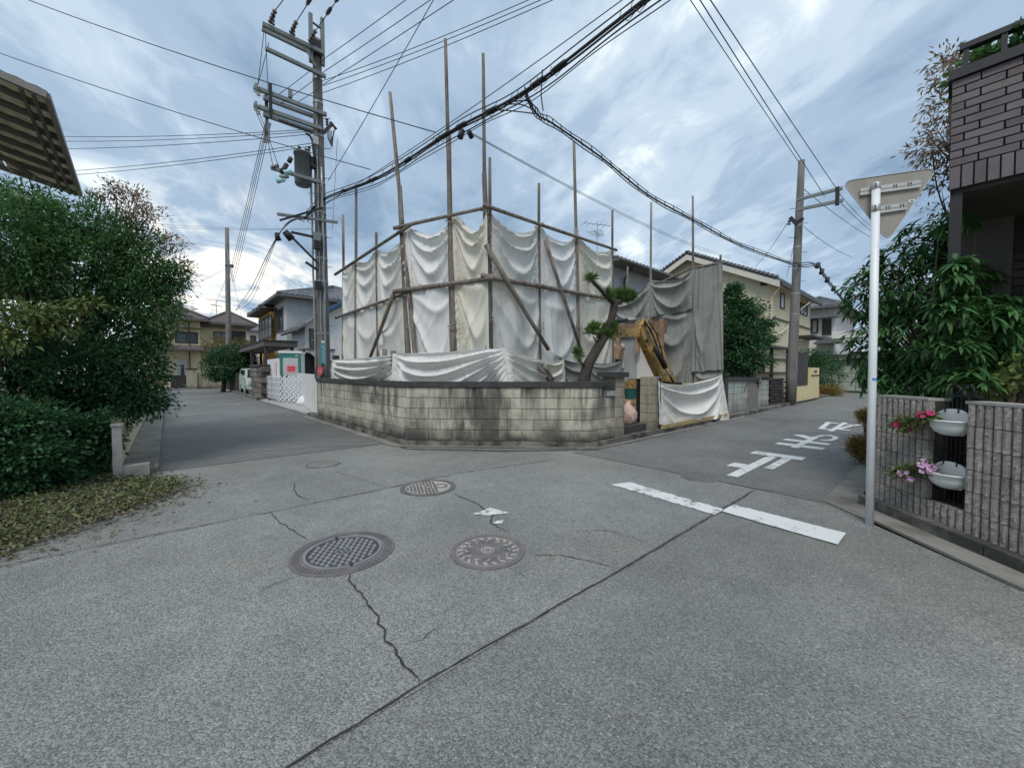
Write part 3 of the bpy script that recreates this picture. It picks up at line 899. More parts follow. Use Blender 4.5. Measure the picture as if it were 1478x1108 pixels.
# ---------------------------------------------------------------- block walls
def block_mesh(name, L, T, H, mat, b=0.006, seed=0):
    rr = random.Random(seed)
    bm = bmesh.new()
    bmesh.ops.create_cube(bm, size=1)
    for v in bm.verts:
        v.co = Vector((v.co.x * L, v.co.y * T, v.co.z * H)) + Vector([rr.uniform(-0.0015, 0.0015) for _ in range(3)])
    bmesh.ops.bevel(bm, geom=bm.edges[:], offset=b, segments=1, affect='EDGES')
    me = bpy.data.meshes.new(name)
    bm.to_mesh(me)
    bm.free()
    me.materials.append(mat)
    return me
def lay(root, a, b, z0, rows, L, H, T, mat, name='block', offs=None, gap=0.010, skip=None):
    """running-bond courses from plan point a to b; each block an object of its own"""
    a, b = Vector((a[0], a[1], 0)), Vector((b[0], b[1], 0))
    d = b - a
    tot = d.length
    d.normalize()
    ang = math.atan2(d.y, d.x)
    cache = {}
    for r in range(rows):
        x = -(L / 2 if r % 2 else 0.0)
        while x < tot - 0.02:
            x0, x1 = max(0, x), min(tot, x + L)
            if x1 - x0 > 0.05 and not (skip and skip(r, (x0 + x1) / 2)):
                key = (round(x1 - x0, 3), rnd.randint(0, 1))
                if key not in cache:
                    cache[key] = block_mesh(name, x1 - x0 - gap, T, H - gap, mat, seed=hash(key) % 99)
                p = a + d * (x0 + x1) / 2
                piece(name, cache[key], root, (p.x + rnd.uniform(-.002, .002), p.y + rnd.uniform(-.002, .002), z0 + H * (r + 0.5)), (0, 0, ang))
            x += L
C1, C2 = Vector((3.35, 6.79, 0)), Vector((5.80, 4.33, 0))
bw = thing('block_wall', 'stained concrete block wall with dark coping wrapping the cut-off street corner', 'wall', (4.6, 5.6, 0))
ins = 0.075
def inner(p, q):                      # centre line of a run, set back by half the thickness
    return p, q
E = Vector((3.35, 12.10, 0))
e2 = Vector((6.54, 4.33, 0))
lay(bw, (3.35 + ins, E.y), (3.35 + ins, C1.y + 0.002), 0.118, 5, 0.44, 0.2, 0.15, M['block'])
dn = Vector((0.708, 0.706, 0))
lay(bw, C1 + dn * ins + Vector((-0.004, 0.004, 0)), C2 + dn * ins - Vector((-0.004, 0.004, 0)), 0.118, 5, 0.44, 0.2, 0.15, M['block'])
lay(bw, (C2.x + 0.002, 4.33 + ins), (e2.x, 4.33 + ins), 0.118, 5, 0.37, 0.2, 0.15, M['block'], skip=lambda r, x: r == 4 and x > 0.40)
m = MB()
m.prism([(3.365, 12.1, 0.1), (3.365, 6.80, 0.1), (5.81, 4.345, 0.1), (6.54, 4.345, 0.1), (6.54, 4.465, 0.1), (5.86, 4.465, 0.1), (3.485, 6.85, 0.1), (3.485, 12.1, 0.1)], (0, 0, 1.015))
m.build('mortar', M['mortar'], bw)
cp = 0.03
m = MB(); m.prism([(3.35 - cp, 12.14, 1.121), (3.35 - cp, C1.y - 0.012, 1.121), (3.53, 6.865, 1.121), (3.53, 12.14, 1.121)], (0, 0, 0.10)); m.build('coping', M['coping'], bw)
m = MB(); m.prism([(3.35 - cp, C1.y - 0.018, 1.121), (5.80 - 0.012, 4.33 - cp, 1.121), (5.877, 4.51, 1.121), (3.535, 6.86, 1.121)], (0, 0, 0.10)); m.build('coping', M['coping'], bw)
m = MB(); m.prism([(5.80 - 0.006, 4.33 - cp, 1.121), (6.50, 4.33 - cp, 1.121), (6.50, 4.51, 1.121), (5.882, 4.51, 1.121)], (0, 0, 0.10)); m.build('coping', M['coping'], bw)
lay(bw, (3.425, 12.54), (3.425, 12.13), 0.118, 5, 0.41, 0.2, 0.16, M['block'], name='end_block')
m = MB(); m.box(3.31, 3.55, 12.145, 12.58, 1.121, 1.215); m.build('end_cap', M['coping'], bw)
def pier(label, x0, x1, y0, y1, rows, z0=0.10, cap=True, mat='pier_block', half=True):
    t = thing('gate_pier', label, 'gate post', ((x0 + x1) / 2, (y0 + y1) / 2, z0), 0, 'block gate piers')
    me = block_mesh('block', x1 - x0, y1 - y0, 0.192, M[mat], seed=3)
    if half:
        meh = block_mesh('block', (x1 - x0) / 2 - 0.005, y1 - y0, 0.192, M[mat], seed=4)
    for r in range(rows):
        z = z0 + 0.2 * (r + 0.5)
        if half:
            for s in (-1, 1):
                piece('block', meh, t, ((x0 + x1) / 2 + s * ((x1 - x0) / 4 + 0.002), (y0 + y1) / 2, z))
        else:
            piece('block', me, t, ((x0 + x1) / 2, (y0 + y1) / 2, z))
    MB().box(x0 + 0.02, x1 - 0.02, y0 + 0.02, y1 - 0.02, z0, z0 + rows * 0.2).build('mortar', M['mortar'], t)
    if cap:
        MB().box(x0 - 0.10, x1 + 0.06, y0 - 0.06, y1 + 0.06, z0 + rows * 0.2, z0 + rows * 0.2 + 0.10).build('cap', M['coping'], t)
    return t
pier('brownish block gate pier with dark overhanging cap', 6.56, 6.88, 4.33, 4.65, 6, 0.10)
pier('mossy uncapped block gate pier beside the white sheet', 7.86, 8.25, 4.33, 4.56, 6, 0.10, False)
t = thing('mailbox', 'grey steel mailbox set into the block wall by the gate pier', 'mailbox', (6.37, 4.4, 0.93))
MB().box(6.23, 6.52, 4.315, 4.5, 0.935, 1.095).build('box_body', M['steel'], t)
MB().box(6.25, 6.50, 4.300, 4.314, 0.945, 1.03).build('flap', M['alu'], t)
MB().box(6.24, 6.51, 4.305, 4.314, 1.055, 1.085).build('slot_lip', M['black'], t)
structure('entrance_step', MB().box(6.89, 7.85, 4.40, 5.25, 0.0, 0.27), M['coping'])
t = thing('gate_post', 'slim black iron gate post standing in the entrance gap', 'gate post', (7.92, 4.64, 0.27))
MB().box(7.89, 7.95, 4.61, 4.67, 0.27, 1.22).build('post', M['black'], t)
MB().box(7.885, 7.955, 4.605, 4.675, 1.22, 1.25).build('post_cap', M['black'], t)
for z in (0.55, 1.0):
    MB().box(7.951, 8.0, 4.625, 4.655, z, z + 0.06).build('hinge', M['dark_metal'], t)
# crumpled pink rubble sack
bm = bmesh.new()
bmesh.ops.create_icosphere(bm, subdivisions=4, radius=1)
for v in bm.verts:
    p = v.co.copy()
    a = math.atan2(p.y, p.x)
    f = 1 + 0.09 * math.sin(5 * a + 3 * p.z) * (1 - abs(p.z)) + 0.07 * math.sin(9 * p.x + 7 * p.z) * math.sin(8 * p.y + 2) + 0.03 * math.sin(23 * p.x + 11 * p.y)
    neck = max(0, p.z - 0.45)
    f *= (1 - 1.1 * neck) * (1 + 0.10 * abs(math.sin(4 * a + 9 * p.z)) - 0.07 * abs(math.sin(7 * a - 13 * p.z + 1)))
    v.co = Vector((p.x * f * 0.21, p.y * f * 0.18, (p.z * 0.24 + neck * 0.12) if p.z > -0.7 else -0.17))
me = bpy.data.meshes.new('rubble_sack'); bm.to_mesh(me); bm.free(); me.materials.append(M['bag'])
me.polygons.foreach_set('use_smooth', [True] * len(me.polygons))
t = thing('rubble_sack', 'crumpled pink woven rubble sack tied at the top on the entrance step', 'sack', (7.60, 4.70, 0.27))
piece('sack_body', me, t, (7.60, 4.70, 0.44))
tt = MB()
tt.tube([(7.57, 4.70, 0.66), (7.60, 4.67, 0.70), (7.63, 4.69, 0.74)], [0.05, 0.022, 0.045], 8)
tt.build('tied_neck', M['bag'], t, True)
MB().lathe((8.98, 5.48, 0.715), [(0.0, 0), (0.13, 0), (0.165, 0.24), (0.175, 0.24), (0.175, 0.26), (0.15, 0.26), (0.12, 0.03), (0, 0.03)], 20).build('tub_tmp', M['tub'])
o = bpy.data.objects['tub_tmp']; o.name = 'plastic_tub'
tag(o, 'round dark teal plastic tub standing on planks behind the entrance', 'tub')
st = thing('plank_stack', 'stack of pale yellow planks inside the demolition entrance', 'planks', (8.8, 5.55, 0.1))
for i in range(5):
    for j in range(2):
        MB().box(8.2 + j * 0.62, 8.8 + j * 0.62 + rnd.uniform(-0.05, 0.05), 5.32 + rnd.uniform(0, 0.03), 5.8, 0.10 + i * 0.122, 0.10 + i * 0.122 + 0.115).build('plank', M['plank'], st)

# green-grey neighbour wall, piers and gates further along the side street
post = thing('boundary_post', 'dark square timber post between white sheet and pale green block wall', 'post', (12.56, 4.6, 0))
MB().box(12.46, 12.66, 4.42, 4.62, 0.0, 1.30).build('shaft', M['darkwall'], post)
MB().box(12.43, 12.69, 4.39, 4.65, 1.301, 1.36).build('cap', M['coping'], post)
gw = thing('block_wall', 'pale greenish block wall with dark coping beyond the white entrance sheet', 'wall', (14.2, 4.7, 0))
lay(gw, (12.70, 4.575), (15.76, 4.61), 0.11, 5, 0.40, 0.2, 0.15, M['green_block'])
MB().box(12.7, 15.8, 4.52, 4.66, 0.1, 1.1).build('mortar', M['mortar'], gw)
MB().box(12.68, 15.80, 4.46, 4.70, 1.112, 1.22).build('coping', M['coping'], gw)
gp = thing('block_wall', 'short return of pale green blocks turning in at the dark side gate', 'wall', (17.2, 5, 0))
lay(gp, (16.05, 5.05), (17.3, 4.66), 0.11, 5, 0.40, 0.2, 0.15, M['green_block'])
MB().prism([(16.05, 5.02, .1), (17.3, 4.63, .1), (17.3, 4.69, .1), (16.05, 5.08, .1)], (0, 0, 1)).build('mortar', M['mortar'], gp)
MB().prism([(16.0, 4.96, 1.112), (17.38, 4.53, 1.112), (17.38, 4.78, 1.112), (16.0, 5.2, 1.112)], (0, 0, 0.1)).build('coping', M['coping'], gp)
ps = thing('boundary_post', 'white concrete post with a bracket at the end of the pale green wall', 'post', (15.92, 4.6, 0))
MB().box(15.83, 15.99, 4.50, 4.68, 0.0, 1.22).build('shaft', M['green_block'], ps)
MB().box(15.55, 15.83, 4.44, 4.50, 0.99, 1.06).build('bracket', M['dark_metal'], ps)
lt = thing('lattice_wall', 'dark openwork brick wall beside the farther utility pole', 'wall', (18.5, 4.7, 0))
me = block_mesh('brick', 0.36, 0.14, 0.085, M['darkbrick'], 0.004)
for r in range(9):
    for i in range(5):
        piece('brick', me, lt, (17.62 + i * 0.43 + (0.21 if r % 2 else 0), 4.68 + rnd.uniform(-.01, .01), 0.15 + r * 0.118))
MB().box(17.42, 19.7, 4.72, 4.76, 0.1, 1.15).build('backing', M['black'], lt)
yw = thing('gate_wall', 'pale yellow stepped gate wall with a dark ribbed panel', 'wall', (22.5, 4.5, 0))
MB().box(20.2, 22.9, 4.40, 4.62, 0.1, 0.75).build('low_wall', M['yellowwall'], yw)
MB().box(22.9, 24.87, 4.40, 4.62, 0.1, 1.62).build('tall_wall', M['yellowwall'], yw)
for i in range(12):
    MB().box(20.2 + i * 0.222, 20.2 + i * 0.222 + 0.20, 4.47, 4.53, 0.78, 2.25).build('panel_slat', M['darkwall'], yw)
MB().box(23.1, 24.7, 4.37, 4.399, 1.22, 1.27).build('mail_slot', M['coping'], yw)
MB().box(23.7, 24.3, 4.38, 4.399, 1.40, 1.48).build('name_plate', M['bronze'], yw)
t = thing('fire_extinguisher_box', 'small dark red box at the foot of the yellow gate wall', 'box', (25.2, 4.6, 0.1))
MB().box(25.05, 25.4, 4.45, 4.7, 0.1, 0.55).build('case', M['red'], t)
MB().box(25.03, 25.42, 4.43, 4.72, 0.551, 0.60).build('lid', M['dark_metal'], t)
fw = thing('panel_wall', 'greenish concrete wall closing the end of the side street', 'wall', (35, 4, 0))
me = block_mesh('panel', 0.88, 0.2, 0.58, M['far_block'], 0.01)
for r in range(3):
    for i in range(10):
        piece('panel', me, fw, (34.6 + r * 0.0, 6.4 - i * 0.9, 0.12 + 0.6 * (r + 0.5)), (0, 0, math.pi / 2))
MB().box(34.62, 34.72, -2.6, 6.8, 0.0, 1.9).build('mortar', M['mortar'], fw)
MB().box(34.4, 34.8, -2.6, 6.9, 1.93, 2.05).build('coping', M['coping'], fw)

# ---------------------------------------------------------------- pole scaffold and its hung sheets
SA, SB, SCn, SD = Vector((4.0, 12.6, 0)), Vector((4.0, 7.97, 0)), Vector((4.73, 6.17, 0)), Vector((9.3, 6.17, 0))
FL, FM, FR = (SA, SB), (SB, SCn), (SCn, SD)
sc = thing('pole_scaffold', 'scaffold of weathered round timber poles lashed round the demolition site', 'scaffold', (4.7, 6.2, 0.1))
def log(a, b, r0, r1, name='pole', bend=0.02, mat='log', parent=sc, n=8):
    a, b = Vector(a), Vector(b)
    d = b - a
    k = max(3, int(d.length / 0.7))
    s = Vector((rnd.uniform(-1, 1), rnd.uniform(-1, 1), rnd.uniform(-1, 1) * 0.3))
    ph = rnd.uniform(0, 3)
    pts = [a + d * i / k + s * bend * math.sin(math.pi * i / k) + s.cross(d.normalized()) * bend * 0.4 * math.sin(ph + 5 * i / k) for i in range(k + 1)]
    rs = [(r0 + (r1 - r0) * i / k) * rnd.uniform(0.94, 1.06) for i in range(k + 1)]
    m = MB()
    m.tube(pts, rs, n)
    o = m.build(name, M[mat], parent, True)
    return o
def std(base, top, face, r0=0.055, r1=0.035):
    B, T = OP(*base, *face), OP(*top, *face)
    d = (T - B) / (T.z - B.z)
    B = B + d * (0.1 - B.z)
    log(B, T, r0, r1)
    return B, T
std((495, 530), (495, 310), FL); std((514, 530), (514, 272), FL, 0.06); std((546, 525), (543, 336), FL)
std((590, 518), (577, 268), FL, 0.075, 0.055); std((578, 290), (563, 134), FL, 0.055, 0.04)
std((653, 512), (648, 196), FM, 0.065, 0.05); std((649, 250), (643, 57), FM, 0.055, 0.035)
std((705, 512), (699, 250), FR, 0.062, 0.05); std((700, 330), (697, 78), FR, 0.05, 0.03); std((709, 420), (707, 228), FR, 0.042, 0.03)
std((779, 508), (778, 265), FR, 0.05, 0.03); std((834, 520), (831, 330), FR, 0.068, 0.05); std((833, 400), (829, 204), FR, 0.05, 0.032)
std((884, 540), (884, 303), FR, 0.045, 0.03)
def led(a, b, face, r=0.038, out=0.09, name='ledger'):
    A, B = OP(*a, *face), OP(*b, *face)
    n = Vector(((face[1] - face[0]).y, -(face[1] - face[0]).x, 0)).normalized()
    if n.dot(A) > 0:
        n = -n
    log(A + n * out, B + n * out, r * 1.1, r * 0.9, name, 0.015)
led((488, 397), (599, 326), FL); led((489, 459), (586, 426), FL)
led((573, 331.5), (700, 303), FM); led((573, 422), (716, 402), FM, 0.05)
led((694, 298), (886, 362.5), FR); led((692, 399), (882, 433), FR, 0.05); led((494, 540), (590, 519), FL, 0.035, 0.12)
led((578, 424), (541, 521), FL, 0.045, 0.16, 'brace'); led((694, 356), (784, 505), FR, 0.048, 0.16, 'brace'); led((780, 349), (832, 506), FR, 0.042, 0.14, 'brace')
led((452, 548), (492, 532), FL, 0.05, -0.2, 'brace')
for x, y, f, l_ in ((567, 504, FL, 0.5), (580, 507, FL, 0.45)):
    p = OP(x, y, *f) - Vector((0.25, 0.1, 0))
    log(p, p - Vector((0, 0, l_)), 0.06, 0.06, 'stub_post', 0.0)
for a, b in (((744, 531), (772, 556)), ((752, 528), (768, 548))):
    A, B = OP(*a, *FR) - Vector((0, 0.7, 0)), OP(*b, *FR) - Vector((0, 0.6, 0))
    log(A, B, 0.05, 0.05, 'stub_post', 0.0)
for (x, y, f) in ((514, 383, FL), (544, 366, FL), (514, 450, FL), (545, 440, FL), (588, 424, FL), (580, 333, FL), (650, 318, FM), (652, 410, FM), (700, 303, FR), (703, 401, FR), (778, 327, FR), (779, 415, FR), (831, 345, FR), (833, 425, FR), (884, 362, FR), (592, 470, FL), (653, 470, FM), (706, 460, FR), (779, 470, FR), (835, 470, FR)):
    p = OP(x, y, *f)
    m = MB()
    for q in range(3):
        pts = [p + Vector((0.10 * math.cos(a), 0.10 * math.sin(a), 0.05 * math.sin(a + q) + (q - 1) * 0.035)) for a in np.linspace(0, 2 * math.pi, 11)]
        m.tube(pts, 0.007, 4, False)
    m.build('lashing', M['rope'], sc)

def cloth(name, label, TL, TR, BR, BL, mat, tiers=(0, 1), sag=0.3, amp=0.06, folds=4.0, seed=0, nu=56, nv=64, out=None, billow=0.05, hem=0.03, gather=0.22, cat='tarpaulin', group=None, botsag=0.0, peak=0.0, drift=0.0):
    """sheet hung from its upper corners; in each tier the folds are catenaries springing from the tie points"""
    TL, TR, BR, BL = map(Vector, (TL, TR, BR, BL))
    rr = random.Random(seed)
    nrm = (TR - TL).cross(BL - TL).normalized()
    if out is None:
        out = EYE
    if nrm.dot(Vector(out) - TL) < 0:
        nrm = -nrm
    ph = [rr.uniform(0, 6.28) for _ in range(12)]
    dr_ = [rr.uniform(-0.16, 0.16) for _ in range(4)]
    amp *= 0.78
    W_, H_ = (TR - TL).length, (BL - TL).length
    creases = [(rr.random(), rr.random(), rr.uniform(-0.5, 0.9), rr.uniform(-0.22, 0.3)) for _ in range(6)]
    vs = []
    for j in range(nv + 1):
        v = j / nv
        for i in range(nu + 1):
            u = i / nu
            p = (TL.lerp(TR, u)).lerp(BL.lerp(BR, u), v)
            sk = u + (drift + dr_[sum(1 for b_ in tiers[1:-1] if v > b_)]) * math.sin(math.pi * u)
            hump = max(0.0, 4 * sk * (1 - sk)) ** 0.75
            d = 0.0
            for ti in range(len(tiers) - 1):
                a, b = tiers[ti], tiers[ti + 1]
                if not (a <= v <= b or (ti == len(tiers) - 2 and v > b)):
                    continue
                w = (v - a) / (b - a)
                q = w / (hump + 0.16)
                env = min(1.0, 3.0 * w + (0.35 if ti == 0 else 0.0)) * min(1.0, 9 * min(u, 1 - u) + 0.12)
                fade = 1.0 / (1.0 + 0.42 * q)
                fo = folds * (1.0 if ti == 0 else 0.62)
                s1 = math.sin(fo * 2.4 * q ** 0.82 + ph[0 + ti] + 0.7 * math.sin(3.1 * u + ph[2 + ti]))
                s2 = math.sin(fo * 4.3 * q ** 0.9 + ph[4 + ti] + 1.1 * math.sin(2.3 * u + ph[5]))
                sh = (1 - abs(s1)) ** 1.8 * 1.9 - 0.5
                d += env * fade * amp * (1.0 if ti == 0 else 0.75) * (sh + 0.22 * s2)
            # gathers at the sides, long vertical creases and small wrinkles
            e = min(u, 1 - u)
            d += gather * amp * math.exp(-e / 0.10) * math.sin(40 * e + 5 * v + ph[7])
            d += 0.45 * amp * math.sin(9 * u + 2.2 * v + ph[8]) * math.sin(1.5 * v + 3 * u + ph[9])
            for xk, yk, ang, am in creases:
                t_ = (u - xk) * math.cos(ang) * W_ + (v - yk) * math.sin(ang) * H_
                d += am * amp * math.exp(-(t_ / 0.028) ** 2)
            d *= min(1.0, 7 * e + 0.06)
            d += 0.06 * amp * math.sin(31 * u + 13 * v + ph[10]) * math.sin(17 * v - 9 * u + ph[11])
            d += billow * 4 * u * (1 - u) * math.sin(math.pi * min(1, v * 1.05))
            p = p + nrm * d
            p.z -= 0.78 * sag * hump * max(0.0, 1 - v / 0.35) ** 1.5
            p.z -= botsag * 4 * u * (1 - u) * v ** 2
            p.z += hem * (math.sin(7 * u + ph[3]) * 0.6 + math.sin(17 * u + ph[6]) * 0.4) * v ** 6
            vs.append(p)
    m = MB()
    m.add(vs, [(j * (nu + 1) + i, j * (nu + 1) + i + 1, (j + 1) * (nu + 1) + i + 1, (j + 1) * (nu + 1) + i) for j in range(nv) for i in range(nu)])
    o = m.build(name, M[mat], None, True)
    return tag(o, label, cat, group)
GS = 'canvas sheets hung on the pole scaffold'
def bay(label, tl, tr, br, bl, face, mat, tiers=(0, 0.46, 1), **kw):
    P = [OP(*q, *face) for q in (tl, tr, br, bl)]
    return cloth('canvas_sheet', label, *P, mat, tiers, group=GS, **kw)
bay('narrow off-white canvas sheet at the lane end of the scaffold', (495, 385), (516, 373), (516, 544), (494, 544), FL, 'canvas', sag=0.1, seed=1, amp=0.06)
bay('off-white canvas sheet between the second and third scaffold poles from the lane end', (515, 375), (546, 356), (547, 542), (515, 544), FL, 'canvas', sag=0.25, seed=2, amp=0.085, folds=4.5)
bay('off-white canvas sheet behind the slanting brace at the lane side of the scaffold', (545, 357), (588, 331), (592, 539), (546, 542), FL, 'canvas', sag=0.3, seed=3, amp=0.09, folds=5)
bay('large white canvas sheet with deep swags and a drooping hem on the lane side', (588, 322), (652, 309), (654, 516), (592, 521), FM, 'canvas_white', sag=0.42, seed=4, amp=0.12, folds=4.6, botsag=0.22)
bay('yellowed canvas sheet bunched between the two tallest scaffold poles', (652, 307), (703, 294), (706, 523), (655, 525), FM, 'canvas_yellow', sag=0.62, seed=5, amp=0.12, folds=4.2, drift=-0.25)
bay('pale canvas sheet behind the dark diagonal brace right of the corner poles', (703, 296), (779, 319), (780, 530), (704, 525), FR, 'canvas', sag=0.48, seed=6, amp=0.12, folds=4.4, drift=-0.12)
bay('pale canvas sheet behind the light slanting brace toward the pine', (778, 319), (832, 337), (834, 534), (779, 530), FR, 'canvas_white', sag=0.40, seed=7, amp=0.10, folds=4)
bay('cream canvas sheet behind the crooked pine trunk', (832, 338), (884, 355), (884, 535), (833, 534), FR, 'canvas_yellow', sag=0.34, seed=8, amp=0.10, folds=4.5)
def off(p, d):
    return Vector(p) + Vector(d)
o1 = Vector((-0.34, -0.18, 0))
P = [off(OP(493, 519, *FL), o1), off(OP(590, 512, *FL), o1), off(OP(590, 575, *FL), o1), off(OP(494, 560, *FL), o1)]
cloth('canvas_sheet', 'white sheet swagged low along the lane side behind the block wall', *P, 'canvas_white', (0, 1), sag=0.04, seed=9, amp=0.15, folds=6.5, group=GS, gather=0.9, nu=110)
o2 = Vector((-0.25, -0.3, 0))
P = [off(OP(586, 511, *FL), o1 * 1.2), off(OP(712, 504, *FR), (-0.1, -0.5, 0)), off(OP(716, 575, *FR), (-0.1, -0.75, 0)), off(OP(586, 580, *FL), o1 * 1.4)]
cloth('canvas_sheet', 'white sheet lying over the low rail at the cut-off corner', *P, 'canvas_white', (0, 1), sag=0.03, seed=10, amp=0.16, folds=5.5, group=GS, billow=0.04, nu=110, gather=0.8)
P = [off(OP(700, 505, *FR), (0, -0.55, 0)), off(OP(790, 517, *FR), (0, -0.5, 0)), off(OP(790, 580, *FR), (0, -0.6, 0)), off(OP(702, 575, *FR), (0, -0.8, 0))]
cloth('canvas_sheet', 'pale sheet with a white upper hem swagged above the corner coping', *P, 'canvas', (0, 1), sag=0.16, seed=11, amp=0.11, folds=5, group=GS)
P = [off(OP(786, 512, *FR), (0, -0.35, 0)), off(OP(838, 520, *FR), (0, -0.35, 0)), off(OP(838, 575, *FR), (0, -0.35, 0)), off(OP(788, 575, *FR), (0, -0.35, 0))]
cloth('canvas_sheet', 'grey sheet slung low just left of the pine trunk base', *P, 'canvas_grey', (0, 1), sag=0.14, seed=12, amp=0.07, folds=4, group=GS)
P = [off(OP(834, 521, *FR), (0, -0.2, 0)), off(OP(888, 520, *FR), (0, -0.2, 0)), off(OP(888, 575, *FR), (0, -0.25, 0)), off(OP(836, 575, *FR), (0, -0.25, 0))]
cloth('canvas_sheet', 'grey sheet slung low between the pine trunk and the capped gate pier', *P, 'canvas_grey', (0, 1), sag=0.10, seed=13, amp=0.07, folds=4, group=GS)

# grey sheets along the far boundary of the lot
XB = 12.4
gs = thing('pole_scaffold', 'row of thin timber poles carrying the dark grey sheets', 'scaffold', (XB, 6, 0.1))
for bx, tx, ty in ((905, 906, 385), (940, 940, 292), (1001, 1000, 283), (1041, 1040, 368)):
    B, T = OX(bx, 520, XB), OX(tx, ty, XB)
    B.z = 0.1
    log(B, T, 0.055, 0.032, 'pole', 0.015, 'log', gs)
log(OX(885, 440, XB - 0.1), OX(1001, 386, XB - 0.1), 0.045, 0.04, 'ledger', 0.02, 'log', gs)
log(OX(1000, 388, XB - 0.1), OX(1044, 378, XB - 0.1), 0.045, 0.04, 'ledger', 0.0, 'log', gs)
GG = 'grey sheets on the far boundary scaffold'
def gb(label, tl, tr, br, bl, dx=-0.12, **kw):
    P = [OX(*q, XB + dx) for q in (tl, tr, br, bl)]
    return cloth('grey_sheet', label, *P, 'canvas_grey', group=GG, **kw)
gb('tall grey sheet hanging in straight folds at the street end of the boundary', (1000, 388), (1043, 379), (1044, 534), (998, 536), -0.2, tiers=(0, 1), sag=0.05, amp=0.10, folds=1.5, gather=1.2, seed=21)
gb('short grey sheet showing below the tall street-end sheet', (1002, 530), (1043, 528), (1043, 560), (1002, 560), -0.1, tiers=(0, 1), sag=0.02, amp=0.05, folds=2, seed=22, nu=24, nv=20)
gb('grey sheet swagged in the middle of the boundary scaffold', (938, 404), (1000, 387), (999, 446), (940, 458), -0.26, tiers=(0, 1), sag=0.28, amp=0.13, folds=3.2, seed=23)
gb('darker grey sheet hanging below the middle swag behind the digger boom', (938, 450), (1000, 440), (999, 552), (938, 556), -0.15, tiers=(0, 1), sag=0.05, amp=0.11, folds=4, seed=24)
gb('grey sheet bunched at the inner end beside the pine top', (884, 436), (939, 405), (939, 460), (884, 476), -0.22, tiers=(0, 1), sag=0.20, amp=0.13, folds=3.5, seed=25)
# white sheet across the vehicle entrance
YE = 4.28
P = [OY(950.5, 549, YE), OY(1042, 540, YE), OY(1053, 604, YE - 0.05), OY(951.5, 612, YE)]
cloth('entrance_sheet', 'clean white sheet slung across the vehicle entrance in front of the digger', *P, 'canvas_clean', (0, 1), sag=0.20, amp=0.10, folds=3.6, seed=31, nu=90, nv=60, billow=-0.12, drift=0.10, hem=0.05)
t = thing('sill_plank', 'pale yellow timber laid along the ground under the white entrance sheet', 'plank', (10, 4.3, 0.12))
for i in range(2):
    MB().bar((8.32 + i * 2.0, 4.34, 0.16), (10.25 + i * 2.0, 4.36 - i * 0.02, 0.16), 0.2, 0.09).build('plank', M['plank'], t)
MB().bar((8.4, 4.30, 0.07), (12.3, 4.30, 0.07), 0.05, 0.06).build('batten', M['plank'], t)
rr2 = thing('bent_strip', 'thin grey tie post holding the white sheet to the mossy pier', 'post', (8.27, 4.32, 0.1))
MB().bar((8.275, 4.31, 0.1), (8.275, 4.31, 1.27), 0.035, 0.035, (1, 0, 0)).build('rod', M['dark_metal'], rr2)
MB().box(8.255, 8.295, 4.285, 4.335, 1.271, 1.31).build('rod_cap', M['steel'], rr2)

# remains of the old house behind the digger
hr = thing('house_remnant', 'half demolished house front with bare timber beam and white siding', 'building', (11.6, 7, 0.1))
def rect(plane, c, x0, y0, x1, y1):
    a, b = plane(x0, y0, c), plane(x1, y1, c)
    return a, b
a, b = OX(886, 470, 11.6), OX(919, 565, 11.6)
MB().box(11.62, 11.8, b.y, 8.6, 0.1, 2.75).build('rendered_wall', M['remnant'], hr)
b2 = OX(953, 478, 11.6)
n = 16
for i in range(n):
    y0, y1 = b2.y + (b.y - b2.y) * i / n, b2.y + (b.y - b2.y) * (i + 1) / n
    MB().box(11.60, 11.68, y0 + 0.004, y1 - 0.004, 0.1, 2.72).build('siding_board', M['siding'], hr)
for z0, z1, x in ((2.80, 3.0, 11.55), (2.60, 2.79, 11.50)):
    MB().box(x, x + 0.15, b2.y - 0.2, 8.6, z0, z1).build('beam', M['beam'], hr)
for px in (893, 921, 940, 956):
    q = OX(px, 470, 11.48)
    MB().box(11.40, 11.49, q.y - 0.06, q.y + 0.06, 2.0 if px < 950 else 0.1, 3.05).build('stud_post', M['beam'], hr)
a, b = OX(887, 497, 11.6), OX(901, 531, 11.6)
fr = MB()
fr.box(11.55, 11.615, b.y, b.y + 0.06, b.z, a.z).box(11.55, 11.615, a.y - 0.06, a.y, b.z, a.z).box(11.55, 11.615, b.y + 0.06, a.y - 0.06, a.z - 0.06, a.z).box(11.55, 11.615, b.y + 0.06, a.y - 0.06, b.z, b.z + 0.06)
f = fr.build('window_frame', M['siding'], hr)
MB().box(11.58, 11.61, b.y + 0.06, a.y - 0.06, b.z + 0.06, a.z - 0.06).build('pane', M['glass'], f)
q = OX(889, 508, 11.3)
MB().obox(q, (0.05, 0.25, 0.05), (0.1, -0.02, 0.0), (0.02, -0.05, 0.2)).build('loose_board', M['beam'], hr)

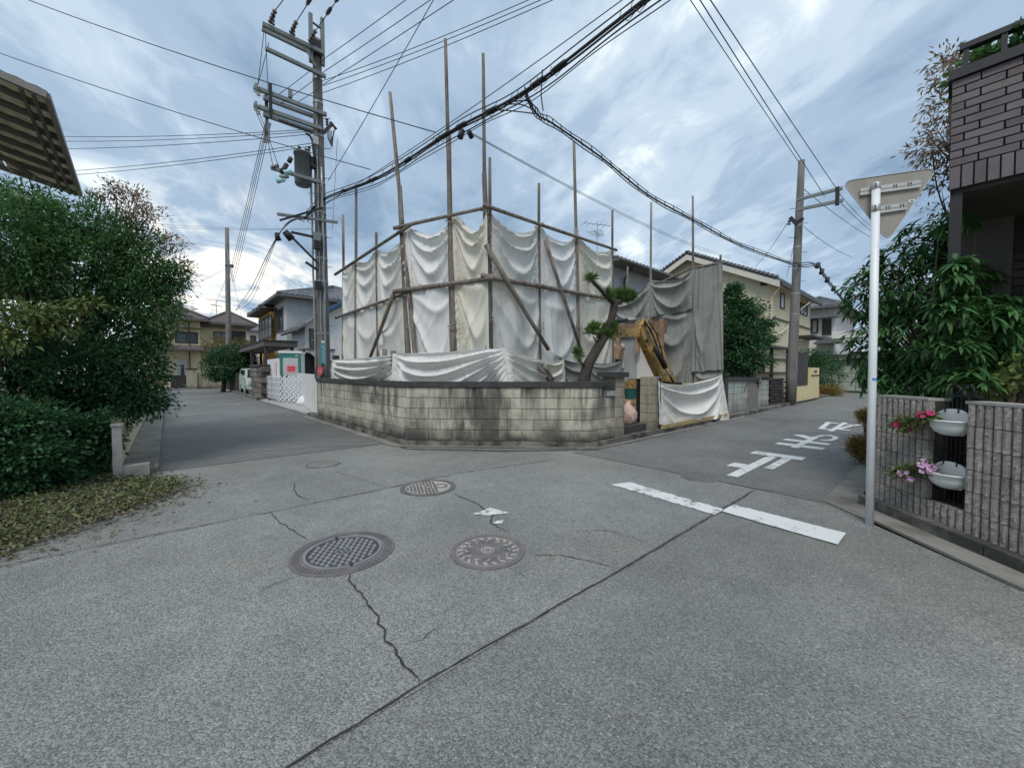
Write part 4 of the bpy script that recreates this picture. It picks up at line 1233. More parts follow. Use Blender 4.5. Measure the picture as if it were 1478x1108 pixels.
# ---------------------------------------------------------------- excavator
YX = 5.55
ex = thing('excavator', 'yellow excavator with worn angled boom parked behind the white entrance sheet', 'excavator', OY(962, 550, YX))
def limb(px, w, name, mat, thick=0.26, yy=YX, parent=ex):
    """plate box section whose outline follows the arm"""
    pts = [OY(*p, yy) for p in px]
    m = MB()
    m.prism([p - Vector((0, thick / 2, 0)) for p in pts], (0, thick, 0))
    o = m.build(name, M[mat], parent)
    return o
bo = limb([(951, 548), (936, 516), (923, 487), (920, 474), (926, 461), (933, 462), (941, 476), (953, 505), (971, 549)], 0, 'boom', 'digger', 0.20)
ar = limb([(919, 486), (884, 487), (881, 487), (878, 482), (879, 477), (884, 477), (910, 474), (921, 474)], 0, 'arm', 'digger', 0.16)
for x, y in ((926, 468), (928, 492)):
    p = OY(x, y, YX)
    m = MB(); m.tube([p - Vector((0, 0.13, 0)), p + Vector((0, 0.13, 0))], 0.055, 10); m.build('pin', M['grease'], bo)
m = MB(); m.tube([OY(946, 502, YX - 0.25), OY(960, 530, YX - 0.25)], 0.075, 10); c_ = m.build('hydraulic_cylinder', M['grease'], ex, True)
m = MB(); m.tube([OY(958, 526, YX - 0.25), OY(972, 551, YX - 0.25)], 0.036, 8); m.build('rod', M['chrome'], c_, True)
m = MB(); m.tube([OY(886, 464, YX), OY(905, 462, YX)], 0.055, 8); c_ = m.build('hydraulic_cylinder', M['grease'], ex, True)
m = MB(); m.tube([OY(903, 462, YX), OY(925, 459, YX)], 0.030, 8); m.build('rod', M['chrome'], c_, True)
m = MB(); m.tube([OY(930, 463, YX - 0.17), OY(941, 480, YX - 0.19), OY(949, 500, YX - 0.2), OY(950, 512, YX - 0.2)], 0.022, 6); m.build('hose', M['black'], ex, True)
m = MB(); m.tube([OY(936, 463, YX - 0.17), OY(947, 480, YX - 0.22), OY(954, 502, YX - 0.24), OY(958, 520, YX - 0.24)], 0.018, 6); m.build('hose', M['black'], ex, True)
m = MB()
for i, x in enumerate((886, 891, 896)):
    p = OY(x, 481.5, YX - 0.083)
    m.obox(p, (0.028, 0, 0.01), (0, 0.002, 0), (0.0, 0, 0.032)); m.obox(p + Vector((0.04, 0, 0.0)), (0.012, 0, 0), (0, 0.002, 0), (0, 0, 0.014))
m.build('lettering', M['grease'], ar)
px_ = OY(962, 550, YX)
m = MB(); m.box(px_.x - 0.25, px_.x + 0.9, YX + 0.1, YX + 1.5, 0.62, 1.12); m.build('upper_body', M['digger'], ex)
m = MB(); m.box(px_.x - 0.25, px_.x + 0.35, YX - 0.3, YX + 0.1, 0.65, 1.1); m.build('boom_foot', M['grease'], ex)
m = MB(); m.box(px_.x - 0.2, px_.x + 0.8, YX + 0.3, YX + 1.2, 1.122, 1.2); m.build('engine_cover', M['beam'], ex)
for s in (0.0, 1.15):
    m = MB()
    pts = [(px_.x - 0.5, YX + s, 0.1), (px_.x + 0.8, YX + s, 0.1), (px_.x + 0.95, YX + s, 0.25), (px_.x + 0.85, YX + s, 0.5), (px_.x - 0.55, YX + s, 0.5), (px_.x - 0.65, YX + s, 0.25)]
    m.prism(pts, (0, 0.35, 0)); m.build('track', M['tyre'], ex)

# ---------------------------------------------------------------- foliage helper
def leaf_cloud(name, mat, parent, pts, dirs, L, W, droop=0.25, curl=0.2, kind=None, seed=0):
    """pts: n x 3 leaf bases, dirs: n x 3 growing directions; every leaf is a folded four-point blade"""
    r = np.random.default_rng(seed)
    n = len(pts)
    d = dirs + r.normal(0, 0.45, (n, 3))
    d[:, 2] -= droop
    d /= np.linalg.norm(d, axis=1, keepdims=True) + 1e-9
    up = r.normal(0, 0.5, (n, 3)) + np.array([0, 0, 1.0])
    s = np.cross(d, up)
    s /= np.linalg.norm(s, axis=1, keepdims=True) + 1e-9
    nn = np.cross(s, d)
    k = r.uniform(0.65, 1.3, (n, 1))
    ll, ww = L * k, W * k
    a = pts
    b = pts + d * ll * 0.45 + s * ww * 0.5 + nn * ww * curl
    c = pts + d * ll - nn * ll * 0.12
    e = pts + d * ll * 0.45 - s * ww * 0.5 + nn * ww * curl
    V = np.stack([a, b, c, e], 1).reshape(-1, 3) - np.array(base_of(parent) if parent else (0, 0, 0))
    me = bpy.data.meshes.new(name)
    me.vertices.add(4 * n); me.vertices.foreach_set('co', V.astype(np.float32).ravel())
    i = np.arange(n) * 4
    F = np.stack([i, i + 1, i + 2, i, i + 2, i + 3], 1).ravel().astype(np.int32)
    me.loops.add(6 * n); me.loops.foreach_set('vertex_index', F)
    me.polygons.add(2 * n); me.polygons.foreach_set('loop_start', np.arange(2 * n, dtype=np.int32) * 3)
    me.polygons.foreach_set('loop_total', np.full(2 * n, 3, np.int32))
    me.update(calc_edges=True); me.validate()
    me.materials.append(mat)
    o = bpy.data.objects.new(name, me)
    COL.objects.link(o)
    o.parent = parent
    if kind:
        o['kind'] = kind
    return o
def clumps(blobs, twigs, per, sig, seed=0, shell=0.55):
    """leaf positions gathered round twig ends spread through ellipsoids: ((centre), (radii), weight)"""
    r = np.random.default_rng(seed)
    P, D, T = [], [], []
    wsum = sum(b[2] for b in blobs)
    for c, rad, w in blobs:
        m = max(2, int(twigs * w / wsum))
        v = r.normal(0, 1, (m, 3)); v /= np.linalg.norm(v, axis=1, keepdims=True)
        q = shell + (1.08 - shell) * r.random((m, 1)) ** 0.6
        tip = np.array(c) + v * q * np.array(rad)
        T.append(tip)
        k = r.poisson(per, m) + 1
        idx = np.repeat(np.arange(m), k)
        off_ = r.normal(0, sig, (len(idx), 3)) * np.array([1, 1, 0.7])
        along = -v[idx] * np.abs(r.normal(0, sig * 1.5, (len(idx), 1)))
        P.append(tip[idx] + off_ + along)
        D.append(v[idx] * 0.8 + off_ / sig * 0.35)
    return np.concatenate(P), np.concatenate(D), np.concatenate(T)
def branches(parent, root, tips, r0, mat, seed=0, sides=5, name='branch'):
    rr = random.Random(seed)
    for t in tips:
        a, b = Vector(root), Vector(t)
        mid = a.lerp(b, 0.45) + Vector((rr.uniform(-.1, .1), rr.uniform(-.1, .1), rr.uniform(0.0, .2))) * (b - a).length
        m = MB()
        pts = [a * (1 - s) ** 2 + mid * 2 * s * (1 - s) + b * s * s for s in [i / 7 for i in range(8)]]
        m.tube(pts, [r0 * (1 - 0.85 * i / 7) for i in range(8)], sides)
        m.build(name, mat, parent, True)

# pruned pine leaning behind the wall
pp = lambda x, y: OY(x, y, 5.05)
pn = thing('pine_tree', 'hard-pruned crooked black pine leaning out behind the block wall', 'tree', Vector((pp(843, 552).x, 5.05, 0.1)))
tr = [pp(841, 566), pp(843, 548), pp(848, 528), pp(862, 503), pp(874, 484), pp(882, 462), pp(886, 445), pp(887, 434)]
m = MB(); m.tube(tr, [0.135, 0.125, 0.115, 0.105, 0.092, 0.085, 0.09, 0.075], 12); m.build('trunk', M['bark'], pn, True)
for pts, r0 in (([pp(887, 440), pp(876, 428), pp(862, 413), pp(853, 404)], 0.05), ([pp(886, 440), pp(897, 434), pp(906, 430)], 0.06), ([pp(872, 487), pp(862, 482), pp(852, 480), pp(848, 478)], 0.028), ([pp(868, 490), pp(860, 492), pp(856, 486)], 0.02), ([pp(846, 530), pp(836, 521), pp(834, 516)], 0.02)):
    m = MB(); m.tube(pts, [r0 * (1 - 0.12 * i) for i in range(len(pts))], 8); m.build('branch', M['bark'], pn, True)
bl = [((*pp(909, 428),), (0.17, 0.15, 0.10), 3), ((*pp(897, 424),), (0.16, 0.15, 0.10), 2.5), ((*pp(880, 424),), (0.10, 0.1, 0.06), 1), ((*pp(854, 402),), (0.08, 0.08, 0.05), 0.9), ((*pp(880, 476),), (0.14, 0.13, 0.13), 3),
      ((*pp(858, 474),), (0.12, 0.1, 0.06), 1.2), ((*pp(852, 480),), (0.05, 0.05, 0.05), 0.4), ((*pp(835, 511),), (0.06, 0.06, 0.08), 0.8), ((*pp(872, 484),), (0.10, 0.1, 0.1), 1.5)]
P, D, T = clumps(bl, 170, 34, 0.02, 5, 0.3)
D = D * 0.9 + np.array([0, 0, 0.55])
leaf_cloud('needles', M['needle'], pn, P, D, 0.13, 0.009, 0.0, 0.2, 'stuff', 6)
# ---------------------------------------------------------------- houses
def window(parent, ax, c, x0, y0, x1, y1, fmat='bronze', pmat='glass', bars=1, w=0.06, name='window', hbar=False, d=0.05):
    """window in a wall plane ax = c whose front faces the negative axis; opening given by its sight-line corners"""
    f = OX if ax == 'X' else OY
    a, b = f(x0, y0, c), f(x1, y1, c)
    i = 1 if ax == 'X' else 0
    u0, u1 = sorted((a[i], b[i]))
    z0, z1 = sorted((a.z, b.z))
    return window_at(parent, ax, c, u0, u1, z0, z1, fmat, pmat, bars, w, name, hbar, d)
def window_at(parent, ax, c, u0, u1, z0, z1, fmat='bronze', pmat='glass', bars=1, w=0.06, name='window', hbar=False, d=0.05):
    def bx(m, a0, a1, b0, b1, d0, d1):
        if ax == 'X':
            m.box(c - d1, c - d0, a0, a1, b0, b1)
        else:
            m.box(a0, a1, c - d1, c - d0, b0, b1)
    m = MB()
    bx(m, u0, u0 + w, z0, z1, 0.004, d)
    bx(m, u1 - w, u1, z0, z1, 0.004, d)
    bx(m, u0 + w, u1 - w, z1 - w, z1, 0.004, d)
    bx(m, u0 + w, u1 - w, z0, z0 + w, 0.004, d)
    for k in range(1, bars + 1):
        q = u0 + (u1 - u0) * k / (bars + 1)
        bx(m, q - w * 0.4, q + w * 0.4, z0 + w, z1 - w, 0.004, d * 0.8)
    if hbar:
        q = (z0 + z1) / 2
        bx(m, u0 + w, u1 - w, q - w * 0.3, q + w * 0.3, 0.004, d * 0.7)
    o = m.build(name, M[fmat], parent)
    for k in range(bars + 1):
        m = MB()
        bx(m, u0 + w + (u1 - u0 - 2 * w) * k / (bars + 1), u0 + w + (u1 - u0 - 2 * w) * (k + 1) / (bars + 1) - 0.004, z0 + w, z1 - w, 0.004, 0.02)
        m.build('pane', M[pmat], o)
    return o
def hip_roof(parent, x0, x1, y0, y1, z, h, mat, over=0.6, thick=0.14, ridge=None, rows=0):
    x0, x1, y0, y1 = x0 - over, x1 + over, y0 - over, y1 + over
    w = min(x1 - x0, y1 - y0) / 2
    if (x1 - x0) >= (y1 - y0):
        r = [(x0 + w, (y0 + y1) / 2), (x1 - w, (y0 + y1) / 2)]
    else:
        r = [((x0 + x1) / 2, y0 + w), ((x0 + x1) / 2, y1 - w)]
    m = MB()
    e = [(x0, y0), (x1, y0), (x1, y1), (x0, y1)]
    vs = [(*p, z) for p in e] + [(*p, z + thick) for p in e] + [(*p, z + thick + h) for p in r]
    if (x1 - x0) >= (y1 - y0):
        top = [(4, 5, 9, 8), (5, 6, 9), (6, 7, 8, 9), (7, 4, 8)]
    else:
        top = [(4, 5, 8), (5, 6, 9, 8), (6, 7, 9), (7, 4, 8, 9)]
    m.add(vs, [(3, 2, 1, 0), (0, 1, 5, 4), (1, 2, 6, 5), (2, 3, 7, 6), (3, 0, 4, 7)] + top)
    ro = m.build('roof', M[mat], parent)
    # ridge and hip caps
    m = MB()
    V = [Vector(v) for v in vs]
    for a, b in ((8, 9), (4, 8), (5, 8 if (x1 - x0) < (y1 - y0) else 9), (6, 9), (7, 9 if (x1 - x0) < (y1 - y0) else 8)):
        if (V[a] - V[b]).length > 0.05:
            m.tube([V[a] + Vector((0, 0, 0.03)), V[b] + Vector((0, 0, 0.03))], 0.11, 6)
    m.build('ridge_cap', M[mat], ro, True)
    if rows:
        # rows of pan tiles laid up each visible slope
        mt = MB()
        def slope(A, B, C, D):            # eave A-B, ridge D-C
            A, B, C, D = map(Vector, (A, B, C, D))
            nrm = (B - A).cross(D - A).normalized()
            if nrm.z < 0:
                nrm = -nrm
            L = (B - A).length
            cols = max(3, int(L / 0.30))
            for j in range(rows):
                for i in range(cols):
                    def q(s, t):
                        return (A.lerp(B, s)).lerp(D.lerp(C, s), t)
                    s0, s1 = i / cols, (i + 1) / cols
                    t0, t1 = j / rows, (j + 1) / rows + 0.02
                    sm = (s0 + s1) / 2
                    mt.add([q(s0, t0) + nrm * 0.02, q(sm, t0) + nrm * 0.085, q(s1, t0) + nrm * 0.02, q(s1, t1) + nrm * 0.01, q(sm, t1) + nrm * 0.06, q(s0, t1) + nrm * 0.01,
                            q(s0, t0), q(sm, t0), q(s1, t0)], [(0, 1, 4, 5), (1, 2, 3, 4), (6, 7, 1, 0), (7, 8, 2, 1)])
        if (x1 - x0) >= (y1 - y0):
            slope(vs[4], vs[5], vs[9], vs[8]); slope(vs[7], vs[4], vs[8], vs[8])
        else:
            slope(vs[4], vs[5], vs[8], vs[8]); slope(vs[7], vs[4], vs[8], vs[9])
        o = mt.build('roof_tile', M[mat], ro)
        o['kind'] = 'stuff'
    m = MB()
    for a, b in ((0, 1), (0, 3)):
        m.tube([V[a] + Vector((0, 0, 0.02)), V[b] + Vector((0, 0, 0.02))], 0.07, 6)
    m.build('eaves_gutter', M['eave'], ro)
    return ro
def strip(parent, name, ax, c, u0, u1, z0, z1, d0, d1, mat):
    m = MB()
    if ax == 'X':
        m.box(c - d1, c - d0, u0, u1, z0, z1)
    else:
        m.box(u0, u1, c - d1, c - d0, z0, z1)
    return m.build(name, M[mat], parent)

# cream house closing the far lane
YB = 46.0
bh = thing('house', 'cream two-storey house with brown hipped roofs closing the far end of the lane', 'house', (3, YB + 4, 0))
q = lambda x, y: OY(x, y, YB)
xl, xm, xr = q(205, 500).x, q(288, 500).x, q(357, 500).x
ze = q(300, 467).z
MB().box(xl, xm, YB - 1.2, YB + 8, 0.05, ze).build('wall', M['cream'], bh)
MB().box(xm + 0.003, xr, YB, YB + 8, 0.05, ze - 0.05).build('wall', M['cream'], bh)
hip_roof(bh, xl, xm, YB - 1.2, YB + 7, ze, 1.5, 'brown_roof', 0.7, 0.2)
hip_roof(bh, xm + 1.0, xr, YB, YB + 7, ze - 0.06, 1.3, 'brown_roof', 0.7, 0.2)
YF = YB - 1.2
window(bh, 'Y', YF, 252, 478, 286, 496, 'bronze', 'glass', 1, 0.12)
window(bh, 'Y', YB, 308, 478, 331, 495.5, 'bronze', 'curtain_glass', 1, 0.1)
window(bh, 'Y', YB, 332, 477, 355, 497, 'bronze', 'glass', 0, 0.1, 'shutter_box')
window(bh, 'Y', YB, 276, 524, 292, 536, 'bronze', 'glass', 1, 0.1)
a, b = OY(252, 472, YF), OY(290, 475, YF)
strip(bh, 'window_hood', 'Y', YF, a.x, b.x, b.z, a.z, 0.003, 0.6, 'eave')
a, b = q(291, 472), q(357, 475)
strip(bh, 'window_hood', 'Y', YB, a.x, b.x, b.z, a.z, 0.003, 0.6, 'eave')
z1, z0 = q(300, 500).z, q(300, 507.5).z
for u0, u1, c in ((xl, q(292, 500).x, YF), (q(270, 500).x + 0.2, xr, YB)):
    m = MB()
    m.prism([(u0, c - 0.002, z1), (u0, c - 1.3, z0 + 0.1), (u0, c - 1.3, z0 - 0.06), (u0, c - 0.002, z0 - 0.06)], (u1 - u0, 0, 0))
    m.build('lean_roof', M['brown_roof'], bh)
strip(bh, 'band', 'Y', YB, xm + 0.01, xr, q(300, 498.5).z, q(300, 497).z, 0.003, 0.05, 'offwhite')
a, b = OY(256, 520, YF - 0.05), OY(271, 556, YF - 0.05)
dr = strip(bh, 'door', 'Y', YF, a.x, b.x, 0.1, a.z, 0.003, 0.08, 'cabin')
strip(bh, 'door_pane', 'Y', YF, (a.x + b.x) / 2 - 0.12, (a.x + b.x) / 2 + 0.12, 0.6, a.z - 0.35, 0.081, 0.09, 'glass')
strip(bh, 'downpipe', 'Y', YF, OY(272.5, 500, YF).x, OY(274, 500, YF).x, 0.1, ze, 0.003, 0.1, 'bronze')
t = thing('front_gate', 'low grey lattice gate in front of the far cream house', 'gate', OY(258, 556, YF - 3).xy.to_3d())
a, b = OY(247, 541, YF - 3), OY(271, 556, YF - 3)
for i in range(13):
    x = a.x + (b.x - a.x) * i / 12
    MB().box(x - 0.05, x + 0.05, YF - 3.03, YF - 2.97, 0.1, a.z).build('gate_bar', M['darkwall'], t)
for z in (0.25, a.z - 0.1):
    MB().box(a.x, b.x, YF - 3.06, YF - 3.031, z - 0.05, z + 0.05).build('gate_rail', M['darkwall'], t)
t = thing('block_wall', 'low cream block wall with pillars in front of the far house', 'wall', OY(300, 556, YF - 3).xy.to_3d())
a, b = OY(272, 541, YF - 3), OY(325, 557, YF - 3)
lay(t, (a.x, YF - 3), (b.x, YF - 3), 0.05, 4, 0.85, 0.33, 0.2, M['pier_block'])
MB().box(a.x, b.x, YF - 2.98, YF - 2.85, 0, 1.35).build('mortar', M['mortar'], t)
for x in (a.x + 0.2, a.x + 1.9):
    MB().box(x - 0.35, x + 0.35, YF - 3.2, YF - 2.8, 0, 1.62).build('pillar', M['pier_block'], t)
    MB().box(x - 0.4, x + 0.4, YF - 3.25, YF - 2.75, 1.621, 1.72).build('pillar_cap', M['coping'], t)
an = thing('television_antenna', 'thin television antenna rising behind the far cream house roof', 'antenna', DD(312, 455, 42))
def antenna(t, top, mast, arms, r=0.02):
    m = MB(); m.tube([top - Vector((0, 0, mast)), top], r, 5); m.build('mast', M['steel'], t)
    for dz, L, ang in arms:
        d = Vector((math.cos(ang), math.sin(ang), 0))
        m = MB(); c0 = top - Vector((0, 0, dz)); m.tube([c0 - d * L / 2, c0 + d * L / 2], r * 0.8, 5)
        s = Vector((-d.y, d.x, 0))
        for k in range(6):
            p = c0 + d * L * (k / 5 - 0.5)
            w = 0.32 - 0.03 * k
            m.tube([p - s * w, p + s * w], r * 0.6, 4)
        m.build('element', M['steel'], t)
antenna(an, DD(312, 433, 42), 2.2, [(0.05, 1.8, 0.3), (0.6, 1.4, 0.8)], 0.03)
t = thing('house', 'sliver of a pale far house between the cream house and the ochre one', 'house', DD(366, 540, 48).xy.to_3d())
a, b = OY(357, 478, 58), OY(374, 478, 58)
MB().box(a.x, b.x + 6, 58, 64, 0.05, a.z).build('wall', M['white'], t)
hip_roof(t, a.x, b.x + 6, 58, 64, a.z, 1.6, 'tile', 0.5, 0.15)
window(t, 'Y', 58, 361, 484, 370, 500, 'bronze', 'glass', 0, 0.12)

# blue-grey and ochre house beside the lane
XH = 5.6
gh = thing('house', 'blue-grey rendered two-storey house with grey tiled roof and ochre wing', 'house', (8, 30, 0))
cy = OX(413, 432, XH).y
ze = OX(413, 430, XH).z
y2 = OX(396, 440, XH).y
MB().box(XH, XH + 8, cy, y2, 0.05, ze).build('wall', M['bluegrey'], gh)
ro = hip_roof(gh, XH, XH + 8, cy, y2 + 4.5, ze, 1.75, 'tile', 0.55, 0.16, rows=9)
window(gh, 'X', XH, 401, 447, 409.5, 478, 'bronze', 'glass', 0, 0.14)
strip(gh, 'shutter_case', 'X', XH, OX(400.2, 460, XH).y + 0.4, OX(400.2, 460, XH).y, OX(400.2, 479, XH).z, OX(400.2, 444, XH).z, 0.003, 0.12, 'bronze')
xo = XH - 0.25
y3 = OX(373, 450, xo).y
MB().box(xo, XH + 8, y2 + 0.004, y3, 0.05, OX(385, 452, xo).z).build('ochre_wall', M['yellow'], gh)
hip_roof(gh, xo, XH + 8, y2 + 0.6, y3, OX(388, 447, xo).z, 1.0, 'tile', 0.6, 0.15)
window(gh, 'X', xo, 374, 463, 393, 487, 'bronze', 'curtain_glass', 3, 0.14, hbar=True)
a, b = OX(371, 460, xo), OX(393, 454, xo)
MB().box(xo - 0.8, xo - 0.003, y2 + 0.1, y3 - 0.3, a.z - 0.05, a.z + 0.12).build('window_hood', M['eave'], gh)
strip(gh, 'band', 'X', XH, cy, y2, OX(404, 500, XH).z, OX(404, 498, XH).z, 0.003, 0.04, 'offwhite')
cp_ = thing('carport', 'dark flat-roofed carport in front of the ochre house wing', 'carport', (4.6, 30, 0))
a, b = OX(351, 508, 3.7), OX(419, 499, 4.4)
zc = 2.75
ya, yb_ = 23.5, 33.5
MB().box(3.75, 5.3, ya, yb_, zc, zc + 0.28).build('roof', M['eave'], cp_)
MB().box(3.70, 5.35, ya - 0.05, yb_ + 0.05, zc + 0.281, zc + 0.33).build('fascia', M['dark_metal'], cp_)
for x, y in ((3.9, 23.8), (5.1, 23.8), (3.9, 33.2), (5.1, 33.2), (3.9, 28.4)):
    MB().box(x - 0.07, x + 0.07, y - 0.07, y + 0.07, 0.05, zc).build('post', M['bronze'], cp_)

# small white house with blue ridge between the pole and the lane
YW = 23.5
wh = thing('house', 'small white house with blue-edged tiled gable and dark arched entrance', 'house', (7, 20, 0))
q = lambda x, y: OY(x, y, YW)
el, er = q(427, 474), q(500, 436)
zl = el.z - 0.12
slope_ = (er.z - el.z) / (er.x - el.x)
xw0 = q(441, 500).x
xe = er.x + 1.2
pts = [(xw0, YW, 0.05), (xe, YW, 0.05), (xe, YW, zl + slope_ * (xe - el.x)), (xw0, YW, zl + slope_ * (xw0 - el.x))]
MB().prism(pts, (0, 3.2, 0)).build('wall', M['white'], wh)
m = MB()
m.prism([(el.x, YW - 0.45, zl + 0.02), (xe, YW - 0.45, zl + 0.02 + slope_ * (xe - el.x)), (xe, YW - 0.45, zl + 0.16 + slope_ * (xe - el.x)), (el.x, YW - 0.45, zl + 0.16)], (0, 3.7, 0))
rf = m.build('roof', M['tile'], wh)
m = MB()
sl = Vector((1, 0, slope_)).normalized()
nn = Vector((-slope_, 0, 1)).normalized()
L = (Vector((xe, 0, 0)) - Vector((el.x, 0, 0))).length * math.sqrt(1 + slope_ ** 2)
for i in range(10):
    for j in range(8):
        p = Vector((el.x, YW - 0.45 + 0.44 * j, zl + 0.165)) + sl * (L * i / 10)
        m.add([p, p + sl * 0.24 * 1.2, p + sl * 0.288 + Vector((0, 0.43, 0)), p + Vector((0, 0.43, 0)), p + nn * 0.06 + Vector((0, 0.2, 0)), p + sl * 0.288 + nn * 0.05 + Vector((0, 0.2, 0))], [(0, 1, 5, 4), (4, 5, 2, 3), (0, 4, 3)])
m.build('roof_tile', M['tile'], rf)['kind'] = 'stuff'
m = MB(); m.bar(Vector((el.x + 0.9, YW - 0.46, zl + 0.25 + slope_ * 0.9)), Vector((xe, YW - 0.46, zl + 0.25 + slope_ * (xe - el.x))), 0.2, 0.14); m.build('blue_ridge', M['blue_ridge'], rf)
m = MB(); m.tube([(el.x - 0.05, YW - 0.45, zl), (el.x - 0.05, YW + 3.2, zl)], 0.07, 6); m.build('eaves_gutter', M['eave'], rf)
window(wh, 'Y', YW, 446, 474, 460, 503, 'bronze', 'glass', 1, 0.07)
strip(wh, 'window_box', 'Y', YW, q(443, 504).x, q(463, 504).x, q(450, 507).z, q(450, 503.5).z, 0.003, 0.45, 'eave')
# porch wall with a half-arched dark opening
xa, xb, xc = q(431, 520).x, q(447, 520).x, q(470, 520).x
za = q(440, 507).z
p0, p1 = q(433, 508), q(447, 528)
arch = [(xa, YW - 1.6, 0.05), (xa, YW - 1.6, za)] + [(xc, YW - 1.6, za), (xc, YW - 1.6, 0.05)]
ar_pts = []
for k in range(9):
    t_ = k / 8 * math.pi / 2
    ar_pts.append((xa + (xb - xa) * math.sin(t_), YW - 1.6, p1.z + (za - 0.12 - p1.z) * math.cos(t_)))
poly = [(xa, YW - 1.6, za), (xc, YW - 1.6, za), (xc, YW - 1.6, 0.05), (xb, YW - 1.6, 0.05)] + ar_pts[::-1][0:]
MB().prism(poly, (0, 0.18, 0)).build('arch_wall', M['bluegrey'], wh)
MB().box(xa - 0.02, xc + 0.02, YW - 1.66, YW - 0.004, za + 0.002, za + 0.10).build('porch_roof', M['eave'], wh)
MB().box(xa, xb + 0.05, YW - 0.9, YW - 0.7, 0.06, za).build('painted_arch_shade', M['black'], wh)  # black slab paints the shade inside the arched opening
# low yard wall, ledge and meter box by the big pole
t = thing('yard_ledge', 'pale ledge with a green meter box behind the big utility pole', 'ledge', (5.3, 15.4, 0.1))
a, b = OY(479, 522, 15.2), OY(497, 526, 15.2)
MB().box(a.x - 0.1, b.x + 0.8, 15.2, 15.6, 0.1, a.z - 0.05).build('base_wall', M['white'], t)
MB().box(a.x - 0.16, b.x + 0.86, 15.12, 15.66, a.z - 0.048, a.z + 0.05).build('ledge_top', M['coping'], t)
c = OY(485.5, 518, 15.3)
MB().box(c.x - 0.09, c.x + 0.09, 15.25, 15.5, a.z + 0.051, a.z + 0.24).build('meter_box', M['darkwall'], t)

# house behind the grey sheets
YO = 10.0
oh = thing('house', 'pale grey house with dark tiled eaves rising behind the grey sheets', 'house', (18, 11, 0.1))
q = lambda x, y: OY(x, y, YO)
e0, e1 = OY(888, 373, YO - 0.6), OY(985, 392, YO - 0.6)
xo0, xo1 = q(880, 400).x, e1.x + 1.2
MB().box(xo0 + 0.3, xo1, YO, YO + 5, 0.1, e0.z + 0.05).build('wall', M['bluegrey'], oh)
m = MB(); m.prism([(xo0 - 0.4, YO - 0.65, e0.z - 0.05), (xo0 - 0.4, YO - 0.65, e0.z + 0.07), (xo0 - 0.4, YO + 2.4, e0.z + 0.62), (xo0 - 0.4, YO + 5.5, e0.z + 0.07), (xo0 - 0.4, YO + 5.5, e0.z - 0.05)], (xo1 - xo0 + 1.0, 0, 0)); rf = m.build('roof', M['tile'], oh)
m = MB()
for i in range(int((xo1 - xo0 + 0.9) / 0.3)):
    x = xo0 - 0.38 + i * 0.30
    m.tube([(x, YO - 0.68, e0.z + 0.09), (x, YO + 2.4, e0.z + 0.65)], 0.06, 5)
m.build('roof_tile', M['tile'], rf)['kind'] = 'stuff'
m = MB(); m.tube([(xo0 - 0.4, YO - 0.72, e0.z - 0.02), (xo1 + 0.5, YO - 0.72, e0.z - 0.02)], 0.07, 6); m.build('eaves_gutter', M['eave'], rf)
m = MB(); c_ = OY(903, 372, YO + 0.4); m.lathe((c_.x, YO + 0.4, e0.z + 0.25), [(0, 0), (0.2, 0.02), (0.26, 0.2), (0.14, 0.34), (0, 0.38)], 10); m.tube([(c_.x, YO + 0.4, e0.z + 0.45), (c_.x - 1.2, YO + 2.4, e0.z + 0.8)], 0.12, 7); m.build('ridge_end', M['tile'], rf, True)
a = q(898, 395)
m = MB(); m.tube([(a.x - 0.2, YO - 0.68, e0.z - 0.08), (a.x, YO - 0.12, e0.z - 0.55), (a.x, YO - 0.12, 1.5)], 0.05, 6); m.build('downpipe', M['bronze'], oh, True)
an = thing('television_antenna', 'television antenna on a mast beside the last pole of the scaffold front', 'antenna', DD(862, 380, 15))
antenna(an, DD(862, 322, 15), 1.9, [(0.05, 1.1, -0.45), (0.40, 0.7, 0.3)], 0.014)

# big cream house on the side street
YC = 6.5
ch = thing('house', 'pale cream gabled house with white barge boards behind the dark garden tree', 'house', (28, 9, 0.1))
cx_ = OY(1112, 400, YC).x
rx = OY(1170, 420, YC).x
ze = OX(1112, 398, cx_).z
gl = OX(965, 388, cx_)
ap = OX(997, 366, cx_)
MB().prism([(cx_, YC, 0.1), (cx_, 2 * ap.y - YC, 0.1), (cx_, 2 * ap.y - YC, ze - 0.1), (cx_, ap.y, ap.z - 0.25), (cx_, YC, ze - 0.1)], (rx - cx_, 0, 0)).build('wall', M['cream2'], ch)
sl = (ap.z - ze) / (ap.y - YC)
m = MB()
for s in (1, -1):
    yo = ap.y - s * (ap.y - YC + 0.55)
    zo = ap.z - sl * (ap.y - YC + 0.55)
    m.prism([(cx_ - 0.5, ap.y, ap.z), (cx_ - 0.5, yo, zo), (cx_ - 0.5, yo, zo - 0.16), (cx_ - 0.5, ap.y, ap.z - 0.16)], (rx - cx_ + 1.0, 0, 0))
rf = m.build('roof', M['tile'], ch)
for s in (1, -1):
    yo = ap.y - s * (ap.y - YC + 0.55)
    zo = ap.z - sl * (ap.y - YC + 0.55)
    MB().prism([(cx_ - 0.54, ap.y, ap.z - 0.165), (cx_ - 0.54, yo, zo - 0.165), (cx_ - 0.54, yo, zo - 0.48), (cx_ - 0.54, ap.y, ap.z - 0.48)], (0.10, 0, 0)).build('barge_board', M['offwhite'], rf)
    m = MB()
    for k in range(24):
        y_ = ap.y + (yo - ap.y) * k / 24
        z_ = ap.z + (zo - ap.z) * k / 24
        m.lathe((cx_ - 0.46, y_, z_ + 0.02), [(0.16, -0.06), (0.15, 0.04), (0.0, 0.07)], 7)
    m.build('verge_tile', M['tile'], rf)['kind'] = 'stuff'
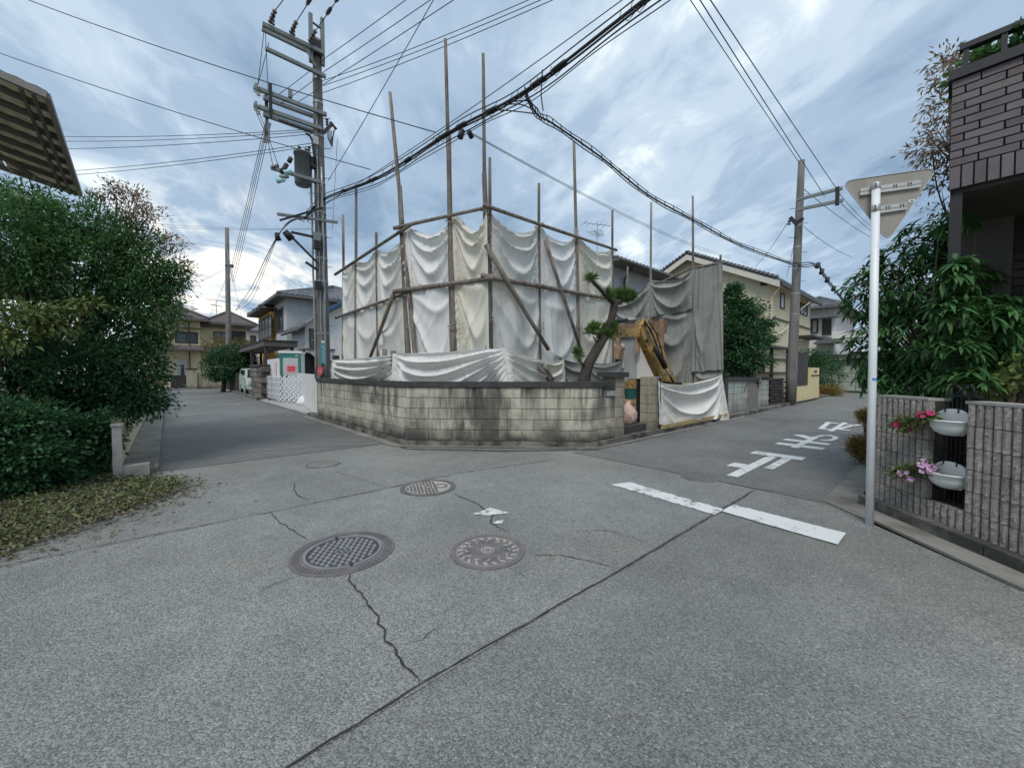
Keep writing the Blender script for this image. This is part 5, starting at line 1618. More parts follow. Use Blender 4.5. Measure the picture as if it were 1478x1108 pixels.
MB().box(cx_ - 0.3, rx + 0.5, YC - 0.62, YC - 0.5, ze - 0.62, ze - 0.42).build('eaves_gutter', M['bronze'], rf)
MB().box(cx_ - 0.003, rx, YC - 0.5, YC - 0.004, ze - 0.42, ze - 0.36).build('soffit', M['offwhite'], rf)
strip(ch, 'floor_band', 'Y', YC, cx_ + 0.05, rx, OY(1140, 465, YC).z - 0.09, OY(1140, 465, YC).z, 0.003, 0.06, 'eave')
m = MB(); m.tube([(cx_ + 0.05, YC - 0.55, ze - 0.5), (cx_ - 0.1, YC - 0.10, ze - 1.2), (cx_ - 0.1, YC - 0.10, 0.2)], 0.06, 6); m.build('downpipe', M['cream2'], ch)
window(ch, 'Y', YC, 1126, 422, 1131.5, 447, 'bronze', 'frosted', 0, 0.07)
window(ch, 'Y', YC, 1155, 436, 1164.5, 457, 'bronze', 'glass', 1, 0.09)
a = OY(1150, 440, YC)
m = MB(); m.bar(OY(1155, 447, YC - 0.5), OY(1168, 437, YC - 0.9), 0.6, 0.05); m.build('awning', M['offwhite'], ch)
MB().box(OY(1150, 480, YC).x, rx, YC - 0.9, YC - 0.003, OY(1150, 487, YC).z, OY(1150, 487, YC).z + 0.12).build('porch_roof', M['bronze'], ch)
m = MB(); m.tube([OY(1113, 486, YC - 0.1), OY(1128, 480, YC - 0.1), OY(1137, 472, YC - 0.1), OY(1137, 468, YC - 0.1)], 0.05, 6); m.build('vent_pipe', M['cream2'], ch, True)
for x in (1100, 1103.5):
    c = OX(x, 405, cx_ - 0.1)
    MB().box(cx_ - 0.12, cx_ - 0.004, c.y - 0.08, c.y + 0.08, c.z - 0.25, c.z + 0.1).build('wall_hook', M['bronze'], ch)
# open carport frame in front of it
cf = thing('carport', 'thin brown framed lean-to shelter with translucent sides beside the dark tree', 'carport', (19, 6, 0.1))
a, b = OY(1087, 498, 5.9), OY(1137, 503, 5.9)
z1 = a.z
for x in (a.x, (a.x + b.x) / 2, b.x):
    MB().box(x - 0.06, x + 0.06, 5.84, 5.96, 0.1, z1).build('post', M['bronze'], cf)
for z in (z1 - 0.55, z1 - 1.25):
    MB().box(a.x + 0.06, b.x - 0.06, 5.87, 5.93, z - 0.04, z + 0.04).build('rail', M['bronze'], cf)
MB().box(a.x - 0.2, b.x + 0.2, 5.7, 8.5, z1 + 0.002, z1 + 0.10).build('roof', M['bronze'], cf)
MB().box(a.x + 0.06, b.x - 0.06, 5.97, 6.0, 1.0, z1 - 0.05).build('side_panel', M['cream2'], cf)

# white house at the end of the side street
XF = 38.0
fh = thing('house', 'white two-storey house with tiled roofs beyond the end of the side street', 'house', (42, 8, 0))
q = lambda x, y: OX(x, y, XF)
a, b = q(1150, 450), q(1205, 450)
zt = q(1190, 446).z
MB().box(XF, XF + 9, b.y, a.y, 0.05, zt).build('wall', M['white'], fh)
hip_roof(fh, XF, XF + 9, b.y, a.y, zt, 0.95, 'tile', 0.7, 0.16, rows=6)
MB().box(XF - 0.9, XF - 0.003, b.y - 0.3, a.y, q(1190, 460).z, q(1190, 456).z).build('window_hood', M['tile'], fh)
window(fh, 'X', XF, 1187, 461, 1200, 483, 'bronze', 'glass', 1, 0.1)
window(fh, 'X', XF, 1171, 461, 1181, 481, 'bronze', 'frosted', 0, 0.1)
c = q(1194, 490)
m = MB(); m.prism([(XF - 1.4, b.y - 0.6, q(1194, 497).z), (XF - 1.4, q(1179, 490).y, q(1194, 497).z), (XF - 1.4, c.y, q(1194, 485).z)], (1.39, 0, 0)); m.build('porch_roof', M['tile'], fh)
MB().box(XF - 1.2, XF - 0.003, b.y - 3.5, b.y - 0.05, q(1208, 490).z, q(1208, 480).z).build('balcony', M['white'], fh)
MB().box(XF - 0.6, XF - 0.003, b.y - 4, a.y, q(1200, 518).z, q(1200, 512).z).build('lean_roof', M['eave'], fh)
MB().box(XF - 0.5, XF - 0.004, b.y - 4, q(1180, 500).y, 0.05, q(1200, 519).z).build('dark_ground_floor', M['darkwall'], fh)
window_at(fh, 'X', XF - 0.5, b.y - 3.5, b.y - 1.0, 1.9, 2.9, 'bronze', 'glass', 1, 0.08)

# ---------------------------------------------------------------- site cabin, gate and what stands beside the lane
tl = thing('site_toilet', 'portable site toilet with grey door, green frame and red notice', 'toilet cabin', (4.35, 20.6, 0.05), math.radians(-22))
W_, D_, H_ = 0.88, 1.0, 2.35
MB().box(-W_ / 2, W_ / 2, 0, D_, 0.1, H_ - 0.12).build('body', M['cabin_white'], tl, local=True)
MB().box(-W_ / 2 - 0.04, W_ / 2 + 0.04, -0.08, D_ + 0.04, H_ - 0.119, H_).build('roof', M['cabin_white'], tl, local=True)
MB().box(-W_ / 2, W_ / 2, -0.05, -0.002, H_ - 0.32, H_ - 0.125).build('green_header', M['cabin_green'], tl, local=True)
for s in (-1, 1):
    MB().box(s * (W_ / 2 - 0.06) - 0.06, s * (W_ / 2 - 0.06) + 0.06, -0.05, -0.002, 0.1, H_ - 0.322).build('green_jamb', M['cabin_green'], tl, local=True)
dr = MB().box(-W_ / 2 + 0.125, W_ / 2 - 0.125, -0.04, -0.003, 0.12, H_ - 0.33).build('door', M['cabin'], tl, local=True)
m = MB(); m.tube([(-0.26, -0.09, 1.18), (-0.16, -0.09, 1.18)], 0.045, 8); m.box(-0.29, -0.13, -0.06, -0.0405, 1.10, 1.26); m.build('handle', M['steel'], dr, local=True)
nt_ = MB().box(-0.18, 0.24, -0.052, -0.0405, 1.34, 1.68).build('notice', M['pink'], tl, local=True)
MB().box(-0.12, 0.18, -0.058, -0.0525, 1.41, 1.61).build('notice_panel', M['red'], nt_, local=True)
m = MB()
for i in range(5):
    m.box(-0.10 + i * 0.053, -0.06 + i * 0.053, -0.062, -0.0585, 1.49, 1.525)
m.build('notice_lettering', M['pink'], nt_, local=True)
MB().box(0.20, 0.32, -0.056, -0.0505, H_ - 0.24, H_ - 0.20).build('header_label', M['cabin_white'], tl, local=True)
MB().box(-W_ / 2 - 0.02, -W_ / 2 - 0.002, 0.25, 0.55, 1.45, 1.95).build('side_vent', M['darkwall'], tl, local=True)
for x in (-0.4, 0.1):
    MB().box(x, x + 0.3, 0.0, 0.9, 0.0, 0.098).build('skid', M['darkwall'], tl, local=True)
wp = thing('hoarding_panel', 'white corrugated hoarding sheet with an orange stripe beside the site toilet', 'panel', (3.75, 22.2, 0.05))
a, b = G(386, 575), G(405, 580)
h_ = 2.05
for i in range(6):
    p, q_ = a.lerp(b, i / 6), a.lerp(b, (i + 1) / 6 - 0.02)
    MB().bar(p.to_3d() + Vector((0, 0, h_ / 2)), q_.to_3d() + Vector((0, 0, h_ / 2)), 0.04 + 0.03 * (i % 2), h_).build('panel_rib', M['cabin_white'], wp)
p, q_ = a.lerp(b, 0.74), a.lerp(b, 0.80)
MB().bar(p + Vector((-0.03, -0.06, 1.45)), q_ + Vector((-0.03, -0.06, 1.45)), 0.02, 0.9).build('orange_strip', M['orange'], wp)
fp = thing('hoarding_panel', 'grubby white corrugated fence sheet between the block wall end and the toilet', 'panel', (4, 16, 0.05))
a, b = Vector((4.35, 19.2, 0.05)), Vector((3.60, 13.45, 0.05))
for i in range(22):
    p, q_ = a.lerp(b, i / 22), a.lerp(b, (i + 1) / 22 - 0.003)
    MB().bar(p + Vector((0, 0, 0.64)), q_ + Vector((0, 0, 0.64)), 0.03 + 0.025 * (i % 2), 1.26 + 0.08 * (1 - i / 22)).build('panel_rib', M['siding'], fp)
# folding lattice gate
fg = thing('folding_gate', 'white aluminium folding lattice gate drawn in front of the site toilet', 'gate', (3.9, 20, 0.05))
ga, gb_, gc_ = G(379, 575), G(404, 582), G(447, 583)
gc_ = Vector((4.30, 17.6, 0))
path = [ga, gb_, gc_]
def along(t):
    L0, L1 = (gb_ - ga).length, (gc_ - gb_).length
    s = t * (L0 + L1)
    return ga.lerp(gb_, s / L0) if s < L0 else gb_.lerp(gc_, (s - L0) / L1)
N = 16
for i in range(N):
    p, q_ = along(i / N), along(min(1, (i + 1.6) / N))
    for k in range(4):
        za, zb = 0.12 + k * 0.27, 0.12 + (k + 1) * 0.27
        MB().bar(p.to_3d() + Vector((0, 0, za)), q_.to_3d() + Vector((0, 0, zb)), 0.022, 0.055).build('lattice_bar', M['gatewhite'], fg)
        MB().bar(p.to_3d() + Vector((0.03, -0.03, zb)), q_.to_3d() + Vector((0.03, -0.03, za)), 0.022, 0.055).build('lattice_bar', M['gatewhite'], fg)
for t_ in (0.0, 0.38, 1.0):
    p = along(t_)
    MB().box(p.x - 0.035, p.x + 0.035, p.y - 0.035, p.y + 0.035, 0.12, 1.32).build('upright', M['alu'], fg)
    MB().box(p.x - 0.14, p.x + 0.14, p.y - 0.03, p.y + 0.03, 0.09, 0.14).build('foot', M['darkwall'], fg)
    for s in (-1, 1):
        m = MB(); m.tube([(p.x + s * 0.12, p.y - 0.025, 0.05), (p.x + s * 0.12, p.y + 0.025, 0.05)], 0.05, 10); m.build('caster', M['black'], fg)
p = G(446, 586)
t = thing('casters_stand', 'thin steel stand post by the fence sheet near the folding gate', 'post', p)
MB().box(p.x - 0.02, p.x + 0.02, p.y - 0.02, p.y + 0.02, 0.05, 0.85).build('rod', M['steel'], t)
MB().box(p.x - 0.10, p.x + 0.10, p.y - 0.06, p.y + 0.06, 0.0, 0.07).build('foot', M['black'], t)
p = G(411, 578)
t = thing('red_crate', 'small red crate on the ground under the folding gate', 'crate', p)
MB().box(p.x - 0.25, p.x + 0.28, p.y - 0.15, p.y + 0.15, 0.06, 0.28).build('crate_body', M['red'], t)
MB().box(p.x - 0.27, p.x + 0.30, p.y - 0.17, p.y + 0.17, 0.281, 0.32).build('crate_rim', M['red'], t)
pile = thing('cement_bag', 'pale plastic bag slumped against the grubby fence sheet', 'bag', (4.1, 17.5, 0.05))
m = MB(); m.lathe((4.15, 17.3, 0.05), [(0.0, 0), (0.30, 0.02), (0.33, 0.16), (0.22, 0.32), (0.08, 0.42), (0, 0.43)], 14); m.build('bag_body', M['cabin_white'], pile, True)
m = MB(); m.tube([(4.15, 17.3, 0.46), (4.18, 17.28, 0.54)], [0.04, 0.09], 7); m.build('bag_neck', M['cabin_white'], pile, True)
sp = thing('stone_pillar', 'brown rough stone gate pillar between the mint car and the toilet', 'gate post', (3.6, 24.3, 0))
a, b = G(365, 573), G(380, 577)
for r in range(6):
    for i in range(3):
        p = a.lerp(b, (i + 0.5 + (0.2 if r % 2 else -0.1)) / 3)
        piece('stone', block_mesh('stone', (b - a).length / 3 - 0.03, 0.4, 0.26, M['stone_brown'] if (r + i) % 3 else M['kerb'], 0.03, r * 3 + i), sp, (p.x + 0.1, p.y, 0.15 + r * 0.275), (0, 0, math.atan2(b.y - a.y, b.x - a.x)))
m = MB(); m.bar(a + Vector((0.1, 0, 1.74)), b + Vector((0.1, 0, 1.74)), 0.5, 0.10); m.build('cap', M['coping'], sp)

# mint kei car
cr = thing('parked_car', 'small pale mint boxy car half hidden behind the stone pillar', 'car', (4.25, 29.5, 0.05), math.radians(90))
m = MB()
prof = [(-1.6, 0.28), (1.62, 0.28), (1.66, 0.62), (1.58, 0.86), (1.05, 0.98), (0.72, 1.56), (-1.5, 1.60), (-1.62, 1.0), (-1.66, 0.5)]
bm = bmesh.new()
for s in (-0.72, 0.72):
    bm.faces.new([bm.verts.new((x, s * (0.90 if z > 1.1 else 1.0), z)) for x, z in prof])
bm.verts.ensure_lookup_table()
n = len(prof)
for i in range(n):
    bm.faces.new([bm.verts[i], bm.verts[(i + 1) % n], bm.verts[n + (i + 1) % n], bm.verts[n + i]])
bmesh.ops.bevel(bm, geom=bm.edges[:], offset=0.06, segments=2, affect='EDGES')
bmesh.ops.recalc_face_normals(bm, faces=bm.faces[:])
me = bpy.data.meshes.new('body'); bm.to_mesh(me); bm.free(); me.materials.append(M['mint'])
o = bpy.data.objects.new('body', me); COL.objects.link(o); o.parent = cr
for s in (-1, 1):
    MB().prism([(-1.3, s * 0.682, 1.02), (0.82, s * 0.70, 1.02), (0.60, s * 0.662, 1.46), (-1.3, s * 0.652, 1.48)], (0, s * 0.02, 0)).build('side_window', M['glass'], cr, local=True)
    MB().box(0.80, 0.92, s * 0.75 - 0.06, s * 0.75 + 0.06, 1.0, 1.16).build('wing_mirror', M['mint'], cr, local=True)
    MB().box(1.60, 1.68, s * 0.52 - 0.13, s * 0.52 + 0.13, 0.62, 0.82).build('headlight', M['cabin_white'], cr, local=True)
    for x in (-1.05, 1.05):
        m = MB(); m.tube([(x, s * 0.60, 0.27), (x, s * 0.735, 0.27)], 0.28, 18); w_ = m.build('wheel', M['tyre'], cr, local=True)
        m = MB(); m.tube([(x, s * 0.736, 0.27), (x, s * 0.745, 0.27)], 0.17, 14); m.build('rim', M['alu'], w_, local=True)
MB().prism([(1.08, -0.6, 1.02), (1.08, 0.6, 1.02), (0.76, 0.56, 1.50), (0.76, -0.56, 1.50)], (0.03, 0, 0.02)).build('windscreen', M['glass'], cr, local=True)
MB().box(1.63, 1.70, -0.6, 0.6, 0.30, 0.42).build('bumper', M['mint'], cr, local=True)
MB().box(1.701, 1.71, -0.17, 0.17, 0.44, 0.56).build('number_plate', M['cabin_white'], cr, local=True)
cr.rotation_euler = (0, 0, math.radians(-90))

# trees beside the far lane
tt = thing('clipped_tree', 'round clipped dark green tree leaning over the far lane kerb', 'tree', (3.1, 36, 0))
c = DD(322, 530, 27.5)
bl = [((*DD(322, 528, 27.0),), (1.25, 1.2, 1.05), 3), ((*DD(338, 518, 27.5),), (1.35, 1.3, 1.15), 3), ((*DD(352, 522, 27.3),), (0.9, 0.9, 0.8), 2), ((*DD(318, 540, 27),), (0.8, 0.8, 0.5), 1)]
P, D, T = clumps(bl, 640, 15, 0.13, 41)
leaf_cloud('foliage', M['leaf_dark'], tt, P, D, 0.14, 0.08, 0.2, 0.2, 'stuff', 41)
b0 = DD(322, 557, 27.2); b0.z = 0
m = MB(); m.tube([b0, b0 + Vector((0.1, 0.2, 0.8)), DD(330, 530, 27.3)], [0.16, 0.12, 0.08], 7); m.build('trunk', M['bark'], tt, True)
branches(tt, DD(328, 535, 27.3), T[::60], 0.04, M['bark'], 2)
tt = thing('maple_tree', 'small bronze-leaved tree rising behind the clipped lane tree', 'tree', (3.6, 40, 0))
bl = [((*DD(330, 498, 33),), (1.7, 1.5, 0.8), 3), ((*DD(352, 500, 33),), (1.0, 1.0, 0.7), 2)]
P, D, T = clumps(bl, 200, 10, 0.2, 42)
leaf_cloud('foliage', M['leaf_maple'], tt, P, D, 0.16, 0.09, 0.2, 0.2, 'stuff', 42)
b0 = DD(336, 556, 33); b0.z = 0
m = MB(); m.tube([b0, DD(335, 525, 33), DD(333, 505, 33)], [0.14, 0.1, 0.05], 7); m.build('trunk', M['bark'], tt, True)
branches(tt, DD(334, 515, 33), T[::40], 0.04, M['bark'], 3)
hd = thing('lane_fence', 'dark slatted fence under the clipped tree beside the mint car', 'fence', (3.3, 33, 0))
a, b = Vector((3.55, 31.5, 0)), Vector((3.35, 36.5, 0))
for i in range(16):
    p = a.lerp(b, i / 15)
    MB().box(p.x - 0.02, p.x + 0.02, p.y - 0.12, p.y + 0.12, 0.1, 1.35).build('slat', M['darkwall'], hd)
MB().bar(a + Vector((0.06, 0, 0.95)), b + Vector((0.06, 0, 0.95)), 0.05, 0.08).build('rail', M['darkwall'], hd)

# dark garden tree behind the pale green wall
tt = thing('garden_tree', 'dense dark evergreen between the grey sheets and the cream house', 'tree', (DD(1076, 560, 14.6).x, DD(1076, 560, 14.6).y, 0.1))
q = lambda x, y, d: tuple(DD(x, y, d))
bl = [(q(1062, 455, 14.6), (0.7, 0.7, 0.75), 2), (q(1078, 452, 15.0), (0.55, 0.55, 0.5), 1.5), (q(1072, 490, 14.4), (0.95, 0.9, 0.7), 3), (q(1086, 485, 15.0), (0.7, 0.7, 0.6), 1.8), (q(1064, 525, 14.2), (0.8, 0.7, 0.55), 2), (q(1082, 522, 14.6), (0.75, 0.7, 0.45), 1.8), (q(1056, 428, 14.6), (0.35, 0.35, 0.45), 0.8), (q(1103, 466, 15.2), (0.35, 0.35, 0.14), 0.6), (q(1104, 490, 15.2), (0.35, 0.3, 0.12), 0.5), (q(1060, 420, 14.6), (0.14, 0.14, 0.28), 0.35), (q(1050, 490, 14.3), (0.6, 0.6, 0.9), 2)]
P, D, T = clumps(bl, 1250, 14, 0.10, 43, 0.35)
leaf_cloud('foliage', M['leaf_dark'], tt, P, D, 0.12, 0.065, 0.2, 0.2, 'stuff', 43)
r0_ = DD(1076, 560, 14.6); r0_.z = 0.1
m = MB(); m.tube([r0_, DD(1075, 510, 14.6), DD(1073, 460, 14.6)], [0.14, 0.10, 0.05], 8); m.build('trunk', M['bark'], tt, True)
branches(tt, DD(1075, 510, 14.6), T[::130], 0.045, M['bark'], 4)
tt = thing('hedge_shrub', 'dark rounded shrub behind the yellow gate wall', 'shrub', DD(1185, 560, 25).xy.to_3d())
bl = [((*DD(1183, 535, 24.5),), (1.2, 1.2, 0.9), 3), ((*DD(1168, 520, 24.5),), (0.9, 0.9, 0.7), 2), ((*DD(1192, 525, 26),), (0.9, 0.9, 0.8), 2), ((*DD(1186, 556, 25),), (0.7, 0.7, 0.5), 1)]
P, D, T = clumps(bl, 340, 13, 0.13, 44)
leaf_cloud('foliage', M['leaf_dark'], tt, P, D, 0.15, 0.06, 0.1, 0.2, 'stuff', 44)
b0 = DD(1183, 570, 25); b0.z = 0
m = MB(); m.tube([b0, DD(1183, 530, 25)], [0.1, 0.05], 6); m.build('trunk', M['bark'], tt)
tt = thing('verge_shrub', 'pale green low plant at the foot of the yellow gate wall', 'shrub', DD(1196, 568, 23.5).xy.to_3d())
P, D, T = clumps([((*DD(1195, 566, 23),), (0.9, 0.7, 0.35), 2)], 90, 12, 0.1, 45, 0.2)
leaf_cloud('foliage', M['leaf_gold'], tt, P, D + np.array([0, 0, 0.5]), 0.25, 0.03, 0, 0.2, 'stuff', 45)
for i, (x, y, d, r_, lab) in enumerate(((1250, 600, 8.2, 0.12, 'tuft of golden dry shrub at the wall foot farther from the sign pole'), (1244, 646, 5.9, 0.14, 'tuft of golden dry shrub at the wall foot just behind the sign pole'))):
    c = DD(x, y, d)
    tt = thing('golden_shrub', lab, 'shrub', (c.x, c.y, 0.02), 0, 'golden shrubs growing out of the gutter')
    P, D, T = clumps([((c.x, c.y, c.z), (r_ * 1.2, r_ * 1.2, r_ * 1.2), 1)], 130, 22, 0.035, 46 + i, 0.1)
    leaf_cloud('foliage', M['leaf_gold'], tt, P, D + np.array([0, 0, 0.3]), 0.07, 0.008, 0, 0.2, 'stuff', 46 + i)
    branches(tt, (c.x, c.y, 0.02), T[::14], 0.008, M['twig'], 5 + i, 4, 'stem')
# ---------------------------------------------------------------- the big utility pole
YP = 13.0
PB = Vector((OY(468, 540, YP).x, YP, 0.05))
PT = OY(457, 58, YP)
up = thing('utility_pole', 'tall concrete utility pole with stacked crossarms and a grey transformer', 'utility pole', PB)
def at_h(z):
    return PB.lerp(PT, (z - PB.z) / (PT.z - PB.z))
m = MB(); m.tube([PB.lerp(PT, i / 10) for i in range(11)], [0.205 - 0.0085 * i for i in range(11)], 18); m.build('pole', M['poleconc'], up, True)
for z in (2.6, 4.2, 4.9, 5.6, 6.3, 7.2, 8.6, 9.6, 10.3):
    p = at_h(z); r_ = 0.205 - 0.0085 * 10 * z / PT.z
    m = MB(); m.lathe((p.x, p.y, p.z), [(r_ + 0.012, -0.03), (r_ + 0.012, 0.03)], 14); m.build('band', M['steel'], up, True)
for i in range(16):
    p = at_h(2.4 + 0.45 * i)
    m = MB(); s = 1 if i % 2 else -1
    d = Vector((0.75, -0.66, 0)) * s
    m.tube([p + d * 0.1, p + d * 0.36], 0.011, 5); m.build('step_bolt', M['steel'], up)
def arm(a, b, y, w, mat='armsteel', name='crossarm', parent=up, t=None):
    A, B = OY(*a, y), OY(*b, y)
    m = MB(); m.bar(A, B, w, t or w); o = m.build(name, M[mat], parent)
    return A, B, o
def insulator(p, d, n=4, r=0.055, L=0.30, mat='porcelain', parent=up):
    p, d = Vector(p), Vector(d).normalized()
    m = MB()
    pts, rs = [], []
    for i in range(n):
        for f, rr_ in ((0.0, 0.35), (0.25, 1.0), (0.45, 1.0), (0.55, 0.35)):
            pts.append(p + d * L * (i + f) / n); rs.append(r * rr_)
    m.tube(pts, rs, 8)
    return m.build('insulator', M[mat], parent, True)
yf, yb2 = YP - 0.22, YP + 0.22
TOP = [arm((379, 35), (467, 77), yf, 0.10), arm((378, 42), (450, 77), yb2, 0.09), arm((383, 70), (470, 111), yf, 0.09)]
MID = [arm((366, 126), (471, 166), yf, 0.10), arm((380, 141), (458, 170), yb2, 0.10), arm((366, 152), (464, 186), yf, 0.10), arm((380, 165), (457, 192), yb2, 0.10)]
A, B = OY(393, 130, yf), OY(393, 175, yf)
MB().box(A.x - 0.10, A.x - 0.02, yf - 0.09, yf - 0.05, B.z, A.z + 0.1).box(A.x - 0.10, A.x - 0.02, yb2 + 0.05, yb2 + 0.09, B.z, A.z + 0.1).build('arm_plate', M['dark_metal'], up)
m = MB()
for i in range(26):
    t_ = i / 26
    p = OY(402 + 48 * t_, 172 + 17 * t_, yf - 0.05)
    m.tube([p, p + Vector((0.04, -0.02, -0.07)), p + Vector((0.08, 0, 0.0))], 0.014, 4)
m.build('coiled_lead', M['wire'], up)
arm((420, 335), (462, 344), YP - 0.2, 0.06, 'dark_metal', 'bracket'); arm((418, 339), (460, 381), YP - 0.2, 0.05, 'dark_metal', 'bracket'); arm((441, 378), (460, 391), YP - 0.25, 0.06, 'dark_metal', 'bracket')
arm((400, 309), (487, 321), YP - 0.24, 0.07, 'armsteel'); arm((404, 318), (466, 300), YP - 0.3, 0.05, 'dark_metal', 'bracket')
for x0, y0, x1, y1 in ((448, 20, 449, 90), (465, 27, 466, 95)):
    arm((x0, y0), (x1, y1), YP - 0.12, 0.10, 'armsteel', 'extension_post')
arm((446, 29), (468, 45), YP - 0.12, 0.04, 'dark_metal', 'bracket'); arm((436, 62), (456, 96), YP - 0.22, 0.04, 'armsteel', 'bracket')
p = at_h(PT.z - 0.35)
m = MB(); m.box(p.x - 0.16, p.x + 0.16, YP - 0.16, YP + 0.16, PT.z - 0.55, PT.z - 0.1); m.build('pole_head', M['dark_metal'], up)
HV = []
for a, b in (((389, 35), (391, 24)), ((419, 50), (421, 38)), ((446, 62), (447, 50))):
    A, B = OY(*a, yf), OY(*b, yf)
    insulator(A + Vector((0, -0.05, 0.0)), (0.10, -1.0, 0.12), 4, 0.06, 0.5)
    insulator(A + Vector((0.1, 0.02, 0.03)), (0, 0, 1), 3, 0.04, 0.28)
    HV.append(A + Vector((0.05, -0.52, 0.06)))
for x, y in ((369, 127), (373, 132), (369, 153), (373, 159)):
    insulator(OY(x, y, yf) + Vector((0, 0, -0.02)), (0, 0, -1), 2, 0.05, 0.12, 'porcelain_white')
    insulator(OY(x, y, yf) + Vector((0, -0.06, 0.06)), (0, 0, 1), 1, 0.04, 0.07, 'porcelain_white')
p = OY(419, 140, yf)
MB().box(p.x - 0.05, p.x + 0.05, p.y - 0.05, p.y + 0.05, p.z - 0.02, p.z + 0.2).build('arm_clamp', M['armsteel'], up)
# transformer on its bracket
c0 = OY(437, 268, YP - 0.05); c1 = OY(435, 221, YP - 0.05)
tr = MB()
tr.lathe((c0.x, c0.y, c0.z), [(0, 0), (0.19, 0.0), (0.215, 0.04), (0.215, c1.z - c0.z - 0.06), (0.235, c1.z - c0.z - 0.06), (0.235, c1.z - c0.z), (0.20, c1.z - c0.z + 0.02), (0, c1.z - c0.z + 0.03)], 22)
tro = tr.build('transformer', M['transformer'], up, True)
for dx, dy in ((0.1, 0.1), (-0.08, 0.12), (0.14, -0.06)):
    insulator((c0.x + dx, c0.y + dy, c1.z + 0.02), (0.2, 0.1, 1), 3, 0.05, 0.26, 'porcelain', tro)
MB().box(c0.x + 0.2, c0.x + 0.42, c0.y - 0.12, c0.y + 0.06, c1.z - 0.35, c1.z - 0.05).build('lug_bracket', M['dark_metal'], tro)
for z in (0.18, 0.75):
    MB().box(c0.x + 0.2, PB.x + 0.05, YP - 0.09, YP - 0.01, c0.z + z, c0.z + z + 0.09).build('mount_arm', M['dark_metal'], tro)
A, B, o = arm((391, 242), (462, 263), YP - 0.35, 0.09, 'armsteel')
m = MB(); m.tube([OY(393, 240, YP - 0.35), OY(396, 244, YP - 0.35)], 0.07, 8); m.tube([OY(400, 238, YP - 0.35), OY(400, 243, YP - 0.35)], 0.05, 8); m.build('arm_end_insulator', M['porcelain'], up, True)
for a, b in (((414, 237), (406, 250)), ((420, 228), (417, 234))):
    m = MB(); m.tube([OY(*a, YP - 0.4), OY(*b, YP - 0.4)], 0.06, 8); m.build('cutout_fuse', M['dark_metal'], up, True)
for i, (x, y) in enumerate(((415, 249), (410, 256), (405, 261))):
    p = OY(x, y, YP - 0.45)
    m = MB(); m.tube([p + Vector((-0.09, 0, -0.04)), p + Vector((0.10, 0, 0.07))], [0.07, 0.055], 10); m.build('fuse_box', M['teal_pale'] if i != 1 else M['armsteel'], up, True)
# right-hand bracket with hanging cable loops
A = OY(472, 190, YP - 0.1)
m = MB(); m.bar(OY(467, 192, YP - 0.1), OY(480, 178, YP - 0.2), 0.08, 0.08); m.bar(OY(476, 176, YP - 0.2), OY(486, 187, YP - 0.2), 0.05, 0.05); m.build('side_bracket', M['dark_metal'], up)
insulator(OY(472, 172, YP - 0.1), (0, 0, -1), 3, 0.05, 0.22, 'porcelain')
m = MB()
for i in range(4):
    p, q_ = OY(472 + 2 * i, 188, YP - 0.2), OY(484 - i, 184 + 2 * i, YP - 0.2)
    low = OY(476 + i, 204 + 3 * i, YP - 0.2)
    pts = [p * (1 - s) ** 2 + (low * 2 - (p + q_) / 2) * 2 * s * (1 - s) + q_ * s * s for s in [k / 12 for k in range(13)]]
    m.tube(pts, 0.012, 4)
m.build('cable_loop', M['wire'], up)
m = MB()
for dx, a in ((-0.17, 0), (0.03, 1), (0.15, 0)):
    pts = []
    for i in range(15):
        p = at_h(1.2 + (8.3 if a else 6.4) * i / 14)
        pts.append(p + Vector((0.75 * dx, -0.66 * dx, 0)) + Vector((-0.12, -0.14, 0)) + Vector((rnd.uniform(-.012, .012), 0, 0)))
    m.tube(pts, 0.022 if a else 0.03, 6)
m.build('conduit', M['steel'], up, True)
m = MB(); m.tube([OY(441, 192, YP - 0.2), OY(448, 197, YP - 0.2), OY(451, 204, YP - 0.2), OY(452, 215, YP - 0.2), OY(455, 235, YP - 0.2)], 0.03, 6); m.build('downlead', M['wire'], up, True)
MB().box(OY(451, 206, YP).x - 0.05, OY(454, 206, YP).x + 0.03, YP - 0.3, YP - 0.2, OY(452, 214, YP).z, OY(452, 203, YP).z).build('switch_box', M['alu'], up)
for z, mt in ((3.9, 'dark_metal'), (5.1, 'dark_metal'), (5.35, 'armsteel')):
    p = at_h(z)
    MB().box(p.x - 0.28, p.x - 0.1, YP - 0.32, YP - 0.18, z, z + 0.24).build('junction_box', M[mt], up)
# plates strapped to the pole
def strap_plate(name, label, cat, px, r_off, mat, build):
    t = thing(name, label, cat, px)
    build(t)
    return t
vd = (PB - Vector((0, 0, 0))); vd.z = 0; vd.normalize()          # direction from the road crossing to the pole
sd = Vector((vd.y, -vd.x, 0))
def curved_plate(parent, name, z0, z1, w, mat, r, cx=0.0, lift=0.0):
    m = MB()
    c = at_h((z0 + z1) / 2)
    k = 6
    a0 = math.atan2(-vd.y, -vd.x)
    vs = []
    for z in (z0, z1):
        for rr_ in (r, r + 0.006):
            for i in range(k + 1):
                a = a0 + (cx + w * (i / k - 0.5)) / r
                vs.append((c.x + (rr_ + lift) * math.cos(a), c.y + (rr_ + lift) * math.sin(a), z))
    n = k + 1
    fs = []
    for i in range(k):
        fs += [(n + i, n + i + 1, 3 * n + i + 1, 3 * n + i), (i + 1, i, 2 * n + i, 2 * n + i + 1), (2 * n + i, 3 * n + i, 3 * n + i + 1, 2 * n + i + 1), (i, i + 1, n + i + 1, n + i)]
    fs += [(0, n, 3 * n, 2 * n), (k, 2 * n + k, 3 * n + k, n + k)]
    m.add(vs, fs)
    return m.build(name, M[mat], parent)
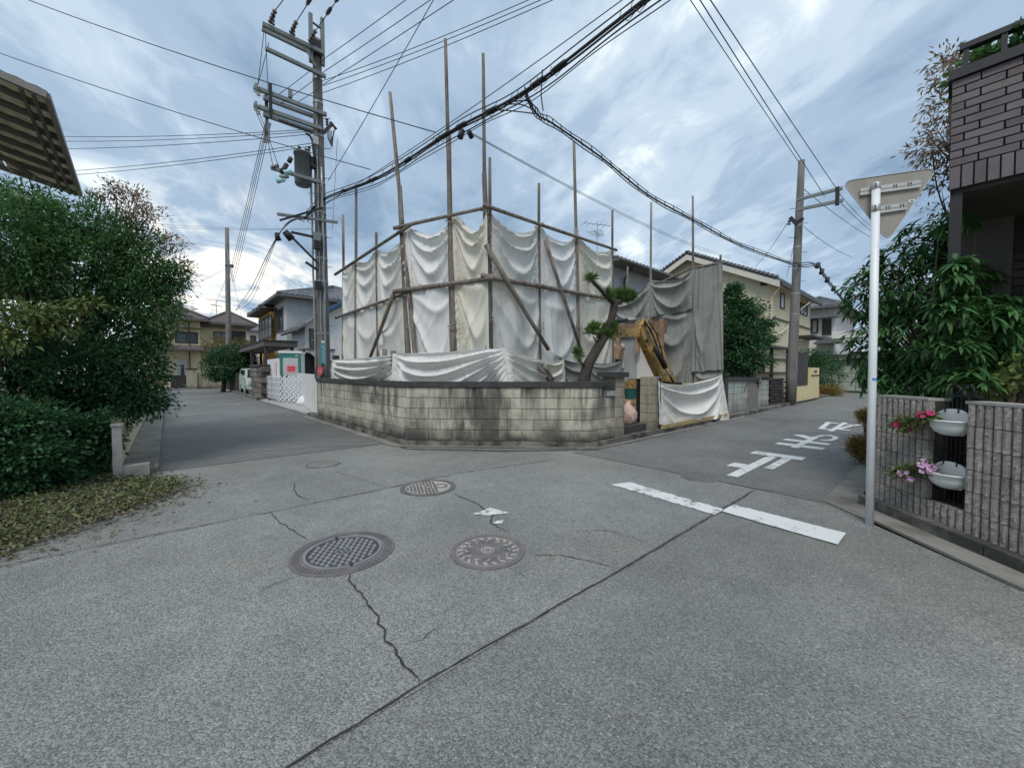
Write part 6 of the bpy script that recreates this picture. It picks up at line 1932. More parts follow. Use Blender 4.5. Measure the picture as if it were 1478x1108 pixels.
zt_, zb_ = OY(468, 496, YP).z, OY(468, 525.5, YP).z
t = thing('pole_plate', 'narrow teal plate with a column of pale lettering on the big utility pole', 'sign', at_h(zb_))
pl = curved_plate(t, 'plate', zb_, zt_, 0.19, 'teal', 0.235)
rr = random.Random(4)
for i in range(9):
    z = zt_ - 0.05 - (zt_ - zb_ - 0.1) * (i + 0.5) / 9
    h = (zt_ - zb_ - 0.1) / 9 * 0.36
    for k in range(3):
        curved_plate(pl, 'lettering', z + h * (0.66 * k - 1), z + h * (0.66 * k - 0.72), 0.09 + 0.02 * ((i + k) % 2), 'teal_pale', 0.243, 0.0)
    curved_plate(pl, 'lettering', z - h, z + h * 0.7, 0.018, 'teal_pale', 0.2445, 0.02 * (i % 3 - 1))
curved_plate(t, 'number_tag', zt_ + 0.01, zt_ + 0.075, 0.085, 'white_plain', 0.235)
zc_ = OY(465, 535, YP).z
t = thing('stop_plate', 'small red hexagonal plate with white marks on the foot of the big utility pole', 'sign', at_h(zc_ - 0.16))
hc = at_h(zc_) - vd * 0.25 - sd * 0.10
m = MB(); m.prism([hc + sd * 0.085 * math.cos(math.pi / 3 * i + math.pi / 6) * 1.05 + Vector((0, 0, 0.155 * math.sin(math.pi / 3 * i + math.pi / 6))) for i in range(6)], vd * 0.012); hx = m.build('plate', M['red'], t)
m = MB()
for x0, x1, z0, z1 in ((-0.05, 0.05, 0.065, 0.085), (-0.012, 0.012, -0.08, 0.062), (-0.055, -0.03, -0.04, 0.04), (0.03, 0.055, -0.04, 0.04), (-0.05, 0.05, -0.10, -0.082)):
    m.obox(hc - vd * 0.004 + sd * (x0 + x1) / 2 + Vector((0, 0, (z0 + z1) / 2)), sd * (x1 - x0) / 2, vd * 0.003, (0, 0, (z1 - z0) / 2))
m.build('lettering', M['pink'], hx)

# ---------------------------------------------------------------- pole on the side street, far lane pole
RB = Vector((19.8, 4.45, 0.05)); RT = OY(1157, 232, 4.45)
rp = thing('utility_pole', 'bare concrete utility pole with two short crossarms by the dark lattice wall', 'utility pole', RB)
m = MB(); m.tube([RB.lerp(RT, i / 8) for i in range(9)], [0.20 - 0.0095 * i for i in range(9)], 16); m.build('pole', M['poleconc'], rp, True)
def rarm(a, b, w, mat='armsteel', name='crossarm', y=4.3):
    # arms stand out over the street, square to it
    A = OX(*a, RB.x); B = OX(*b, RB.x)
    m = MB(); m.bar(A, B, w, w); m.build(name, M[mat], rp)
    return A, B
ra = rarm((1150, 288.5), (1216, 271.5), 0.11); rb = rarm((1150, 303), (1217, 289), 0.11)
p, q_ = OX(1209, 270, RB.x), OX(1209, 296, RB.x)
MB().box(p.x - 0.06, p.x + 0.06, p.y - 0.06, p.y + 0.06, q_.z, p.z).build('arm_plate', M['dark_metal'], rp)
rarm((1141, 314), (1150, 324), 0.14, 'dark_metal', 'bracket'); rarm((1150, 321), (1160, 315), 0.10, 'dark_metal', 'bracket')
insulator(OX(1141, 314, RB.x), (0, 0.2, -1), 3, 0.08, 0.35, 'porcelain', rp)
for y in (286, 300, 323, 356, 383, 388, 425, 455):
    p = OY(1150, y, 4.45)
    c = RB.lerp(RT, (p.z - RB.z) / (RT.z - RB.z)); r_ = 0.20 - 0.076 * (p.z / RT.z) + 0.012
    m = MB(); m.lathe((c.x, c.y, c.z), [(r_, -0.03), (r_, 0.03)], 12); m.build('band', M['steel'], rp, True)
for i in range(12):
    c = RB.lerp(RT, 0.2 + 0.06 * i); s = 1 if i % 2 else -1
    m = MB(); m.tube([c, c + Vector((0.7, -0.7, 0)) * 0.4 * s], 0.012, 4); m.build('step_bolt', M['steel'], rp)
LB = DD(331, 560, 31.5); LB.z = 0.05; LT = DD(327.5, 329, 31.5)
fp_ = thing('utility_pole', 'distant concrete utility pole at the bend of the far lane', 'utility pole', LB)
m = MB(); m.tube([LB.lerp(LT, i / 6) for i in range(7)], [0.22 - 0.014 * i for i in range(7)], 12); m.build('pole', M['poleconc'], fp_, True)
for y in (384, 500):
    p = DD(329, y, 31.5); m = MB(); m.lathe((p.x, p.y, p.z), [(0.20, -0.06), (0.20, 0.06)], 10); m.box(p.x, p.x + 0.35, p.y - 0.15, p.y, p.z - 0.1, p.z + 0.15); m.build('bracket', M['dark_metal'], fp_)

# ---------------------------------------------------------------- overhead lines
def wire(name, label, pts, r=0.008, sag=0.0, mat='wire', group=None, n=18, sides=5, cat='overhead wire'):
    pts = [Vector(p) for p in pts]
    out = []
    for a, b in zip(pts, pts[1:]):
        for i in range(n + (b is pts[-1])):
            t_ = i / n
            out.append(a.lerp(b, t_) - Vector((0, 0, sag * 4 * t_ * (1 - t_))))
    m = MB(); m.tube(out, r, sides)
    o = m.build(name, M[mat], None, True)
    return tag(o, label, cat, group)
def beyond(a, b, k):
    return a + (b - a) * k
def run(label, a, pxy, z=None, k=1.6, r=0.009, sag=0.12, mat='wire', group=None):
    """span from a fixed point to where it leaves the frame at height z, carried on beyond"""
    b = G(*pxy, z if z is not None else a.z)
    return wire('power_line', label, [a, beyond(a, b, k)], r, sag, mat, group)
GH = 'high-voltage lines from the top crossarm'
for A, px, lab in zip(HV, ((408, 0), (447, 0), (486, 0)), ('outermost high-voltage line leaving the top crossarm', 'middle high-voltage line leaving the top crossarm', 'innermost high-voltage line leaving the top crossarm by the pole head')):
    run(lab, A, px, None, 2.5, 0.011, 0.02, group=GH)
    b = G(*px, A.z); d = (b - A).normalized()
    for k in range(2):
        m = MB(); p0 = A + d * (0.7 + 0.55 * k); m.tube([p0, p0 + d * 0.1, p0 + d * 0.25, p0 + d * 0.35], [0.02, 0.05, 0.05, 0.02], 8)
        tag(m.build('line_insulator', M['porcelain'], None, True), lab.replace('high-voltage line leaving', ('near' if k == 0 else 'second') + ' strain insulator on the wire off'), 'insulator', 'strain insulators on the high-voltage lines')
GU = 'upper lines fanning out from the pole head'
for (x0, y0), px, lab in (((472, 82), (582, 0), 'top line of the three fanning from the pole head'), ((470, 102), (617, 0), 'middle line of the three fanning from the pole head'), ((467, 122), (650, 0), 'bottom line of the three fanning from the pole head')):
    run(lab, OY(x0, y0, YP), px, None, 2.0, 0.010, 0.05, group=GU)
GV = 'low-voltage lines from the middle crossarms'
for (x0, y0), px, lab in (((465, 117), (728, 0), 'top line of the low-voltage fan from the middle crossarms'), ((466, 124), (745, 0), 'second line of the low-voltage fan from the middle crossarms'), ((466, 134), (762, 0), 'bottom line of the low-voltage fan from the middle crossarms')):
    run(lab, OY(x0, y0, YP), px, None, 2.0, 0.009, 0.25, group=GV)
# the same lines carried back between the arms
for a, b, lab in (((472, 82), (400, 138), 'line dropping from the pole head to the outer middle crossarm'), ((470, 102), (405, 150), 'line dropping from the pole head to the inner middle crossarm'), ((467, 122), (425, 150), 'short line dropping from the pole head to the arm clamp'), ((388, 62), (371, 126), 'jumper lead from the third crossarm to the outer white insulator'), ((381, 44), (372, 124), 'jumper lead from the top crossarm to the outer white insulator'), ((383, 45), (387, 132), 'long jumper lead hanging from the top crossarm tip')):
    wire('jumper_lead', lab, [OY(*a, yf), OY(*b, yf)], 0.009, 0.03, 'wire', 'jumper leads on the big pole', 8)
run('lone thin line crossing the sky from the big pole side bracket', OY(473, 262, YP - 0.1), (622, 0), 9.5, 1.6, 0.009, 0.1)
run('lone thin line above the thick cable bundle', OY(472, 292, YP - 0.1), (868, 0), 7.2, 1.6, 0.008, 0.25)
# lines toward the far lane pole
GL = 'pale lines running down the lane to the distant pole'
for (x0, y0), (x1, y1), lab in (((384, 172), (331, 448), 'outer pale line running down the lane'), ((386, 175), (334, 448), 'second pale line running down the lane'), ((388, 176), (337, 449), 'third pale line running down the lane'), ((391, 178), (340, 449), 'inner pale line running down the lane')):
    wire('power_line', lab, [OY(x0, y0, yf), DD(x1 - 2, y1 - 42, 20), LT - Vector((0, 0, 1.6))], 0.010, 0.05, 'pale_wire', GL)
for a, b, lab in (((369, 160), (385, 195), 'jumper lead from the lowest white insulator to the line cluster'), ((373, 160), (387, 193), 'jumper lead beside the arm plate'), ((386, 198), (394, 240), 'lead dropping from the line cluster to the transformer arm tip'), ((388, 198), (402, 240), 'lead dropping from the line cluster to the transformer arm')):
    wire('jumper_lead', lab, [OY(*a, yf), OY(*b, yf - 0.05)], 0.009, 0.02, 'wire', 'jumper leads on the big pole', 8)
m = MB()
for i in range(7):
    a, b = OY(384 + i * 0.8, 172 + i, yf), OY(381 + i * 1.2, 206, yf)
    m.tube([a, b], 0.022, 5)
tag(m.build('cable_clamp', M['armsteel'], None), 'cluster of grey strain clamps hanging under the middle crossarms', 'clamps')
# lines crossing over the lane to the houses
GX = 'lines crossing the sky behind the big pole'
for (x0, y0), (x1, y1), d0, d1, lab in (((86, 190), (462, 186), 16, 12, 'highest of the near-level lines over the hedge'), ((86, 197), (458, 189), 16, 12, 'second of the near-level lines over the hedge'), ((86, 208), (456, 193), 16, 12, 'third of the near-level lines over the hedge'), ((100, 240), (462, 205), 16, 12, 'fourth of the near-level lines over the hedge'), ((100, 246), (462, 209), 16, 12, 'lowest of the near-level lines over the hedge')):
    a, b = DD(x0, y0, d0), DD(x1, y1, d1)
    wire('power_line', lab, [beyond(b, a, 1.5), b], 0.010, 0.22, 'wire', GX)
for (x0, y0), (x1, y1), lab in (((215, 318), (450, 330), 'upper of two faint lines low over the far lane'), ((220, 322), (450, 331), 'lower of two faint lines low over the far lane')):
    a, b = DD(x0, y0, 34), DD(x1, y1, 24)
    wire('power_line', lab, [beyond(b, a, 1.4), b], 0.012, 0.3, 'pale_wire', GX)
# bundle along the street and its branch
ZB = 6.1
b0, b1, b2, b3 = OY(470, 291, YP), G(650, 190, 6.0), G(757, 132, 5.95), G(930, 0, 6.0)
LJ = OY(403, 337, YP - 0.25)
far = DD(340, 448, 25)
cb = thing('cable_bundle', 'thick black bundle of telephone cables slung over the crossing', 'cable bundle', b2)
path = [OY(440, 314, YP - 0.3), b0 + Vector((-0.1, -0.2, 0)), b1.lerp(b0, 0.45) - Vector((0, 0, 0.12)), b1, b2, b3, beyond(b2, b3, 2.2)]
def smooth(pts, n=10):
    out = []
    P = [pts[0]] + list(pts) + [pts[-1]]
    for i in range(1, len(P) - 2):
        for k in range(n):
            t_ = k / n
            p0, p1, p2, p3 = P[i - 1], P[i], P[i + 1], P[i + 2]
            out.append(0.5 * ((2 * p1) + (p2 - p0) * t_ + (2 * p0 - 5 * p1 + 4 * p2 - p3) * t_ ** 2 + (3 * p1 - p0 - 3 * p2 + p3) * t_ ** 3))
    out.append(pts[-1])
    return out
SP = smooth(path, 14)
for k, (r, o, mt) in enumerate(((0.022, (0, 0, 0), 'wire'), (0.014, (0.02, 0, -0.035), 'wire'), (0.009, (-0.03, 0, 0.08), 'wire'), (0.010, (0.05, -0.02, -0.10), 'wire'), (0.007, (0.08, 0, -0.13), 'wire'))):
    w = 0.02
    pts = [p + Vector(o) * (1 + 0.12 * math.sin(i * 0.4 + k)) for i, p in enumerate(SP)]
    m = MB(); m.tube(pts, r, 6); m.build('cable', M[mt], cb, True)
m = MB()
for i in range(2, len(SP) - 2):
    p, d = SP[i], (SP[i + 1] - SP[i - 1]).normalized()
    if rnd.random() < 0.4:
        s = d.cross(Vector((0, 0, 1)))
        m.tube([p + Vector((0, 0, 0.09)), p + s * 0.03, p + Vector((0, 0, -0.11)) + d * 0.1, p + d * 0.3 + Vector((0, 0, -0.02))], 0.006, 4)
m.build('hanger', M['wire'], cb)['kind'] = 'stuff'
for i in (20, 26, 27, 34, 40, 41, 44, 50, 58, 61):
    if i < len(SP) - 1:
        m = MB(); p, d = SP[i], (SP[min(i + 1, len(SP) - 1)] - SP[i - 1]).normalized()
        m.tube([p - d * 0.16, p - d * 0.1, p + d * 0.1, p + d * 0.16], [0.022, 0.038, 0.038, 0.022], 7); m.build('cable_joint', M['black'], cb, True)
m = MB(); m.tube([LJ + Vector((0.15, 0, 0.08)), LJ + Vector((0.3, -0.05, -0.1))], [0.09, 0.11], 10); m.build('splice_case', M['black'], cb, True)
m = MB(); m.tube([OY(399, 336, YP - 0.3), OY(402, 347, YP - 0.3)], [0.05, 0.08], 8); m.build('splice_case', M['black'], cb, True)
for k in range(3):
    pts = smooth([OY(440, 314 + 3 * k, YP - 0.3), LJ + Vector((0.03 * k, 0, 0.05 * k)), far.lerp(LJ, 0.55) - Vector((0, 0, 0.2 + 0.28 * k)), far], 12)
    m = MB(); m.tube(pts, 0.012 - 0.002 * k, 6); m.build('cable', M['wire'], cb, True)
jb = thing('cable_bundle', 'branch cable bundle sweeping from the junction to the bare side street pole', 'cable bundle', b2)
RJ = RB.lerp(RT, 0.535) + Vector((-0.1, -0.2, 0))
RJ = OY(1147, 382, 4.3)
zj = lambda x, y, t_: (b2.lerp(RJ, t_))
def branch_pt(x, y, t_):
    # on the vertical plane that holds the span
    return OP(x, y, b2, RJ)
bp = [b2, branch_pt(775, 165, 0), branch_pt(800, 180, 0), branch_pt(870, 229, 0), branch_pt(935, 281, 0), branch_pt(1000, 317, 0), branch_pt(1070, 354, 0), RJ]
SPb = smooth(bp, 10)
for k, (r, o) in enumerate(((0.018, (0, 0, 0)), (0.008, (0, 0, 0.07)), (0.010, (0.02, 0.02, -0.04)))):
    m = MB(); m.tube([p + Vector(o) * (1 + 0.2 * math.sin(0.7 * i + k)) for i, p in enumerate(SPb)], [0.8 * r * (1 + 0.5 * i / len(SPb)) for i in range(len(SPb))], 6); m.build('cable', M['wire'], jb, True)
m = MB()
for i in range(2, len(SPb) - 2, 2):
    p, d = SPb[i], (SPb[i + 1] - SPb[i - 1]).normalized()
    m.tube([p - d * 0.05 + Vector((0, 0, 0.08)), p + Vector((0, 0, -0.04))], 0.010, 4)
m.build('hanger', M['wire'], jb)['kind'] = 'stuff'
for a, mid, c in (((783, 101), (781, 135), (784, 160)), ((733, 148), (760, 146), (777, 158)), ((728, 151), (752, 151), (772, 160)), ((712, 158), (745, 161), (778, 165))):
    P = [G(*q, 5.95) for q in (a, mid, c)]
    m = MB(); m.tube(smooth(P, 8), 0.010, 5); m.build('cable_loop', M['wire'], jb, True)
pts = smooth([RJ, OY(1180, 383, 4.3), OY(1186, 392, 4.3), OY(1200, 412, 4.3), OY(1218, 434, 4.3), OY(1262, 480, 4.3)], 8)
for k in range(3):
    m = MB(); m.tube([p + Vector((0, 0, 0.08 * (k - 1) + 0.03 * math.sin(i * 1.3 + k))) for i, p in enumerate(pts)], 0.022, 5); m.build('cable', M['wire'], jb, True)
m = MB()
for i in (8, 16, 21, 26):
    if i < len(pts) - 1:
        m.tube([pts[i] + Vector((-0.15, 0, -0.1)), pts[i] + Vector((0.15, 0, 0.1))], 0.10, 6)
m.build('splice_case', M['dark_metal'], jb, True)
# service drops and long thin lines
j1 = SP[min(range(len(SP)), key=lambda i: (SP[i] - b1).length)]
def dropline(label, a, da, b, r=0.010, sag=0.2, k=1.5, group='thin drop lines tied to the cable bundle'):
    A = DD(*a, da)
    return wire('drop_line', label, [beyond(b, A, k), b], r, sag, 'wire', group)
dropline('long thin line from the house side tying into the bundle above the tall poles', (70, 0), 9, G(628, 191, 6.1))
dropline('long thin line passing behind the pole to the lower end of the bundle', (0, 67), 10, G(535, 245, 6.1))
for (x0, y0), (x1, y1), lab in (((675, 189), (1075, 378), 'upper of two service drops from the bundle toward the cream house'), ((677, 192), (1075, 381), 'lower of two service drops from the bundle toward the cream house')):
    wire('drop_line', lab, [G(x0, y0, 6.0), OX(x1 - 20, y1 - 8, 24)], 0.007, 0.3, 'wire', 'service drops to the cream house')
m = MB(); p = G(664, 191, 6.0); m.tube([p + Vector((0.05, 0, 0.05)), p + Vector((0, 0, -0.1))], 0.06, 7); q_ = G(677, 190, 6.0); m.tube([q_, q_ + Vector((0.1, 0.05, -0.05))], 0.05, 7)
tag(m.build('drop_clamp', M['black'], None), 'black dead-end clamps where the service drops leave the bundle', 'clamps')
GR = 'three lines running to the bare side street pole'
for (x0, y0), (x1, y1), lab in (((997, 0), (1154, 236), 'nearest of the three lines reaching the bare pole top'), ((1011, 0), (1190, 283), 'middle of the three lines running past the bare pole'), ((1026, 0), (1207, 272), 'farthest of the three lines ending at the crossarm tip')):
    b = OX(x1, y1, RB.x)
    a = G(x0, y0, b.z + 0.2)
    wire('power_line', lab, [beyond(b, a, 1.5), b], 0.011, 0.02, 'wire', GR)
for (x0, y0), (x1, y1), d1, r_, lab in (((1160, 273), (1262, 345), 30, 0.013, 'line going on from the bare pole head behind the sign'), ((1212, 291), (1275, 345), 30, 0.012, 'line going on from the crossarm tip behind the sign'), ((1160, 327), (1230, 371), 24, 0.011, 'sagging line from the bare pole bracket into the tree'), ((1205, 272), (1262, 330), 34, 0.012, 'faint line above the bare pole crossarm'), ((1140, 316), (1090, 385), 24, 0.011, 'pale pair of leads slanting down from the bare pole bracket'), ((1149, 335), (1135, 400), 22, 0.010, 'short lead slanting from the bare pole to the cream house eaves')):
    wire('drop_line', lab, [OX(x0, y0, RB.x), DD(x1, y1, d1)], r_, 0.15, 'wire', 'lines leaving the bare side street pole')
m_ = None
for (x0, x1), lab in (((487, 487.5), 'pair of faint vertical leads hanging beside the big pole'),):
    wire('drop_line', lab, [OY(487, 200, YP), OY(480, 330, YP)], 0.008, 0.0, 'pale_wire')
for a, b, d, lab in (((330, 385), (240, 430), 40, 'faint line from the distant pole to the cream house roof'), ((332, 385), (352, 470), 40, 'faint line from the distant pole down to the ochre house'), ((332, 388), (300, 462), 42, 'second faint line from the distant pole to the cream house')):
    wire('drop_line', lab, [DD(*a, 31.5), DD(*b, d)], 0.011, 0.1, 'wire', 'faint lines from the distant pole')

# ---------------------------------------------------------------- the inverted-triangle traffic sign seen from behind
SB_ = G(1255, 757); ST = DD(1265, 266, 3.30)
# keep the post nearly plumb at its real foot
k_ = (SB_.x * math.cos(TH) + SB_.y * math.sin(TH))
ST = DD(1264.5, 266, k_ * 1.0)
sg = thing('stop_sign', 'white post carrying an inverted triangular road sign seen from its grey back', 'road sign', SB_)
m = MB(); m.tube([SB_ + Vector((0, 0, -0.02)), SB_.lerp(ST, 0.5), ST], 0.0305, 20); m.build('post', M['whitepaint'], sg, True)
m = MB(); m.lathe((ST.x, ST.y, ST.z), [(0.0305, 0), (0.0315, 0.004), (0.02, 0.014), (0, 0.016)], 20); m.build('post_cap', M['whitepaint'], sg, True)
for y in (550, 559):
    pass
p = SB_.lerp(ST, 0.43)
MB().lathe((p.x, p.y, p.z), [(0.0315, -0.012), (0.0315, 0.012)], 20, 3.2, 5.2).build('blue_tape', M['tape_blue'], sg)
e1 = Vector((-0.467, 0.884, 0)).normalized()            # along the top edge, towards the lane
n1 = Vector((0.884, 0.467, 0)).normalized()             # the way the sign faces, away from us
pc = ST + n1 * 0.06
def sp_(x, y):                                           # sight line to the sign plane
    r = ray(x, y)
    return EYE + r * ((pc - EYE).dot(n1) / r.dot(n1))
c = [sp_(1215, 262), sp_(1353, 242), sp_(1281, 349)]
rounded = []
for i in range(3):
    a, b, d = c[i - 1], c[i], c[(i + 1) % 3]
    u, v = (a - b).normalized(), (d - b).normalized()
    q0, q1 = b + u * 0.085, b + v * 0.085
    for k in range(6):
        t_ = k / 5
        rounded.append(q0 * (1 - t_) ** 2 + b * 2 * t_ * (1 - t_) + q1 * t_ * t_)
m = MB(); m.prism(rounded, n1 * 0.004); pl = m.build('plate', M['signback'], sg)
m = MB()
for i in range(len(rounded)):
    m.bar(rounded[i], rounded[(i + 1) % len(rounded)], 0.004, 0.012, n1)
m.build('rim', M['alu'], pl)
m = MB(); m.prism([q + n1 * 0.0045 for q in rounded], n1 * 0.002); m.build('face', M['red'], pl)
for (a, b) in (((1240, 278.5), (1327, 266.5)), ((1256, 306), (1307, 298.5))):
    A, B = sp_(*a), sp_(*b)
    m = MB(); m.bar(A - n1 * 0.012, B - n1 * 0.012, 0.024, 0.062); br = m.build('brace', M['alu'], sg)
    m = MB(); m.bar(A - n1 * 0.025, B - n1 * 0.025, 0.004, 0.004); m.build('brace_rib', M['signback'], br)
    for f in (0.56, 0.60, 0.80, 0.84) if a[0] == 1240 else (0.42, 0.5, 0.82, 0.9):
        q_ = A.lerp(B, f) - n1 * 0.0245
        m = MB(); m.obox(q_ + Vector((0, 0, 0.004)), e1 * 0.003, n1 * 0.0015, (0, 0, 0.014)); m.tube([q_ + Vector((0, 0, 0.016)), q_ + Vector((0, 0, 0.016)) - n1 * 0.003], 0.006, 6); m.build('brace_slot', M['black'], br)
    zz = (A.z + B.z) / 2
    p = sp_(1265, (a[1] + b[1]) / 2 + (0 if a[0] == 1240 else 2))
    cc = SB_.lerp(ST, (p.z - SB_.z) / (ST.z - SB_.z))
    m = MB(); m.lathe((cc.x, cc.y, p.z), [(0.0315, -0.03), (0.0335, -0.028), (0.0335, 0.028), (0.0315, 0.03)], 18); m.build('clamp_band', M['alu'], sg, True)
    for dz in (-0.012, 0.012):
        q_ = Vector((cc.x, cc.y, p.z + dz)) - vd * 0.0
        ev = Vector((-cc.x, -cc.y, 0)).normalized()
        m = MB(); m.tube([q_ + ev * 0.032, q_ + ev * 0.046], 0.006, 6); m.build('clamp_bolt', M['dark_metal'], sg)
q_ = sp_(1316, 290)
m = MB(); m.obox(q_ - n1 * 0.001, e1 * 0.022, n1 * 0.0015, (0, 0, 0.010)); lb = m.build('maker_label', M['whitepaint'], pl)
m = MB(); m.obox(q_ - n1 * 0.003, e1 * 0.012, n1 * 0.0008, (0, 0, 0.003)); m.build('label_print', M['dark_metal'], pl)
cc = SB_.lerp(ST, 0.92); ev = Vector((-cc.x, -cc.y, 0)).normalized()
m = MB(); m.obox(cc + ev * 0.031, Vector((ev.y, -ev.x, 0)) * 0.012, ev * 0.001, (0, 0, 0.006)); m.build('post_label', M['dark_metal'], sg)

# ---------------------------------------------------------------- ribbed stone-faced wall on the near corner
rw = thing('ribbed_wall', 'grey-brown wall of split-faced ribbed blocks with a gap for two hanging planters', 'wall', WA + WD * 1.0)
Z0, ROWS, RH = 0.10, 6, 0.174
RIB = 0.0625
def rib_mesh(seed):
    rr = random.Random(seed)
    nx, nz = 3, 7
    w, h, t_ = RIB - 0.011, RH - 0.006, 0.05
    vs, fs = [], []
    for j in range(nz + 1):
        for i in range(nx + 1):
            edge = i in (0, nx)
            y = -t_ / 2 - (0.002 if edge else 0.004 + rr.uniform(0, 0.010))
            vs.append(((i / nx - 0.5) * w, y + (0.004 if edge else 0), (j / nz - 0.5) * h))
    def idx(i, j):
        return j * (nx + 1) + i
    for j in range(nz):
        for i in range(nx):
            fs.append((idx(i, j), idx(i + 1, j), idx(i + 1, j + 1), idx(i, j + 1)))
    border = [idx(i, 0) for i in range(nx + 1)] + [idx(nx, j) for j in range(1, nz + 1)] + [idx(i, nz) for i in range(nx - 1, -1, -1)] + [idx(0, j) for j in range(nz - 1, 0, -1)]
    k = len(vs)
    vs += [(vs[b][0], t_ / 2, vs[b][2]) for b in border]
    n = len(border)
    fs += [(border[(i + 1) % n], border[i], k + i, k + (i + 1) % n) for i in range(n)]
    me = bpy.data.meshes.new('rib_stone')
    me.from_pydata(vs, [], fs)
    me.materials.append(M['rib_stone'])
    return me
ribs = [rib_mesh(i) for i in range(10)]
rang = math.atan2(WD.y, WD.x)
T0, T1, TEND = 0.555, 0.865, 2.3
nr = int(TEND / RIB)
for r in range(ROWS):
    for i in range(nr):
        t_ = (i + 0.5) * RIB
        if T0 < t_ < T1 and r >= 1:
            continue
        if r < 4 or True:
            p = WA + WD * t_
            piece('rib_stone', rnd.choice(ribs), rw, (p.x + WN.x * rnd.uniform(-.003, .003), p.y + WN.y * rnd.uniform(-.003, .003), Z0 + RH * (r + 0.5)), (0, 0, rang))
m = MB()
m.prism([WA - WN * 0.02 + Vector((0, 0, Z0)), WA + WD * T0 - WN * 0.02 + Vector((0, 0, Z0)), WA + WD * T0 - WN * 0.14 + Vector((0, 0, Z0)), WA - WN * 0.14 + Vector((0, 0, Z0))], (0, 0, ROWS * RH))
m.prism([WA + WD * T1 - WN * 0.02 + Vector((0, 0, Z0)), WA + WD * TEND - WN * 0.02 + Vector((0, 0, Z0)), WA + WD * TEND - WN * 0.14 + Vector((0, 0, Z0)), WA + WD * T1 - WN * 0.14 + Vector((0, 0, Z0))], (0, 0, ROWS * RH))
m.prism([WA + WD * (T0 + .002) - WN * 0.02 + Vector((0, 0, Z0)), WA + WD * (T1 - .002) - WN * 0.02 + Vector((0, 0, Z0)), WA + WD * (T1 - .002) - WN * 0.14 + Vector((0, 0, Z0)), WA + WD * (T0 + .002) - WN * 0.14 + Vector((0, 0, Z0))], (0, 0, 1 * RH))
m.build('core', M['groove'], rw)
for a, b in ((-0.01, T0), (T1, TEND)):
    m = MB(); m.bar(WA + WD * a - WN * 0.055 + Vector((0, 0, Z0 + ROWS * RH + 0.012)), WA + WD * b - WN * 0.055 + Vector((0, 0, Z0 + ROWS * RH + 0.012)), 0.17, 0.022); m.build('cap_strip', M['concrete'], rw)
# wall along the side street behind the sign post
sw = thing('ribbed_wall', 'ribbed block wall running away along the side street behind the white post', 'wall', (8, 0.5, 0.1))
for r in range(ROWS):
    for i in range(40):
        piece('rib_stone', ribs[(i * 7 + r) % 10], sw, (WA.x + 0.03 + (i + 0.5) * RIB, WA.y + 0.015, Z0 + RH * (r + 0.5)), (0, 0, math.pi))
MB().box(WA.x + 0.02, 18, 0.32, 0.455, Z0, Z0 + ROWS * RH).build('core', M['rib_stone'], sw)
# black trellis behind the opening
tl_ = thing('trellis', 'black iron trellis filling the gap in the ribbed wall', 'trellis', WA + WD * 0.7)
for i in range(8):
    p = WA + WD * (T0 + 0.02 + 0.038 * i) - WN * 0.11
    MB().box(p.x - 0.004, p.x + 0.004, p.y - 0.004, p.y + 0.004, Z0 + RH, Z0 + ROWS * RH + 0.10).build('trellis_bar', M['black'], tl_)
for k in range(6):
    z = Z0 + RH + 0.12 + 0.16 * k
    m = MB(); m.tube([WA + WD * (T0 + 0.005) - WN * 0.10 + Vector((0, 0, z)), WA + WD * (T1 - 0.005) - WN * 0.10 + Vector((0, 0, z))], 0.008, 5); m.build('trellis_rail', M['black'], tl_)
for k in range(2):
    p = WA + WD * (0.64 + 0.11 * k) - WN * 0.10 + Vector((0, 0, Z0 + ROWS * RH + 0.10))
    m = MB(); m.tube([p + WD * 0.045 * math.cos(a) + Vector((0, 0, 0.045 * math.sin(a))) for a in np.linspace(0, 2 * math.pi, 13)], 0.008, 5); m.build('scroll', M['black'], tl_)
MB().prism([WA + WD * (T0 - .2) - WN * 0.22 + Vector((0, 0, 0.1)), WA + WD * (T1 + .2) - WN * 0.22 + Vector((0, 0, 0.1)), WA + WD * (T1 + .2) - WN * 0.24 + Vector((0, 0, 0.1)), WA + WD * (T0 - .2) - WN * 0.24 + Vector((0, 0, 0.1))], (0, 0, 1.06)).build('painted_gap_shade', M['black'], tl_)  # black board added to stand in for the deep shade behind the gap
